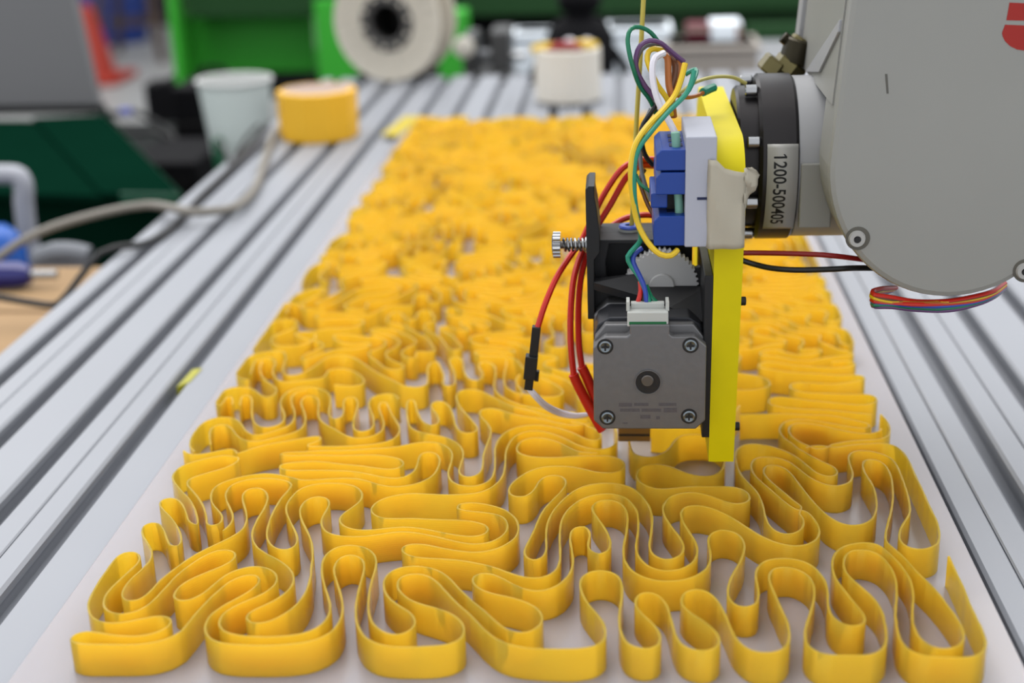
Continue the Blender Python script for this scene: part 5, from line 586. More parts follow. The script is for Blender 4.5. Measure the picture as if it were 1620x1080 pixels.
for sx, sy in ((957.5, 548), (1092.5, 546), (961, 660), (1090, 658)):
    p = at(sx, sy, YM)
    MB().cyl((p.x, YM - 0.00015, p.z), (0, 1, 0), 3.05 * u, 0.0004, 28).build('screw_recess', M_bore, motor)
    b = MB(); b.lathe((p.x, YM - 0.0010, p.z), (0, 1, 0), [(0.0005, 0.0), (0.0002, 1.0 * u), (0.0, 1.9 * u), (0.0004, 2.35 * u), (0.0016, 2.35 * u)], 28)
    h = b.build('screw', M_screw, motor)
    MB().box((p.x - 1.35 * u, YM - 0.00115, p.z - 0.28 * u), (p.x + 1.35 * u, YM - 0.0006, p.z + 0.28 * u)).box((p.x - 0.28 * u, YM - 0.00116, p.z - 1.35 * u), (p.x + 0.28 * u, YM - 0.0006, p.z + 1.35 * u)).build('cross_recess', M_bore, h)
p = at(1025, 604, YM)
MB().cyl((p.x, YM - 0.0002, p.z), (0, 1, 0), 4.7 * u, 0.0004, 36).build('shaft_bore', M_bore, motor)
MB().lathe((p.x, YM - 0.0006, p.z), (0, 1, 0), [(0.0005, 4.55 * u), (0.0, 4.7 * u), (0.0, 5.0 * u), (0.0006, 5.1 * u)], 36).build('bore_rim', M_cast, motor)
MB().cyl((p.x - .0002, YM - 0.0010, p.z + 0.0006), (0, 1, 0), 2.35 * u, 0.0012, 28, 0.0003).build('shaft', M_shaft, motor)
# worn stamped marks, not legible
M_mark = mat('worn_ink', (112, 108, 112), 0.5, metal=0.3, var=0.25, scale=900)
for (x0, y0, x1, y1) in ((979, 637, 1000, 643), (1003, 637, 1026, 642), (1042, 637, 1070, 642), (981, 646, 1012, 651), (1015, 646, 1046, 651), (1050, 645, 1071, 652), (1013, 656, 1029, 662), (1038, 658, 1044, 663), (985, 668, 993, 670)):
    a, b = at(x0, y0, YM), at(x1, y1, YM); MB().box((a.x, YM - 0.00006, b.z), (b.x, YM + 0.0001, a.z)).build('worn_mark', M_mark, motor)
# lead connector on the tab
ct = at(1024.5, 511, YM + 0.004)
con = MB().box((ct.x - 7.6 * u, YM + 0.0006, ct.z - 0.0002), (ct.x + 7.6 * u, YM + 0.0075, ct.z + 0.0052), 0.0004).build('lead_connector', M_white, motor)
MB().box((ct.x - 6.9 * u, YM + 0.00045, ct.z + 0.0006), (ct.x + 6.9 * u, YM + 0.0009, ct.z + 0.0017)).build('green_band', M_greenst, con)
for s in (-1, 1): MB().box((ct.x + s * 7.3 * u - .0006, YM + 0.0022, ct.z + 0.005), (ct.x + s * 7.3 * u + .0006, YM + 0.0075, ct.z + 0.0085), 0.0002).build('side_tab', M_white, con)
MB().box((ct.x - 6.2 * u, YM + 0.0045, ct.z + 0.005), (ct.x + 6.2 * u, YM + 0.0072, ct.z + 0.0072), 0.0002).build('plug', M_white, con)

# ---- yellow tool plate
M_yel = mat('yellow_printed_plastic', (255, 236, 0), 0.5, var=0.05, scale=150, bump=0.03, spec=0.15)
YP, YPB = YM + 0.004, None
zt = at(1131, 232, YP).z; back = flat(1097, 131, zt).y
xl = at(1130, 420, YP).x; xr = at(1177, 420, YP).x; xlb = at(1121, 729, YP).x; xrb = at(1160.5, 729, YP).x; zb = at(1140, 730, YP).z
plate = thing('tool_plate', 'tall bright yellow printed tool plate seen edge-on beside the motor', 'plate')
side = [(YP, zb)] + [(YP, zt - 0.022)] + [(YP + 0.022 * (1 - math.cos(a)) , zt - 0.022 + 0.022 * math.sin(a)) for a in [math.radians(7.5 * k) for k in range(1, 13)]] + [(back - 0.01, zt), (back, zt - 0.01), (back, zt - 0.085), (YP + 0.075, zb + 0.030), (YP + 0.060, zb)]
def xedge(z, top, bot): return bot + (top - bot) * min(1, max(0, (z - zb) / (at(1130, 420, YP).z - zb)))
n = len(side); vs = [(xedge(z, xl, xlb), y, z) for y, z in side] + [(xedge(z, xr, xrb), y, z) for y, z in side]
MB().add(vs, [tuple(range(n)), tuple(range(n, 2 * n))] + [(i, (i + 1) % n, n + (i + 1) % n, n + i) for i in range(n)], True).build('plate_body', M_yel, plate)
for px, py in ((1178, 476), (1168, 674)):       # bolt tips on the robot side
    p = at(px, py, YP + 0.012); MB().cyl((p.x - 0.004, YP + 0.012, p.z), (1, 0, 0), 0.0016, 0.0045, 16, 0.0003).build('bolt', M_bore, plate)

# ---- extruder: black bracket, body, gear, lever and hot end
ex = thing('extruder', 'black plastic filament extruder with lever, gear and hot end behind the motor', 'extruder')
YB = YM + 34 * u
xbr = at(1121, 600, YM + 0.004).x
# L bracket: flange against the plate, plate behind the motor
MB().box((xl - 0.0032, YM + 0.004, at(1110, 692, YM + 0.004).z), (xl - 0.0002, YB + 0.02, at(1125, 415, YM + 0.02).z), 0.0003).build('bracket_flange', M_black, ex)
MB().prism([(cx - hw * 1.02, YB, cz - 21 * u), (xl - 0.003, YB, cz - 21 * u), (xl - 0.003, YB, cz + 33 * u), (cx + 8 * u, YB, cz + 30 * u), (cx - hw * 1.02, YB, cz + 25 * u)], (0, 0.003, 0)).build('bracket_plate', M_black, ex)
# sloping guard over the motor, right side
a0, a1, a2, a3 = at(1005, 452, YB - .002), at(1118, 452, YB - .002), at(1119, 512, YM + .012), at(1060, 486, YM + .018)
MB().prism([(v.x, v.y, v.z) for v in (a0, a1, a2, a3)], (0, 0.0008, -0.0035)).build('guard', M_black2, ex)
a0, a1, a2, a3 = at(937, 440, YB - .001), at(1010, 432, YB - .001), at(1020, 470, YB - .010), at(940, 447, YB - .008)
MB().prism([(v.x, v.y, v.z) for v in (a0, a1, a2, a3)], (0, 0.0008, -0.0030)).build('guard', M_black2, ex)
# body with a cut-out that shows the gear
yb0, yb1 = YB + 0.003, YB + 0.027
bl, br_ = at(938, 380, yb0).x, at(1098, 380, yb0).x; btop = at(990, 379, yb0).z; bbot = cz - 16 * u
wx0 = at(962, 420, yb0).x; wx1 = at(1078, 420, yb0).x; wz = at(1000, 379, yb0).z - 0.0035
MB().box((bl, yb0 + 0.010, bbot), (br_, yb1, btop), 0.0006).build('body', M_black2, ex)
MB().prism([(bl, yb0, bbot), (bl + .005, yb0, bbot), (bl + .005, yb0, cz + 27 * u), (at(958, 415, yb0).x, yb0, at(958, 415, yb0).z), (at(964, 386, yb0).x, yb0, at(964, 386, yb0).z), (br_, yb0, at(1098, 386, yb0).z), (br_, yb0, btop), (bl, yb0, btop)], (0, 0.0105, 0), 0.0004).build('body_front', M_black2, ex)
YG = yb0 - 0.0045; g0 = at(1047, 452, YG); gr = g0.z; gear_r = at(1047, 396, YG).z - g0.z
pts = []
NT = 44
for k in range(NT):
    for f, r in ((0.05, gear_r * 0.945), (0.28, gear_r), (0.52, gear_r), (0.75, gear_r * 0.945)):
        t = 2 * math.pi * (k + f) / NT; pts.append((g0.x + r * math.cos(t), YG, g0.z + r * math.sin(t)))
gear = MB().prism(pts, (0, 0.005, 0)).build('drive_gear', M_wgear, ex)
MB().cyl((g0.x, YG - 0.001, g0.z), (0, 1, 0), gear_r * 0.35, 0.003, 28, 0.0004).build('gear_hub', M_wgear, gear)
# idler lever, a tall thin blade with a bevelled top
yl0, yl1 = YB - 0.006, YB + 0.016
pt = lambda x, y: at(x, y, yl0)
lv = [pt(926, 300), pt(931, 294.5), pt(940.5, 294.5), pt(940.5, 312), pt(944, 330), pt(949, 372), pt(949, 400), pt(940, 412), pt(941, 505), pt(930, 505), pt(928, 400)]
MB().prism([(v.x, yl0, v.z) for v in lv], (0, yl1 - yl0, 0), 0.0003).build('idler_lever', M_black, ex)
# thumb screw and spring
tz = at(905, 387, yl0 + 0.008); ty = yl0 + 0.008; tz_ = tz.z
xa, xb2 = at(873.5, 387, ty).x, at(888.5, 387, ty).x; hr = (at(880, 366, ty).z - at(880, 406, ty).z) / 2
mb = MB(); pts = []
for k in range(64):
    t = 2 * math.pi * k / 64; r = hr * (1.0 if k % 4 < 2 else 0.90); pts.append((xa + 0.0004, ty + r * math.cos(t), tz_ + r * math.sin(t)))
mb.prism(pts, (xb2 - xa - 0.0008, 0, 0)); mb.lathe((xa, ty, tz_), (1, 0, 0), [(0, 0), (0, hr * 0.75), (0.0004, hr * 0.93)], 36)
ts = mb.build('thumb_screw_head', M_chrome, ex)
x_end = at(928, 387, ty).x
MB().cyl((xb2 - .0005, ty, tz_), (1, 0, 0), hr * 0.30, x_end - xb2 + .004, 20).build('screw_rod', M_shaft, ex)
hel = []; turns = 6
for k in range(turns * 14 + 1):
    t = 2 * math.pi * k / 14; hel.append((xb2 + 0.0004 + (x_end - xb2 - 0.0008) * k / (turns * 14), ty + hr * 0.46 * math.cos(t), tz_ + hr * 0.46 * math.sin(t)))
MB().tube(hel, 0.00045, 6, 0.0009).build('spring', M_chrome, ex)
MB().cyl((x_end - 0.0006, ty, tz_), (1, 0, 0), hr * 0.62, 0.0012, 24, 0.0003).build('washer', M_chrome, ex)
# push-fit collar
M_blue_c = mat('blue_collet', (84, 112, 226), 0.4, coat=0.2)
pc = at(996, 352, yb0 + 0.013); yc = yb0 + 0.013
MB().lathe((pc.x, yc, btop - 0.0004), (0, 0, 1), [(0, 0.0040), (0.0013, 0.0040), (0.0014, 0.0036)], 32).build('collar_ring', M_white, ex)
MB().lathe((pc.x, yc, btop + 0.0006), (0, 0, 1), [(0.0, 0.0012), (0.0002, 0.0037), (0.0008, 0.0041), (0.0015, 0.0037), (0.0017, 0.0026), (0.0015, 0.0017), (0.0, 0.0015)], 36).build('collet', M_blue_c, ex)
# hot end below: heat sink, heater block, nozzle
M_brass = mat('warm_brass_block', (190, 160, 110), 0.3, metal=0.8)
M_heat = mat('heatsink_alu', (170, 172, 176), 0.35, metal=0.8)
nz = at(1003, 690, yc); hx = nz.x; HZ = 0.0166
for k in range(5): MB().cyl((hx, yc, HZ + 0.008 + k * 0.0028), (0, 0, 1), 0.009, 0.0012, 28).build('heatsink_fin', M_heat, ex)
MB().cyl((hx, yc, HZ + 0.004), (0, 0, 1), 0.0032, 0.025, 20).build('heat_break', M_heat, ex)
blk = MB().box((hx - 0.0062, yc - 0.007, HZ + 0.0002), (hx + 0.0062, yc + 0.007, HZ + 0.0062), 0.0003).build('heater_block', M_brass, ex)
MB().box((hx - 0.0060, yc - 0.0072, HZ + 0.0026), (hx + 0.0060, yc - 0.0068, HZ + 0.0034)).build('clamp_gap', M_bore, blk)
MB().lathe((hx, yc, 0.0155), (0, 0, 1), [(0, 0), (0, 0.0007), (0.0008, 0.0020), (0.0012, 0.0020), (0.0014, 0.0)], 20).build('nozzle', M_bore, ex)

# ---- filament strand
M_fil = mat('yellow_filament', (222, 205, 90), 0.35, sss=0.2)
tag(MB().tube([(pc.x, yc, btop - 0.010), at(1003, 300, yc), at(1006, 210, yc + .002), at(1012, 110, yc + .003), at(1018, 0, yc + .004), at(1024, -120, yc + .005)], 0.00088, 10, 0.004).build('filament_strand', M_fil), 'straight strand of yellow filament dropping into the blue collet', 'filament')

# ---- white terminal module with blue terminal blocks
M_modw = mat('white_module', (206, 208, 222), 0.4, var=0.03)
M_blue = mat('blue_terminal', (26, 74, 172), 0.35, var=0.06)
M_slot = mat('terminal_slot', (14, 30, 78), 0.6)
M_grn = mat('pale_green_sleeve', (150, 208, 186), 0.4)
mod = thing('terminal_module', 'white module with blue screw terminal blocks taped to the yellow plate', 'module')
YQ = YM - 0.002
mt, mb_ = at(1104, 216, YQ).z, at(1104, 391, YQ).z; mx0, mx1 = at(1084, 300, YQ).x, at(1127, 300, YQ).x
ydeep = flat(1076, 184, mt).y
MB().box((mx0, YQ, mb_), (xl - 0.0003, ydeep, mt), 0.0005).build('module_case', M_modw, mod)
MB().box((mx0 + 0.004, YQ - 0.0002, at(1100, 316, YQ).z), (mx0 + 0.0085, YQ + 0.0002, at(1100, 312, YQ).z)).build('latch_mark', M_slot, mod)
bx0 = at(1038, 260, YQ).x
for i, (ya, yb_) in enumerate(((238, 271), (274, 309), (343, 390))):
    z1, z0 = at(1060, ya, YQ).z, at(1060, yb_, YQ).z; dx = -0.0006 if i == 2 else 0
    t = MB().prism([(bx0 + dx, YQ + 0.001, z0), (mx0 + 0.0002, YQ + 0.001, z0), (mx0 + 0.0002, YQ + 0.001, z1), (bx0 + dx + 0.0018, YQ + 0.001, z1), (bx0 + dx, YQ + 0.001, z1 - 0.0018)], (0, ydeep - YQ - 0.004, 0), 0.0003).build('terminal_block', M_blue, mod)
    for k in range(4):
        y0 = YQ + 0.006 + k * 0.0075
        if y0 + 0.005 < ydeep - 0.004 and i != 1: MB().box((bx0 + dx + 0.0045, y0, z1 - 0.0006), (bx0 + dx + 0.0090, y0 + 0.005, z1 + 0.0002)).build('wire_slot', M_slot, t)
z1, z0 = at(1060, 310, YQ).z, at(1060, 343, YQ).z
t = MB().box((bx0 - 0.0016, YQ + 0.004, z0 + 0.002), (bx0 + 0.004, ydeep - 0.006, z1), 0.0005).build('terminal_block', M_blue, mod)
MB().box((bx0 + 0.004, YQ + 0.010, z0), (mx0, ydeep - 0.006, z1)).build('dark_gap', M_bore, mod)
for px, py in ((1072, 320), (1068, 228)):
    p = at(px, py, YQ + 0.006); MB().tube([(p.x, p.y, p.z + 0.004), (p.x + .0004, p.y, p.z), (p.x + .0006, p.y, p.z - 0.004)], 0.0015, 10).build('wire_sleeve', M_grn, mod)

# ---- masking tape over the plate edge
M_mask = mat('masking_tape', (214, 205, 184), 0.7, var=0.05, scale=120, bump=0.08)
tp = thing('masking_tape_patch', 'torn cream masking tape wrapped over the yellow plate edge', 'tape')
mk = MB(); rows = 14
def tape_sheet(cols, zs, yy):
    nv = len(cols); vs = []
    for z in zs:
        for c in cols: vs.append(c(z))
    return vs, [(r * nv + k, r * nv + k + 1, (r + 1) * nv + k + 1, (r + 1) * nv + k) for r in range(len(zs) - 1) for k in range(nv - 1)]
zT, zB = at(1150, 262, YQ).z, at(1150, 392, YQ).z
zs = [zB + (zT - zB) * k / 14 for k in range(15)]
def fx(px, dy, wob=0.0):
    def f(z):
        k = (z - zB) / (zT - zB); x = at(px, 330, YQ).x
        return (x + wob * math.sin(k * 9) * 0.0006, YQ + dy + 0.0005 * math.sin(k * 7 + px), z + (0.0022 if px < 1135 else 0.0) * k - 0.003 * k * max(0, (px - 1130) / 60))
    return f
vs, fs = tape_sheet([fx(1119, 0.000), fx(1124, -0.0012), fx(1132, -0.0016), fx(1145, -0.0012), fx(1160, -0.0010), fx(1172, -0.0006), fx(1178.5, 0.0010)], zs, 0)
o = mk.add(vs, fs, True).build('tape_front', M_mask, tp); so = o.modifiers.new('thickness', 'SOLIDIFY'); so.thickness = 0.0003
mk = MB(); ztorn = [at(1185, y, YQ).z for y in (268, 274, 282, 290, 297, 305, 313, 322, 330, 340)]
wid = [1190, 1198, 1203, 1200, 1199, 1196, 1188, 1184, 1182, 1180]
vs = []
for z, w in zip(ztorn, wid):
    for k in range(5):
        f = k / 4; x = at(1177, 300, YQ).x + (at(w, 300, YQ).x - at(1177, 300, YQ).x) * f
        vs.append((x, YQ + 0.0006 + 0.004 * f + 0.0012 * math.sin(z * 900 + k), z))
o = mk.add(vs, [(r * 5 + k, r * 5 + k + 1, (r + 1) * 5 + k + 1, (r + 1) * 5 + k) for r in range(len(wid) - 1) for k in range(4)], True).build('torn_end', M_mask, tp); so = o.modifiers.new('thickness', 'SOLIDIFY'); so.thickness = 0.0003

# ================================================================== robot wrist
M_rob = mat('robot_grey_paint', (178, 177, 170), 0.38, var=0.03, scale=40, bump=0.01)
M_robl = mat('robot_light_paint', (196, 196, 198), 0.4, var=0.03, scale=40)
M_flange = mat('dark_flange_steel', (58, 55, 56), 0.38, metal=0.6, var=0.25, scale=70)
M_red = mat('red_print', (190, 34, 20), 0.45)
M_lab = mat('silver_label', (205, 203, 198), 0.35, var=0.03)
M_ink = mat('black_ink', (22, 22, 24), 0.6)
rob = thing('robot_arm', 'grey rounded robot wrist with dark tool flange and silver number label', 'robot')
YA = YM + 0.075; FR = (at(1230, 120, YA).z - at(1230, 375, YA).z) / 2; FZ = at(1230, 247, YA).z
fx0, fx1 = at(1203, 247, YA - FR).x, at(1266, 247, YA - FR).x
MB().cyl((fx0, YA, FZ), (1, 0, 0), FR, fx1 - fx0, 96, 0.0012).build('flange', M_flange, rob)
xa2 = xr + 0.0008
MB().cyl((xa2, YA, FZ), (1, 0, 0), FR * 0.86, fx0 - xa2 + 0.002, 72, 0.001).build('flange_step', M_flange, rob)
for k in range(8):
    t = math.radians(22.5 + 45 * k); MB().cyl((fx0 - 0.0045, YA + FR * 0.94 * math.cos(t), FZ + FR * 0.94 * math.sin(t)), (1, 0, 0), 0.0022, 0.0046, 16, 0.0004).build('flange_bolt', M_chrome, rob)
nx1 = at(1345, 247, YA - FR).x
MB().cyl((fx1 - 0.0005, YA, FZ), (1, 0, 0), FR * 0.97, nx1 - fx1 + 0.012, 72, 0.0008).build('wrist_neck', M_robl, rob)
MB().box((fx1 + .0005, YA - FR * 1.005, FZ - 0.020), (fx1 + 0.012, YA - FR * 0.9, FZ + 0.004), 0.0005).build('neck_recess', M_rob, rob)
# label wrapped on the flange, text reading downwards
def on_flange(x, th, lift): return (x, YA - (FR + lift) * math.cos(th), FZ + (FR + lift) * math.sin(th))
def theta_at(py, px):
    best = None
    for k in range(-900, 900):
        th = math.radians(k / 10); p = Vector(on_flange((fx0 + fx1) / 2, th, 0)) - CAM; y = 540 - FPX * p.dot(_u) / p.dot(_fw)
        if best is None or abs(y - py) < best[0]: best = (abs(y - py), th)
    return best[1]
th0, th1 = theta_at(228, 1240), theta_at(360, 1235)
lx0, lx1 = fx0 + (fx1 - fx0) * 0.18, fx1 - (fx1 - fx0) * 0.04
vs = []; NL = 24
for k in range(NL + 1):
    th = th0 + (th1 - th0) * k / NL; vs += [on_flange(lx0, th, 0.0003), on_flange(lx1, th, 0.0003)]
lab = MB().add(vs, [(2 * k, 2 * k + 1, 2 * k + 3, 2 * k + 2) for k in range(NL)], True).build('number_label', M_lab, rob)
so = lab.modifiers.new('thickness', 'SOLIDIFY'); so.thickness = 0.0002
tc = bpy.data.curves.new('label_text', 'FONT'); tc.body = '1200-500405'; tc.size = 1.0; tc.offset = 0.016; tc.align_x = 'LEFT'; tc.resolution_u = 4
to = bpy.data.objects.new('label_text_tmp', tc); COL.objects.link(to); bpy.context.view_layer.update()
tm = bpy.data.meshes.new_from_object(to.evaluated_get(bpy.context.evaluated_depsgraph_get())); bpy.data.objects.remove(to)
bm = bmesh.new(); bm.from_mesh(tm); fx_ = min(v.co.x for v in bm.verts); fy_ = max(v.co.y for v in bm.verts)
bm.faces.new([bm.verts.new(q) for q in ((fx_ + 0.02, fy_, 0), (fx_ - 0.15, fy_ - 0.13, 0), (fx_ - 0.15, fy_ - 0.22, 0), (fx_ + 0.02, fy_ - 0.12, 0))])
bmesh.ops.triangulate(bm, faces=bm.faces[:]); bmesh.ops.subdivide_edges(bm, edges=[e for e in bm.edges if e.calc_length() > 0.25], cuts=2)
bmesh.ops.triangulate(bm, faces=bm.faces[:]); bm.to_mesh(tm); bm.free()
tx0 = min(v.co.x for v in tm.vertices); tx1 = max(v.co.x for v in tm.vertices); ty1 = max(v.co.y for v in tm.vertices)
for v in tm.vertices:
    f = (v.co.x - tx0) / (tx1 - tx0); th = th0 + (th1 - th0) * (0.10 + 0.80 * f)
    v.co = on_flange(lx0 + (lx1 - lx0) * (0.22 + 0.42 * v.co.y / ty1), th, 0.00055)
tm.materials.append(M_ink); tobj = bpy.data.objects.new('label_digits', tm); COL.objects.link(tobj); tobj.parent = lab

# wrist cover: rounded housing, flat face to the camera
YC = YM + 0.016; YD = YM + 0.118
cc = at(1516, 262, YC); CR = cc.x - at(1311, 262, YC).x
CV = cc.z - at(1510, 471, YC).z; prof = []
for k in range(0, 33):
    a = math.pi + math.pi * k / 32; prof.append((cc.x + CR * math.cos(a), cc.z + CV * math.sin(a)))
tl = at(1345, 0, YC); dzr = (tl.x - (cc.x - CR)) / (tl.z - cc.z); ztop = cc.z + 0.20
prof += [(cc.x + CR, ztop), (cc.x - CR + dzr * (ztop - cc.z), ztop)]
MB().prism([(x, YC, z) for x, z in prof], (0, 0.026, 0), 0.0022).build('wrist_cover', M_rob, rob)
MB().prism([(cc.x + (x - cc.x) * 0.90, YC + 0.025, cc.z + (z - cc.z) * 0.94 if z < cc.z else z) for x, z in prof], (0, YD - YC - 0.025, 0), 0.001).build('wrist_body', M_rob, rob)
# lighter side cheek with a diagonal rib, left of the cover
sx = cc.x - CR; 
zc0 = FZ + FR * 0.93; ch = [(YC + 0.006, zc0), (YC + 0.006, ztop), (YD + 0.004, ztop), (YD + 0.004, zc0)]
MB().prism([(sx - 0.0006 + dzr * (z - cc.z), y, z) for y, z in ch], (0.006, 0, 0)).build('side_cheek', M_rob, rob)
rq = [atx(x, y, sx - 0.0016 + dzr * 0.03) for x, y in ((1276, 114), (1296, 114), (1338, 68), (1338, 46))]
MB().prism([(sx - 0.0016 + dzr * (v.z - cc.z), min(YD - 0.006, max(YC + 0.007, v.y)), v.z) for v in rq], (0.005, 0, 0), 0.0003).build('side_rib', M_robl, rob)
MB().prism([(sx - 0.0025 + dzr * (z - cc.z), y, z) for y, z in ((YD - 0.004, zc0), (YD - 0.004, ztop), (YD + 0.006, ztop), (YD + 0.006, zc0))], (0.008, 0, 0), 0.0006).build('rear_edge', M_robl, rob)
for px, py in ((1357, 377), (1622, 428)):
    p = at(px, py, YC)
    r = MB().cyl((p.x, YC - 0.0002, p.z), (0, 1, 0), 0.0042, 0.0004, 32).build('screw_pocket', mat('pocket_grey', (112, 108, 98), 0.6), rob)
    MB().lathe((p.x - .0003, YC - 0.0014, p.z - .0001), (0, 1, 0), [(0.0008, 0), (0.0008, 0.0012), (0.0, 0.0013), (0.0, 0.0026), (0.0012, 0.0030)], 28).build('cap_screw', M_lab, r)
    MB().cyl((p.x - .0003, YC - 0.0015, p.z - .0001), (0, 1, 0), 0.0011, 0.0010, 6).build('hex_socket', M_bore, r)
# red emblem: bar above a half-round, cut by the frame
def emb(pts, nm): MB().prism([(v.x, YC - 0.00012, v.z) for v in [at(x, y, YC) for x, y in pts]], (0, 0.0003, 0)).build(nm, M_red, rob)
emb([(1597, 4), (1640, 6), (1640, 33), (1592, 32)], 'emblem_bar')
emb([(1590, 39), (1640, 41)] + [(1621 + 36 * math.cos(a), 50 + 30 * math.sin(a)) for a in [math.radians(d) for d in (20, 45, 70, 90, 110, 130, 150, 165)]] + [(1585, 52)], 'emblem_disc')
a, b = at(1400, 117, YC), at(1404, 148, YC)
MB().prism([(a.x, YC - 0.00008, a.z), (a.x + .0008, YC - 0.00008, a.z), (b.x + .0004, YC - 0.00008, b.z), (b.x - .0003, YC - 0.00008, b.z)], (0, 0.0002, 0)).build('scuff_mark', mat('scuff', (112, 110, 102), 0.6), rob)
# brass fitting behind the flange
M_bras = mat('tarnished_brass', (136, 126, 84), 0.35, metal=0.75, var=0.2, scale=120)
M_brasd = mat('dark_bronze', (70, 64, 48), 0.4, metal=0.7, var=0.2, scale=120)
fit = thing('hose_fitting', 'tarnished brass hose fitting with a wing tap behind the dark flange', 'fitting')
YF = YA + 0.030
def rod(p, q, r, nm, m, n=6, par=None):
    p, q = Vector(p), Vector(q); return MB().cyl(p, q - p, r, (q - p).length, n, r * 0.12).build(nm, m, par)
rod(at(1216, 118, YF), at(1233, 96, YF), 0.0062, 'hex_nut', M_bras, 6, fit)
rod(at(1240, 116, YF), at(1256, 96, YF), 0.0068, 'hex_nut', M_bras, 6, fit)
rod(at(1256, 100, YF), at(1268, 62, YF), 0.0062, 'tap_body', M_brasd, 14, fit)
rod(at(1256, 72, YF), at(1238, 58, YF), 0.0024, 'tap_wing', M_brasd, 8, fit)
rod(at(1262, 72, YF), at(1270, 60, YF), 0.0042, 'tap_cap', M_bras, 8, fit)
rod(at(1254, 82, YF), at(1249, 80, YF), 0.0016, 'tap_pin', M_chrome, 10, fit)
rod(at(1212, 124, YF), at(1230, 160, YF), 0.0062, 'stem', M_brasd, 12, fit)

# ================================================================== wires on the head
WC = {'red': (226, 40, 22), 'dark red': (160, 16, 16), 'black': (26, 26, 26), 'green': (20, 130, 92), 'teal': (40, 160, 130), 'purple': (112, 72, 124), 'yellow': (226, 188, 30), 'white': (222, 218, 226),
      'orange': (206, 120, 50), 'grey': (128, 130, 134), 'blue': (56, 84, 190), 'brown': (118, 70, 40), 'pale yellow': (216, 206, 120)}
WM = {k: mat('wire_' + k.replace(' ', '_'), v, 0.38, coat=0.1, alb=0.75 if k in ('white', 'yellow') else 0.55) for k, v in WC.items()}
def wire(color, label, pts, r=0.0011, name='wire'):
    P = [p if isinstance(p, Vector) else at(*p) for p in pts]
    return tag(MB().tube(P, r, 8, 0.0016).build(name, WM[color]), label, 'wire', 'wires on the print head')
e = YB + 0.004
wire('red', 'red wire arching over the lever, outermost of the three, ending at the black plug', [(1034, 252, e + .03), (1010, 254, e + .025), (985, 266, e + .022), (960, 300, e + .020), (940, 338, e + .018), (921, 378, e + .014), (900, 408, e + .004), (880, 440, e - .004), (862, 482, e - .010), (850, 520, e - .012)], 0.0012)
wire('red', 'red wire arching behind the lever, middle of the three, into a red sleeve', [(1034, 262, e + .03), (1012, 263, e + .026), (990, 282, e + .022), (965, 325, e + .020), (942, 362, e + .018), (921, 398, e + .014), (908, 440, e + .006), (903, 490, e - .002), (903, 545, e - .006), (908, 596, e - .008)], 0.0012)
wire('red', 'red wire close beside the motor, innermost of the three, into a red sleeve', [(1050, 344, e + .03), (1020, 340, e + .028), (985, 347, e + .028), (950, 372, e + .024), (930, 400, e + .016), (919, 440, e + .008), (915, 490, e + .001), (916, 545, e - .004), (921, 584, e - .006)], 0.0012)
M_sleeve = mat('red_sleeve', (236, 44, 20), 0.45)
for lab_, pts in (('red heat-shrink sleeve, lower and left one, running under the motor', [(907, 592, e - .008), (913, 606, e - .008), (928, 636, e - .008), (948, 672, e - .008), (953, 680, e - .008)]), ('red heat-shrink sleeve tucked against the motor edge, upper one', [(920, 580, e - .006), (928, 596, e - .006), (938, 620, e - .006), (950, 650, e - .006)])):
    tag(MB().tube([at(*p) for p in pts], 0.0019, 10, 0.002).build('heat_shrink_sleeve', M_sleeve), lab_, 'sleeve', 'red sleeves at the motor')
pl = thing('wire_plug', 'slim black two-part wire plug hanging left of the motor', 'plug')
def bar(p, q, w, d, nm, m):
    p, q = Vector(p), Vector(q); ax = (q - p).normalized(); sd = Vector((1, 0, 0)); sd = (sd - ax * sd.dot(ax)).normalized(); dp = ax.cross(sd)
    P = [p + sd * w * s + dp * d * t for s, t in ((-1, -1), (1, -1), (1, 1), (-1, 1))]
    return MB().prism(P, q - p, 0.0003).build(nm, m, pl)
yp = e - .012
bar(at(849, 516, yp), at(842, 580, yp), 0.0016, 0.0016, 'plug_upper', M_black)
bar(at(841.5, 562, yp - .0005), at(838, 598, yp - .0005), 0.0023, 0.0022, 'plug_collar', M_black)
bar(at(838.5, 594, yp), at(836, 615, yp), 0.0016, 0.0016, 'plug_lower', M_black)
bar(at(850, 586, yp), at(848.5, 602, yp), 0.0008, 0.0012, 'plug_latch', M_black)
wire('white', 'thin white twin lead sagging from the black plug to the motor, upper strand', [(838, 613, yp), (848, 624, yp), (865, 640, yp + .004), (885, 650, yp + .01), (908, 656, yp + .012), (935, 655, yp + .014)], 0.0008)
wire('white', 'thin white twin lead sagging from the black plug to the motor, lower strand', [(835, 614, yp), (846, 628, yp), (864, 645, yp + .004), (885, 655, yp + .01), (910, 659, yp + .012), (937, 654, yp + .014)], 0.0008)
wire('dark red', 'dark red wire running level from the yellow plate to the robot wrist', [(1174, 400, YM + .04), (1200, 400, YM + .04), (1250, 401, YM + .038), (1300, 403, YM + .036), (1340, 407, YM + .036), (1375, 412, YM + .04)], 0.0010)
wire('black', 'black wire sagging from the yellow plate to the robot wrist', [(1172, 411, YM + .04), (1190, 417, YM + .04), (1220, 424, YM + .038), (1260, 427, YM + .036), (1310, 426, YM + .036), (1350, 424, YM + .036), (1390, 424, YM + .04)], 0.0011)
k_ = YM + 0.022
wire('green', 'dark green wire making the tallest loop above the terminal blocks', [(1048, 76, k_ + .02), (1030, 52, k_ + .018), (1012, 43, k_ + .016), (998, 46, k_ + .014), (993, 62, k_ + .012), (996, 86, k_ + .010), (1003, 112, k_ + .010), (1012, 136, k_ + .012), (1028, 158, k_ + .014), (1040, 185, k_ + .016)], 0.0008)
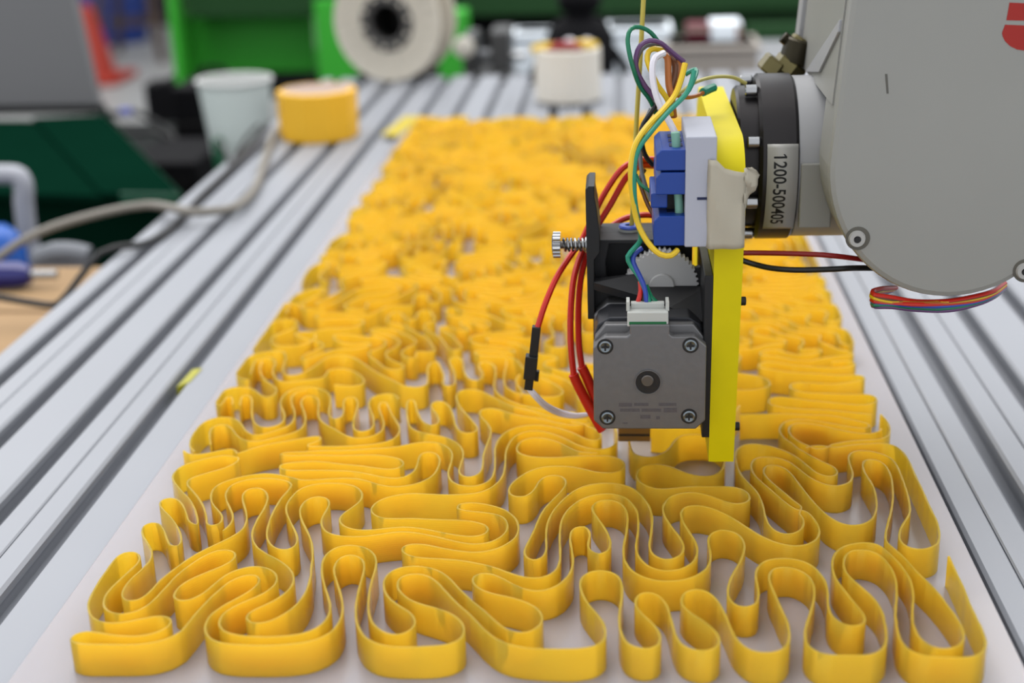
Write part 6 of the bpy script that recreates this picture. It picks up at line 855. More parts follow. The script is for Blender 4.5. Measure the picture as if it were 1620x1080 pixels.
wire('purple', 'purple wire looping inside the green loop', [(1082, 98, k_ + .02), (1062, 82, k_ + .018), (1045, 68, k_ + .016), (1028, 64, k_ + .014), (1013, 72, k_ + .013), (1006, 90, k_ + .012), (1008, 112, k_ + .012), (1020, 135, k_ + .012), (1038, 158, k_ + .012), (1048, 180, k_ + .012)], 0.0009)
wire('grey', 'grey wire following the purple loop on its outer side', [(1080, 100, k_ + .024), (1058, 86, k_ + .022), (1040, 72, k_ + .02), (1022, 72, k_ + .018), (1010, 86, k_ + .016), (1006, 108, k_ + .016), (1014, 134, k_ + .016), (1030, 160, k_ + .016), (1038, 178, k_ + .016)], 0.0009)
wire('yellow', 'yellow wire in the narrow inner loop left of the orange wires', [(1050, 80, k_ + .018), (1036, 77, k_ + .016), (1026, 82, k_ + .014), (1024, 96, k_ + .012), (1030, 112, k_ + .010), (1040, 134, k_ + .010), (1056, 158, k_ + .010), (1062, 182, k_ + .012)], 0.0010)
wire('white', 'thick white wire descending through the loops to the top terminal block', [(1050, 84, k_ + .012), (1036, 92, k_ + .008), (1032, 108, k_ + .006), (1034, 134, k_ + .004), (1042, 162, k_ + .002), (1054, 184, k_), (1064, 202, k_ - .002), (1072, 220, k_ - .004), (1074, 236, k_ - .008)], 0.0012)
wire('orange', 'orange wire standing in the bundle above the yellow plate', [(1050, 86, k_ + .02), (1056, 92, k_ + .018), (1057, 112, k_ + .016), (1058, 135, k_ + .014), (1062, 152, k_ + .012), (1066, 185, k_ + .014)], 0.0012)
wire('brown', 'brown wire leaning right beside the orange one', [(1060, 90, k_ + .022), (1068, 104, k_ + .02), (1066, 124, k_ + .018), (1061, 140, k_ + .016), (1060, 160, k_ + .016), (1056, 186, k_ + .016)], 0.0011)
wire('orange', 'thin orange wire forming the right shoulder of the bundle', [(1052, 82, k_ + .026), (1066, 88, k_ + .024), (1076, 100, k_ + .022), (1074, 122, k_ + .02), (1066, 144, k_ + .018), (1064, 176, k_ + .018)], 0.0009)
wire('yellow', 'yellow wire from the bundle top down past the collet to the lowest terminal', [(1084, 100, k_), (1078, 124, k_ - .002), (1068, 150, k_ - .004), (1048, 175, k_ - .008), (1022, 202, k_ - .014), (1004, 232, k_ - .018), (998, 268, k_ - .02), (1001, 312, k_ - .02), (1008, 350, k_ - .02), (1024, 382, k_ - .022), (1044, 402, k_ - .024), (1062, 404, k_ - .024), (1072, 395, k_ - .022)], 0.0010)
wire('teal', 'teal wire twisted beside the yellow one and ending at the motor connector', [(1098, 112, k_), (1094, 130, k_ - .002), (1084, 150, k_ - .004), (1056, 178, k_ - .008), (1030, 208, k_ - .014), (1010, 236, k_ - .018), (1003, 270, k_ - .02), (1004, 315, k_ - .02), (1010, 352, k_ - .018), (1014, 378, k_ - .014), (1004, 392, k_ - .012), (993, 406, k_ - .012), (998, 420, k_ - .012), (1012, 440, k_ - .013), (1024, 468, k_ - .015), (1030, 490, k_ - .016)], 0.0009)
wire('teal', 'short teal wire curling at the top of the yellow plate', [(1084, 118, k_ + .03), (1092, 113, k_ + .03), (1100, 110, k_ + .03), (1101, 116, k_ + .028), (1096, 130, k_ + .02), (1090, 142, k_ + .015)], 0.0009)
wire('orange', 'short orange wire lying on the yellow plate with a pale green tip', [(1068, 150, k_ + .02), (1085, 154, k_ + .025), (1100, 152, k_ + .03), (1112, 147, k_ + .034), (1118, 144, k_ + .036)], 0.0008)
wire('teal', 'pale teal sleeve at the end of the short orange wire', [(1112, 146, k_ + .034), (1122, 141, k_ + .038), (1130, 138, k_ + .04)], 0.0016)
wire('pale yellow', 'thin cream wire arcing from the bundle to the robot flange', [(1070, 150, k_ + .02), (1082, 142, k_ + .024), (1098, 131, k_ + .03), (1118, 124, k_ + .036), (1140, 121, k_ + .04), (1162, 123, k_ + .044), (1180, 132, k_ + .046)], 0.0007)
wire('blue', 'blue motor lead between the teal wire and the connector', [(1016, 392, k_ - .010), (1004, 402, k_ - .011), (1002, 415, k_ - .012), (1010, 432, k_ - .013), (1020, 456, k_ - .015), (1024, 490, k_ - .016)], 0.0009)
wire('red', 'short red motor lead at the left of the white connector', [(1013, 445, k_ - .012), (1014, 460, k_ - .014), (1010, 476, k_ - .015), (1004, 488, k_ - .016)], 0.0009)
wire('black', 'black motor lead in the middle of the white connector', [(1016, 448, k_ - .011), (1019, 466, k_ - .014), (1019, 490, k_ - .016)], 0.0009)
wire('green', 'short green motor lead at the right of the white connector', [(1022, 452, k_ - .011), (1030, 470, k_ - .014), (1040, 480, k_ - .015), (1045, 490, k_ - .016)], 0.0009)
wire('green', 'thin green wire between the red wires and the lower terminal block', [(1006, 276, k_ + .01), (1012, 290, k_ + .008), (1022, 298, k_ + .006), (1034, 306, k_ + .006)], 0.0007)
wire('brown', 'brown wire dropping behind the blue terminal blocks', [(1020, 268, k_ + .02), (1012, 284, k_ + .018), (1018, 306, k_ + .016), (1026, 326, k_ + .014), (1034, 340, k_ + .012)], 0.0008)
wire('grey', 'pale grey wire dropping behind the blue terminal blocks', [(1030, 172, k_ + .02), (1020, 196, k_ + .02), (1014, 230, k_ + .02), (1014, 262, k_ + .018), (1020, 290, k_ + .016), (1030, 318, k_ + .014)], 0.0008)
wire('black', 'black wire bowing out left of the top terminal block', [(1042, 160, k_ + .014), (1030, 178, k_ + .013), (1018, 196, k_ + .012), (1014, 214, k_ + .012), (1020, 244, k_ + .012), (1034, 262, k_ + .012)], 0.0009)
# ribbon of coloured leads under the wrist
YW = YC + 0.004
cols = ['red', 'brown', 'yellow', 'orange', 'red', 'blue', 'green', 'purple']
names = ['highest', 'second', 'third', 'fourth', 'fifth', 'sixth', 'seventh', 'lowest']
for i, c in enumerate(cols):
    d = i * 3.4; ph = i * 0.8
    pts = [(1418 - i * 1.5, 455 + i * .8, YW + .020), (1396 - i * 1.0, 456 + d * .5, YW + .010), (1381 - (i % 3), 460 + d * .85, YW + .004), (1384 + (i % 2) * 2, 466 + d * .8, YW), (1410, 470 + d * .70 + 2 * math.sin(ph), YW - .001), (1450, 475 + d * .60 + 2 * math.sin(ph + 1), YW - .001 + .001 * math.cos(ph)), (1500, 474 + d * .62 + 2 * math.sin(ph + 2), YW), (1545, 468 + d * .55, YW + .002), (1572, 460 + d * .40, YW + .006), (1590, 448 + d * .3, YW + .016)]
    tag(MB().tube([at(*p) for p in pts], 0.00085, 8, 0.0016).build('ribbon_lead', WM[c]), c + ' lead in the twisted bundle under the robot wrist, ' + names[i] + ' at the bend', 'wire', 'leads under the wrist')

# ================================================================== things on the table behind
M_ycard = mat('yellow_card', (250, 192, 44), 0.5, var=0.05, scale=30, alb=0.72)
M_pink = mat('pinkish_card', (196, 172, 160), 0.7)
b0 = flat(506, 216, 0.0); rr = 0.0335; HT = 0.041
tr = thing('tape_roll', 'large roll of yellow-orange tape standing flat on the table', 'tape roll')
b = MB(); b.lathe((b0.x, b0.y, 0.0), (0, 0, 1), [(0.0, rr * 0.55), (0.0, rr * 0.96), (0.001, rr), (HT - .001, rr * 1.02), (HT, rr * 0.97), (HT, rr * 0.9)], 10, False); b.build('tape_winding', M_ycard, tr)
MB().lathe((b0.x, b0.y, 0.0), (0, 0, 1), [(HT - .003, 0.0), (HT - .0025, rr * 0.5), (HT, rr * 0.62), (HT - .0005, rr * 0.95)], 32).build('cardboard_core', M_pink, tr)
M_tub = mat('white_tub', (236, 230, 218), 0.55, var=0.04, scale=20, alb=0.70)
b0 = flat(899, 160, 0.0); rr = 0.0305
tub = thing('white_tub', 'ribbed off-white plastic tub standing behind the print', 'tub')
pts = [(b0.x + rr * (1 + .018 * (k % 2)) * math.cos(2 * math.pi * k / 56), b0.y + rr * (1 + .018 * (k % 2)) * math.sin(2 * math.pi * k / 56), 0.003) for k in range(56)]
MB().prism(pts, (0, 0, 0.045)).build('tub_wall', M_tub, tub)
MB().lathe((b0.x, b0.y, 0.0), (0, 0, 1), [(0.048, rr * 0.8), (0.050, rr * 0.85), (0.050, rr), (0.047, rr * 1.02)], 40).build('tub_rim', M_tub, tub)
for a in (-0.55, 0.35, 2.5, 3.7): MB().cyl((b0.x + rr * .8 * math.sin(a), b0.y - rr * .8 * math.cos(a), 0.0), (0, 0, 1), 0.004, 0.0032, 12).build('foot', M_bore, tub)
for i, (c, dx, dy, dz, ln, lbl) in enumerate((('yellow', -.018, -.006, .004, .014, 'yellow offcut lying at the left of the white tub'), ('dark red', -.004, -.008, .005, .016, 'dark red offcut lying across the white tub'), ('yellow', .014, .000, .005, .012, 'yellow offcut lying at the right of the white tub'), ('white', .002, .006, .008, .006, 'white bead in the middle of the white tub top'), ('white', .018, .004, .008, .006, 'white bead at the right of the white tub top'))):
    p0 = Vector((b0.x + dx, b0.y + dy, 0.047 + dz))
    if c == 'white': o = MB().lathe(p0 - Vector((0, 0, .006)), (0, 0, 1), [(0, 0), (0, .005), (.004, .0062), (.008, .0045), (.0095, 0)], 18).build('white_bead', WM[c])
    else: o = MB().tube([p0 - Vector((ln, 0, .002)), p0 - Vector((ln * .3, .003, -.001)), p0 + Vector((ln * .4, -.002, .001)), p0 + Vector((ln, .003, -.001))], 0.0042, 8, 0.004).build('plastic_offcut', WM[c])
    tag(o, lbl, 'bead' if c == 'white' else 'offcut', 'bits on the white tub')
# reel
M_reel = mat('beige_reel', (226, 218, 202), 0.5, var=0.05, scale=60, alb=0.62)
M_hub = mat('reel_hub', (84, 82, 80), 0.5); M_core = mat('reel_core', (20, 20, 20), 0.7)
reel = thing('cable_reel', 'big beige reel with a dark ringed hub standing at the table end', 'reel')
rc = at(611, 40, 1.47); rr = 0.060; rc.z = rr + 0.0005; ax = Vector((0.10, -1, 0.16)).normalized(); ax = Vector((-0.30, -1, 0)).normalized()
for s in (0.0, 0.040):
    b = MB(); b.lathe(rc - ax * s, ax, [(-0.003, 0.030), (-0.003, rr), (0.0, rr), (0.0, rr * 0.93), (-0.0008, rr * 0.9), (-0.0008, 0.030), (-0.003, 0.030)], 56); b.build('flange', M_reel, reel)
for k in range(24):
    t = 2 * math.pi * k / 24; e1 = Vector((1, -0.30, 0)).normalized(); d = e1 * math.cos(t) + Vector((0, 0, 1)) * math.sin(t); w = ax.cross(d)
    MB().prism([rc + d * 0.032 - w * .0008, rc + d * 0.032 + w * .0008, rc + d * rr * .92 + w * .0012, rc + d * rr * .92 - w * .0012], ax * 0.0008).build('flange_rib', M_reel, reel)
MB().lathe(rc, ax, [(-0.04, 0.040), (-0.003, 0.040)], 40).build('winding', mat('winding', (170, 160, 140), 0.6), reel)
MB().lathe(rc, ax, [(-0.004, 0.017), (0.0, 0.018), (0.0012, 0.0205), (0.0002, 0.022), (0.0012, 0.0235), (0.0008, 0.0285), (-0.002, 0.0305)], 44).build('hub_ring', M_hub, reel)
for k in range(10):
    t = 2 * math.pi * (k + .3) / 10; d = e1 * math.cos(t) + Vector((0, 0, 1)) * math.sin(t); MB().cyl(rc + d * 0.0255, ax, 0.0022, 0.0022, 10).build('hub_peg', M_reel, reel)
MB().lathe(rc, ax, [(-0.045, 0.0), (-0.045, 0.0165), (-0.004, 0.0172)], 36).build('core', M_core, reel)
# cables across the table edge
M_cgrey = mat('grey_cable', (158, 152, 142), 0.5); M_cblk = mat('black_cable', (34, 34, 36), 0.5)
c0 = flat(318, 335, .0095); 
tag(MB().tube([at(-40, 450, .88), at(0, 405, .89), at(60, 368, .905), at(140, 342, .92), at(232, 331, .935) + Vector((0, 0, .003)), flat(296, 334, .0105), c0, flat(372, 327, .0062), flat(404, 296, .0042), flat(418, 255, .0035), flat(438, 205, .0035), flat(470, 178, .0035)], 0.0030, 10, 0.01).build('grey_cable', M_cgrey), 'thick grey cable arching from the left onto the table', 'cable')
tag(MB().tube([flat(424, 196, .003), flat(398, 226, .003), flat(362, 268, .003), flat(316, 312, .003), flat(284, 350, .003), flat(252, 374, .003), flat(222, 387, .0028), Vector((-.307, .838, .0040)), Vector((-.320, .826, .0030)), Vector((-.331, .812, -.010)), at(95, 478, .80), at(70, 482, .80), at(0, 470, .80), at(-40, 466, .80)], 0.0022, 8, 0.01).build('black_cable', M_cblk), 'thin black cable running along the table edge and over the carton', 'cable')
tag(MB().tube([flat(345, 222, .0022), flat(362, 250, .0022), flat(368, 262, .0022), flat(376, 240, .0022), flat(392, 214, .0022), flat(408, 198, .0022)], 0.0018, 8, 0.01).build('looped_cable', M_cblk), 'short dark cable looping near the white cup', 'cable')

# ================================================================== lower bench on the left and what stands on it
BZ = -0.13
M_bench = mat('dark_bench', (30, 34, 34), 0.8, var=0.1, scale=8, spec=0.08)
bench = thing('side_bench', 'low dark bench beside the left table edge', 'bench')
MB().box((-1.25, 0.55, BZ - 0.03), (-0.335, 1.95, BZ), 0.004).build('bench_top', M_bench, bench)
for x in (-1.2, -0.40):
    for y in (0.6, 1.87): MB().box((x, y, -0.75), (x + .05, y + .05, BZ - 0.03)).build('leg', M_steel, bench)
# carton
M_card = mat('corrugated_card', (196, 160, 116), 0.8, var=0.08, scale=40)
ct_ = thing('cardboard_box', 'brown cardboard carton at the left table edge', 'box')
cz1 = at(60, 470, 0.86).z; pA, pB = at(128, 470, .86), at(-60, 470, .86)
MB().box((pB.x - .1, 0.73, BZ), (-0.352, 0.93, cz1), 0.002).build('carton_body', M_card, ct_)
MB().box((pB.x - .1, 0.828, cz1), (-0.352, 0.832, cz1 + .0006)).build('flap_joint', mat('card_joint', (150, 118, 82), 0.9), ct_)
# screwdriver with blue handle, grey brush, blue bottle
M_navy = mat('navy_handle', (36, 36, 130), 0.35, coat=0.2)
sd = thing('screwdriver', 'dark blue handled screwdriver lying on the carton', 'screwdriver')
a, b = at(-30, 434, .88), at(48, 432, .88); a.z = b.z = cz1 + 0.0095
MB().lathe(a, b - a, [(0, 0), (0, .006), (.004, .0095), ((b - a).length * .8, .0085), ((b - a).length, .006), ((b - a).length, 0)], 8, True).build('handle', M_navy, sd)
MB().cyl(b, b - a, 0.003, 0.018, 12).build('shank', M_chrome, sd)
M_gbr = mat('grey_bristle', (120, 120, 126), 0.6, var=0.2, scale=200); M_gst = mat('grey_strip', (134, 138, 146), 0.5)
br = thing('strip_brush', 'grey strip brush with drooping bristles beside the table edge', 'brush')
q0, q1 = at(62, 412, .955), at(140, 408, .955)
MB().tube([q0, at(90, 402, .955), at(120, 403, .955), q1], 0.009, 10, 0.01).build('brush_back', M_gst, br)
for k in range(26):
    f = k / 25; p = q0.lerp(q1, f) + Vector((0, -.004, .002)); L_ = 0.026 + 0.006 * math.sin(k * 2.3)
    MB().tube([p, p + Vector((.001 * math.sin(k), -.008, -.4 * L_)), p + Vector((.004 * math.sin(k * 1.7), -.010, -L_))], 0.0016, 5, 0.008).build('bristle', M_gbr, br)
MB().box((q0.x - .005, .95, BZ), (q1.x - .01, .975, q0.z - .006), .002).build('brush_block', M_black, br)
M_blu2 = mat('bright_blue_plastic', (22, 106, 214), 0.35, coat=0.2)
pb = at(-6, 392, 1.02)
bt = thing('blue_bottle', 'bright blue plastic bottle at the left picture edge', 'bottle')
MB().lathe((pb.x, 1.02, BZ), (0, 0, 1), [(0, 0), (0, .020), (.004, .022), (pb.z - BZ - .004, .022), (pb.z - BZ + .010, .018), (pb.z - BZ + .017, .010), (pb.z - BZ + .018, 0)], 28).build('bottle_body', M_blu2, bt)
M_pvc = mat('white_pipe', (196, 198, 208), 0.4)
pp = [at(-60, 277, 1.08), at(-20, 276, 1.08), at(16, 276, 1.08), at(30, 279, 1.08), at(37, 292, 1.08), at(38, 310, 1.08), at(40, 345, 1.08)]; pe = pp[-1].copy(); pe.z = BZ; pp.append(pe)
tag(MB().tube(pp, 0.0080, 14, 0.008).build('bent_pipe', M_pvc), 'white plastic pipe bent at a right angle by the green tote', 'pipe')
# green lidded tote
M_tote = mat('dark_green_plastic', (10, 46, 33), 0.85, var=0.12, scale=14, spec=0.0); M_tote2 = mat('green_tote_rim', (16, 92, 62), 0.4)
tote = thing('lidded_tote', 'dark green plastic tote with two folding lid flaps', 'tote')
y0_, y1_ = 1.16, 1.50
A1, A4 = at(285, 306, y0_), at(160, 304, y0_); A2, A3 = at(162, 180, y1_), at(52, 186, y1_)
B1, B2 = at(-120, 300, y0_), at(-150, 190, y1_)
MB().prism([A1, A2, A3, A4], (0, 0, -0.006)).build('lid_flap', M_tote, tote)
MB().prism([A4 + Vector((0, 0, -.003)), A3 + Vector((0, 0, -.003)), B2, B1], (0, 0, -0.006)).build('lid_flap', M_tote, tote)
zb_ = min(A1.z, A4.z) - 0.006
MB().prism([(B1.x, y0_ + .012, BZ), (A1.x - .012, y0_ + .012, BZ), (A1.x - .012, y0_ + .012, A1.z - .006), (B1.x, y0_ + .012, B1.z - .006)], (0, .006, 0)).build('front_wall', M_tote, tote)
MB().prism([(A1.x - .012, y0_ + .014, BZ), (A1.x - .012, y0_ + .014, A1.z - .008), (A2.x - .012, y1_ - .01, A2.z - .008), (A2.x - .012, y1_ - .01, BZ)], (-.006, 0, 0)).build('side_wall', M_tote, tote)
MB().box((B2.x, y1_ - .012, BZ), (A2.x - .012, y1_ - .006, A2.z - .008)).build('back_wall', M_tote, tote)
MB().prism([A1 + Vector((0, -.003, 0)), A4.lerp(A1, .25) + Vector((0, -.003, 0)), A4.lerp(A1, .25) + Vector((0, -.003, -.010)), A1 + Vector((0, -.003, -.010))], (0, .006, 0)).build('front_rim', M_tote2, tote)
MB().prism([A1, A2, A2 + Vector((.004, 0, -.004)), A1 + Vector((.004, 0, -.004))], (0, 0, .0012)).build('side_rim', M_tote2, tote)
# grey monitor seen from behind
M_mon = mat('grey_monitor', (142, 142, 144), 0.6, var=0.03, scale=8)
mon = thing('monitor', 'plain grey monitor panel rising at the top left', 'monitor')
ym = 1.58; p1, p2 = at(157, 168, ym), at(118, 0, ym); t_ = (p2 - p1); p3 = p1 + t_ * 1.7; bl_ = at(-160, 176, ym)
MB().prism([p1, p3, p3 + Vector((-.5, 0, 0)), Vector((p1.x - .46, ym, p1.z))], (0, 0.016, 0), 0.003).build('screen_panel', M_mon, mon)
MB().prism([p1 + Vector((0, -.001, 0)), Vector((p1.x - .46, ym - .001, p1.z)), Vector((p1.x - .46, ym - .001, p1.z - .008)), p1 + Vector((.002, -.001, -.008))], (0, .02, 0)).build('lower_bezel', M_black, mon)
MB().box((p1.x - .26, ym + .004, BZ), (p1.x - .20, ym + .030, p1.z + .02), .003).build('stand', M_black, mon)
MB().box((p1.x - .33, ym - .02, BZ), (p1.x - .13, ym + .12, BZ + .008), .003).build('stand_foot', M_black, mon)
# paper cup
M_cup = mat('pale_paper_cup', (226, 236, 232), 0.55, var=0.02, alb=0.72); M_cupin = mat('cup_inside', (236, 238, 236), 0.5)
cup = thing('paper_cup', 'pale white paper cup standing beyond the table edge', 'cup')
yk = 1.46; ck = at(375, 175, yk); rt_ = (at(432, 130, yk).x - at(318, 130, yk).x) / 2; ztop_ = at(375, 126, yk).z; zbot_ = BZ
MB().lathe((ck.x, yk, 0), (0, 0, 1), [(zbot_, 0), (zbot_, rt_ * 0.60), (ztop_, rt_), (ztop_, rt_ * 0.97), (zbot_ + .006, rt_ * .57), (zbot_ + .006, 0)], 44).build('cup_wall', M_cup, cup)
bq = []
for k in range(33): t = 2 * math.pi * k / 32; bq.append((ck.x + rt_ * math.cos(t), yk + rt_ * math.sin(t), ztop_))
MB().tube(bq, 0.0022, 8, 0.01).build('rolled_rim', M_cupin, cup)
MB().lathe((ck.x, yk, 0), (0, 0, 1), [(ztop_ - .030, 0), (ztop_ - .030, rt_ * 0.85), (ztop_ - .001, rt_ * .955)], 36).build('inner_lining', M_cupin, cup)
# black cases behind the cup
M_case = mat('black_case', (22, 22, 25), 0.8, var=0.1, scale=15, spec=0.08)
yk = 1.70; a, b = at(268, 140, yk), at(345, 240, yk)
cs = thing('equipment_case', 'upright black case behind the paper cup', 'case')
MB().box((a.x, yk, BZ), (b.x + .03, yk + .12, a.z), .004).build('case_body', M_case, cs)
MB().box((a.x - .001, yk - .002, (a.z + BZ) / 2 - .002), (b.x + .031, yk + .121, (a.z + BZ) / 2 + .002)).build('case_seam', M_bore, cs)
MB().tube([(a.x + .02, yk + .06, a.z - .001), (a.x + .025, yk + .06, a.z + .014), (b.x, yk + .06, a.z + .014), (b.x + .005, yk + .06, a.z - .001)], .003, 8).build('case_handle', M_case, cs)
yk = 1.55; a, b = at(222, 240, yk), at(338, 300, yk)
cs = thing('power_supply', 'low black power box between the green tote and the cup', 'power box')
MB().box((a.x, yk - .06, BZ), (b.x, yk + .08, a.z), .004).build('housing', M_case, cs)
for k in range(6): MB().box((a.x + .012 + k * .011, yk - .061, BZ + .014), (a.x + .017 + k * .011, yk - .058, a.z - .012)).build('vent_slot', M_bore, cs)
M_gbox = mat('green_clip', (10, 110, 70), 0.4)
a, b = at(335, 222, 1.40), at(350, 262, 1.40)
tag(MB().prism([(a.x, 1.40, BZ), (b.x, 1.40, BZ), (b.x, 1.40, a.z - .004), (b.x - .003, 1.40, a.z), (a.x, 1.40, a.z)], (0, .02, 0), .001).build('green_block', M_gbox), 'small green block standing at the foot of the cup', 'block')
tag(MB().tube([at(155, 165, 1.6), at(166, 178, 1.62), at(185, 180, 1.64), at(210, 176, 1.64), at(240, 190, 1.64), at(268, 208, 1.64), at(285, 235, 1.62)], 0.0035, 8, .012).build('thick_cable', M_cblk), 'black cable drooping from the monitor towards the black case, upper one', 'cable', 'cables behind the monitor')
tag(MB().tube([at(170, 182, 1.61), at(190, 205, 1.62), at(215, 212, 1.62), at(245, 208, 1.62), at(268, 222, 1.62)], 0.0035, 8, .012).build('thick_cable', M_cblk), 'black cable drooping from the monitor towards the black case, lower one', 'cable', 'cables behind the monitor')
p = at(199, 177, 1.63); tag(MB().lathe(p - Vector((.006, 0, 0)), (1, 0, 0), [(0, 0), (0, .005), (.012, .005), (.012, 0)], 16).build('blue_connector', mat('violet_plug', (120, 130, 224), 0.4)), 'small violet-blue connector on the upper black cable', 'connector')

# ================================================================== back bench and the green rack
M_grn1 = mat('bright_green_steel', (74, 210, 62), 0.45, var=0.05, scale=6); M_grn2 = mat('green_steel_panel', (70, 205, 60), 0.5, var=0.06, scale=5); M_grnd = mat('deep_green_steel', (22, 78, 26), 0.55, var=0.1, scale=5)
rack = thing('machine_frame', 'big green steel machine frame across the back of the workshop', 'machine')
yg = 2.25
def gbox(x0, y0, x1, y1, Y, d, nm, m, zlo=None):
    a, b = at(x0, y0, Y), at(x1, y1, Y); return MB().box((a.x, Y, b.z if zlo is None else zlo), (b.x, Y + d, a.z), .003).build(nm, m, rack)
gbox(250, -120, 290, 138, yg, 0.10, 'post', M_grn1)
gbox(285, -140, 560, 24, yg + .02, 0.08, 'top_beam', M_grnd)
gbox(288, 24, 500, 130, yg + .09, 0.02, 'panel', M_grn2)
gbox(495, 0, 560, 130, yg, 0.08, 'post', M_grn2)
gbox(690, 20, 740, 128, yg - .1, 0.06, 'post', M_grn2)
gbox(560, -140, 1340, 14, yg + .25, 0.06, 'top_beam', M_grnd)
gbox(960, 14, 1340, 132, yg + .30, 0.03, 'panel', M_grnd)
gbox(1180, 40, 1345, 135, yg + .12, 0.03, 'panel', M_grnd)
gbox(250, 130, 740, 150, yg, 0.35, 'base_beam', M_case)
gbox(560, 10, 960, 150, yg + .36, 0.03, 'dark_panel', M_case)
for px in (262, 700, 1330):
    a = at(px, 140, yg + .1); MB().box((a.x - .03, yg + .08, -0.75), (a.x + .03, yg + .14, a.z + .01)).build('foot_column', M_case, rack)
M_bbench = mat('back_bench_grey', (150, 152, 156), 0.5, var=0.05, scale=6)
bb = thing('back_bench', 'pale grey bench top just behind the worktable', 'bench')
BB = -0.035
MB().box((-0.16, 1.53, BB - .03), (0.75, 1.98, BB), .003).build('bench_top', M_bbench, bb)
for x in (-.15, .69):
    for y in (1.55, 1.92): MB().box((x, y, -.75), (x + .05, y + .05, BB - .03)).build('leg', M_steel, bb)
def on_bench(x0, x1, ytop, Y, d, nm, lbl, cat, m, parts=None, bev=.003, z0=BB):
    a, b = at(x0, ytop, Y), at(x1, ytop, Y); t = thing(nm, lbl, cat)
    MB().box((a.x, Y, z0), (b.x, Y + d, a.z), bev).build('body', m, t)
    return t, a, b
M_whp = mat('bright_white_plastic', (240, 248, 255), 0.35, var=0.02, alb=0.95); M_dr = mat('maroon_card', (120, 30, 52), 0.6); M_bei = mat('beige_tray', (202, 192, 182), 0.6); M_mgr = mat('machine_grey', (96, 96, 96), 0.5, metal=0.3)
t, a, b = on_bench(812, 872, 52, 1.72, .05, 'white_bin', 'white plastic bin left of the black stand on the back bench', 'bin', M_whp)
MB().box((a.x - .003, 1.716, a.z - .008), (b.x + .003, 1.774, a.z), .002).build('rim', M_whp, t)
t, a, b = on_bench(962, 1060, 46, 1.70, .07, 'white_bin', 'larger white plastic bin right of the black stand on the back bench', 'bin', M_whp)
MB().box((a.x - .003, 1.696, a.z - .008), (b.x + .003, 1.774, a.z), .002).build('rim', M_whp, t)
t, a, b = on_bench(1055, 1200, 74, 1.66, .09, 'parts_tray', 'beige tray carrying the maroon and white cartons', 'tray', M_bei)
MB().box((a.x - .004, 1.655, a.z - .006), (b.x + .004, 1.755, a.z), .002).build('rim', M_bei, t)
tz1 = a.z
t, a, b = on_bench(1086, 1124, 40, 1.69, .04, 'carton', 'small maroon carton on the beige tray', 'carton', M_dr, z0=tz1)
MB().box((a.x, 1.6885, a.z - .008), (b.x, 1.69, a.z - .003)).build('label_band', M_pink, t)
t, a, b = on_bench(1124, 1174, 36, 1.69, .045, 'carton', 'white carton beside the maroon one on the beige tray', 'carton', M_whp, z0=tz1)
MB().box((b.x - .006, 1.6885, tz1 + .002), (b.x - .001, 1.69, a.z - .004)).build('label_band', mat('tan_band', (170, 110, 80), .6), t)
# vice
vc = thing('bench_vice', 'grey bench vice left of the white bins', 'vice'); a, b = at(728, 58, 1.60), at(808, 120, 1.60)
w_ = b.x - a.x
MB().box((a.x, 1.60, BB), (b.x, 1.68, BB + .022), .003).build('vice_base', M_mgr, vc)
MB().box((a.x + w_ * .02, 1.605, BB + .022), (a.x + w_ * .30, 1.67, a.z), .003).build('fixed_jaw', M_mgr, vc)
MB().box((a.x + w_ * .58, 1.605, BB + .022), (b.x, 1.67, a.z + .004), .003).build('moving_jaw', M_mgr, vc)
MB().cyl((a.x + w_ * .28, 1.63, BB + .036), (1, 0, 0), .008, w_ * .32, 16).build('lead_screw', M_steel, vc)
MB().cyl((b.x, 1.63, BB + .036), (1, 0, 0), .005, .016, 12).build('handle_boss', M_chrome, vc)
MB().lathe((a.x + w_ * .06, 1.604, a.z - .012), (0, -1, 0), [(0, .012), (.004, .012), (.006, .008), (.006, 0)], 20).build('jaw_knob', M_tub, vc)
# black stand
st = thing('black_stand', 'black pear-shaped camera stand behind the white tub', 'stand'); a = at(918, 110, 1.60)
zt_ = at(914, -30, 1.60).z - BB; rs = (at(960, 80, 1.6).x - at(868, 80, 1.6).x) / 2 * 1.2
MB().lathe((a.x, 1.60, BB), (0, 0, 1), [(0, 0), (0, rs * .9), (zt_ * .2, rs * 1.0), (zt_ * .50, rs * .98), (zt_ * .62, rs * .80), (zt_ * .68, rs * .46), (zt_ * .72, rs * .40)], 28).build('stand_body', M_case, st)
MB().lathe((a.x, 1.60, BB), (0, 0, 1), [(zt_ * .72, rs * .40), (zt_ * .75, rs * .56), (zt_ * .85, rs * .66), (zt_ * .97, rs * .5), (zt_, 0)], 28).build('stand_head', M_case, st)
MB().cyl((a.x, 1.60 - rs * .9, BB + zt_ * .22), (0, -1, 0), rs * .22, .01, 16, .001).build('clamp_knob', M_black2, st)
for s in (-1, 1): MB().tube([(a.x + s * rs * .5, 1.60, BB + zt_ * .5), (a.x + s * rs * 1.15, 1.60, BB + zt_ * .28), (a.x + s * rs * 1.45, 1.60, BB + .004)], .006, 8, .012).build('stand_leg', M_case, st)
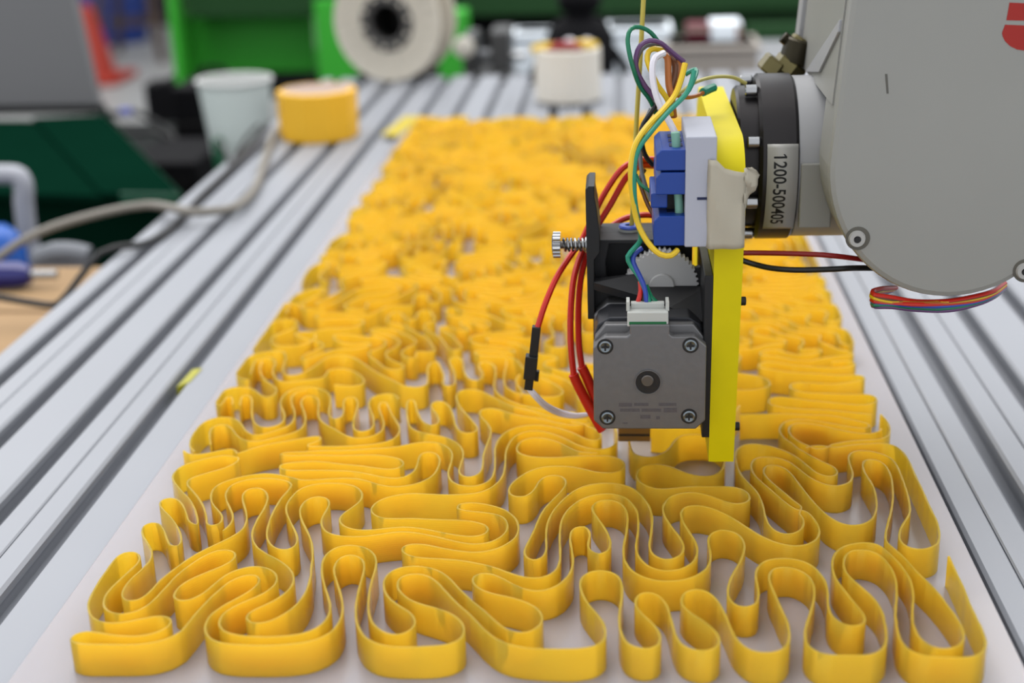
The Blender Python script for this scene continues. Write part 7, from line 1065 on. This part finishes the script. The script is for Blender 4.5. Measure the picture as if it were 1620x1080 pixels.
# far floor things seen between the monitor and the frame
M_ora = mat('red_orange_plastic', (190, 52, 28), 0.45); M_fblu = mat('far_blue', (34, 66, 150), 0.5); M_fbrn = mat('far_brown', (84, 66, 56), 0.7)
pf = flat(150, 128, -0.75)
cn = thing('traffic_cone', 'red-orange cone standing on the floor behind the monitor edge', 'cone')
k_s = pf.y / 1.0
MB().box((pf.x - .15, pf.y - .15, -.75), (pf.x + .15, pf.y + .15, -.72), .01).build('cone_base', M_ora, cn)
MB().lathe((pf.x, pf.y, -.71), (0, 0, 1), [(-.01, .10), (.13, .07), (.28, .03), (.30, 0)], 28).build('cone_body', M_ora, cn)
pf = flat(184, 66, -0.75)
ch_ = thing('storage_drum', 'blue drum standing on the far floor beside the cone', 'drum')
MB().lathe((pf.x, pf.y, -.75), (0, 0, 1), [(0, 0), (0, .16), (.02, .17), (.22, .17), (.23, .18), (.25, .18), (.26, .17), (.50, .17), (.52, .155), (.52, 0)], 32).build('drum_body', M_fblu, ch_)
MB().lathe((pf.x, pf.y, -.23), (0, 0, 1), [(0, .15), (.03, .15), (.04, 0)], 28).build('drum_lid', M_tub, ch_)
pf = flat(222, 92, -0.75)
sl = thing('wooden_stool', 'dark brown stool standing on the far floor beside the green frame', 'stool')
MB().lathe((pf.x, pf.y, -.30), (0, 0, 1), [(0, 0), (0, .16), (.03, .165), (.04, .15), (.04, 0)], 28).build('seat', M_fbrn, sl)
for sx_ in (-1, 1):
    for sy_ in (-1, 1): MB().tube([(pf.x + sx_ * .16, pf.y + sy_ * .16, -.75), (pf.x + sx_ * .10, pf.y + sy_ * .10, -.30)], .02, 8, .2).build('leg', M_fbrn, sl)
MB().lathe((pf.x, pf.y, -.58), (0, 0, 1), [(0, .135), (.02, .135), (.02, .120), (0, .120)], 24).build('foot_ring', M_fbrn, sl)
pf = flat(245, 40, -0.75)
cb = thing('steel_cabinet', 'dark navy steel cabinet far behind the stool', 'cabinet')
MB().box((pf.x - .5, pf.y, -.75), (pf.x + .6, pf.y + .5, .5), .01).build('body', mat('navy_steel', (22, 24, 44), .5), cb)
for s in (0, 1): MB().box((pf.x - .48 + s * .54, pf.y - .02, -.72), (pf.x + .04 + s * .54, pf.y, .47), .006).build('door', mat('navy_door', (26, 28, 50), .5), cb)

# ------------------------------------------------------------------ put every empty at the base of its thing
bpy.context.view_layer.update()
for o in [o for o in COL.objects if o.type == 'EMPTY']:
    pts = [c.matrix_world @ Vector(v) for c in o.children if c.type == 'MESH' for v in c.bound_box]
    if not pts: continue
    lo = [min(p[k] for p in pts) for k in range(3)]; hi = [max(p[k] for p in pts) for k in range(3)]
    loc = Vector(((lo[0] + hi[0]) / 2, (lo[1] + hi[1]) / 2, lo[2])); o.location = loc
    for c in o.children: c.location = c.location - loc
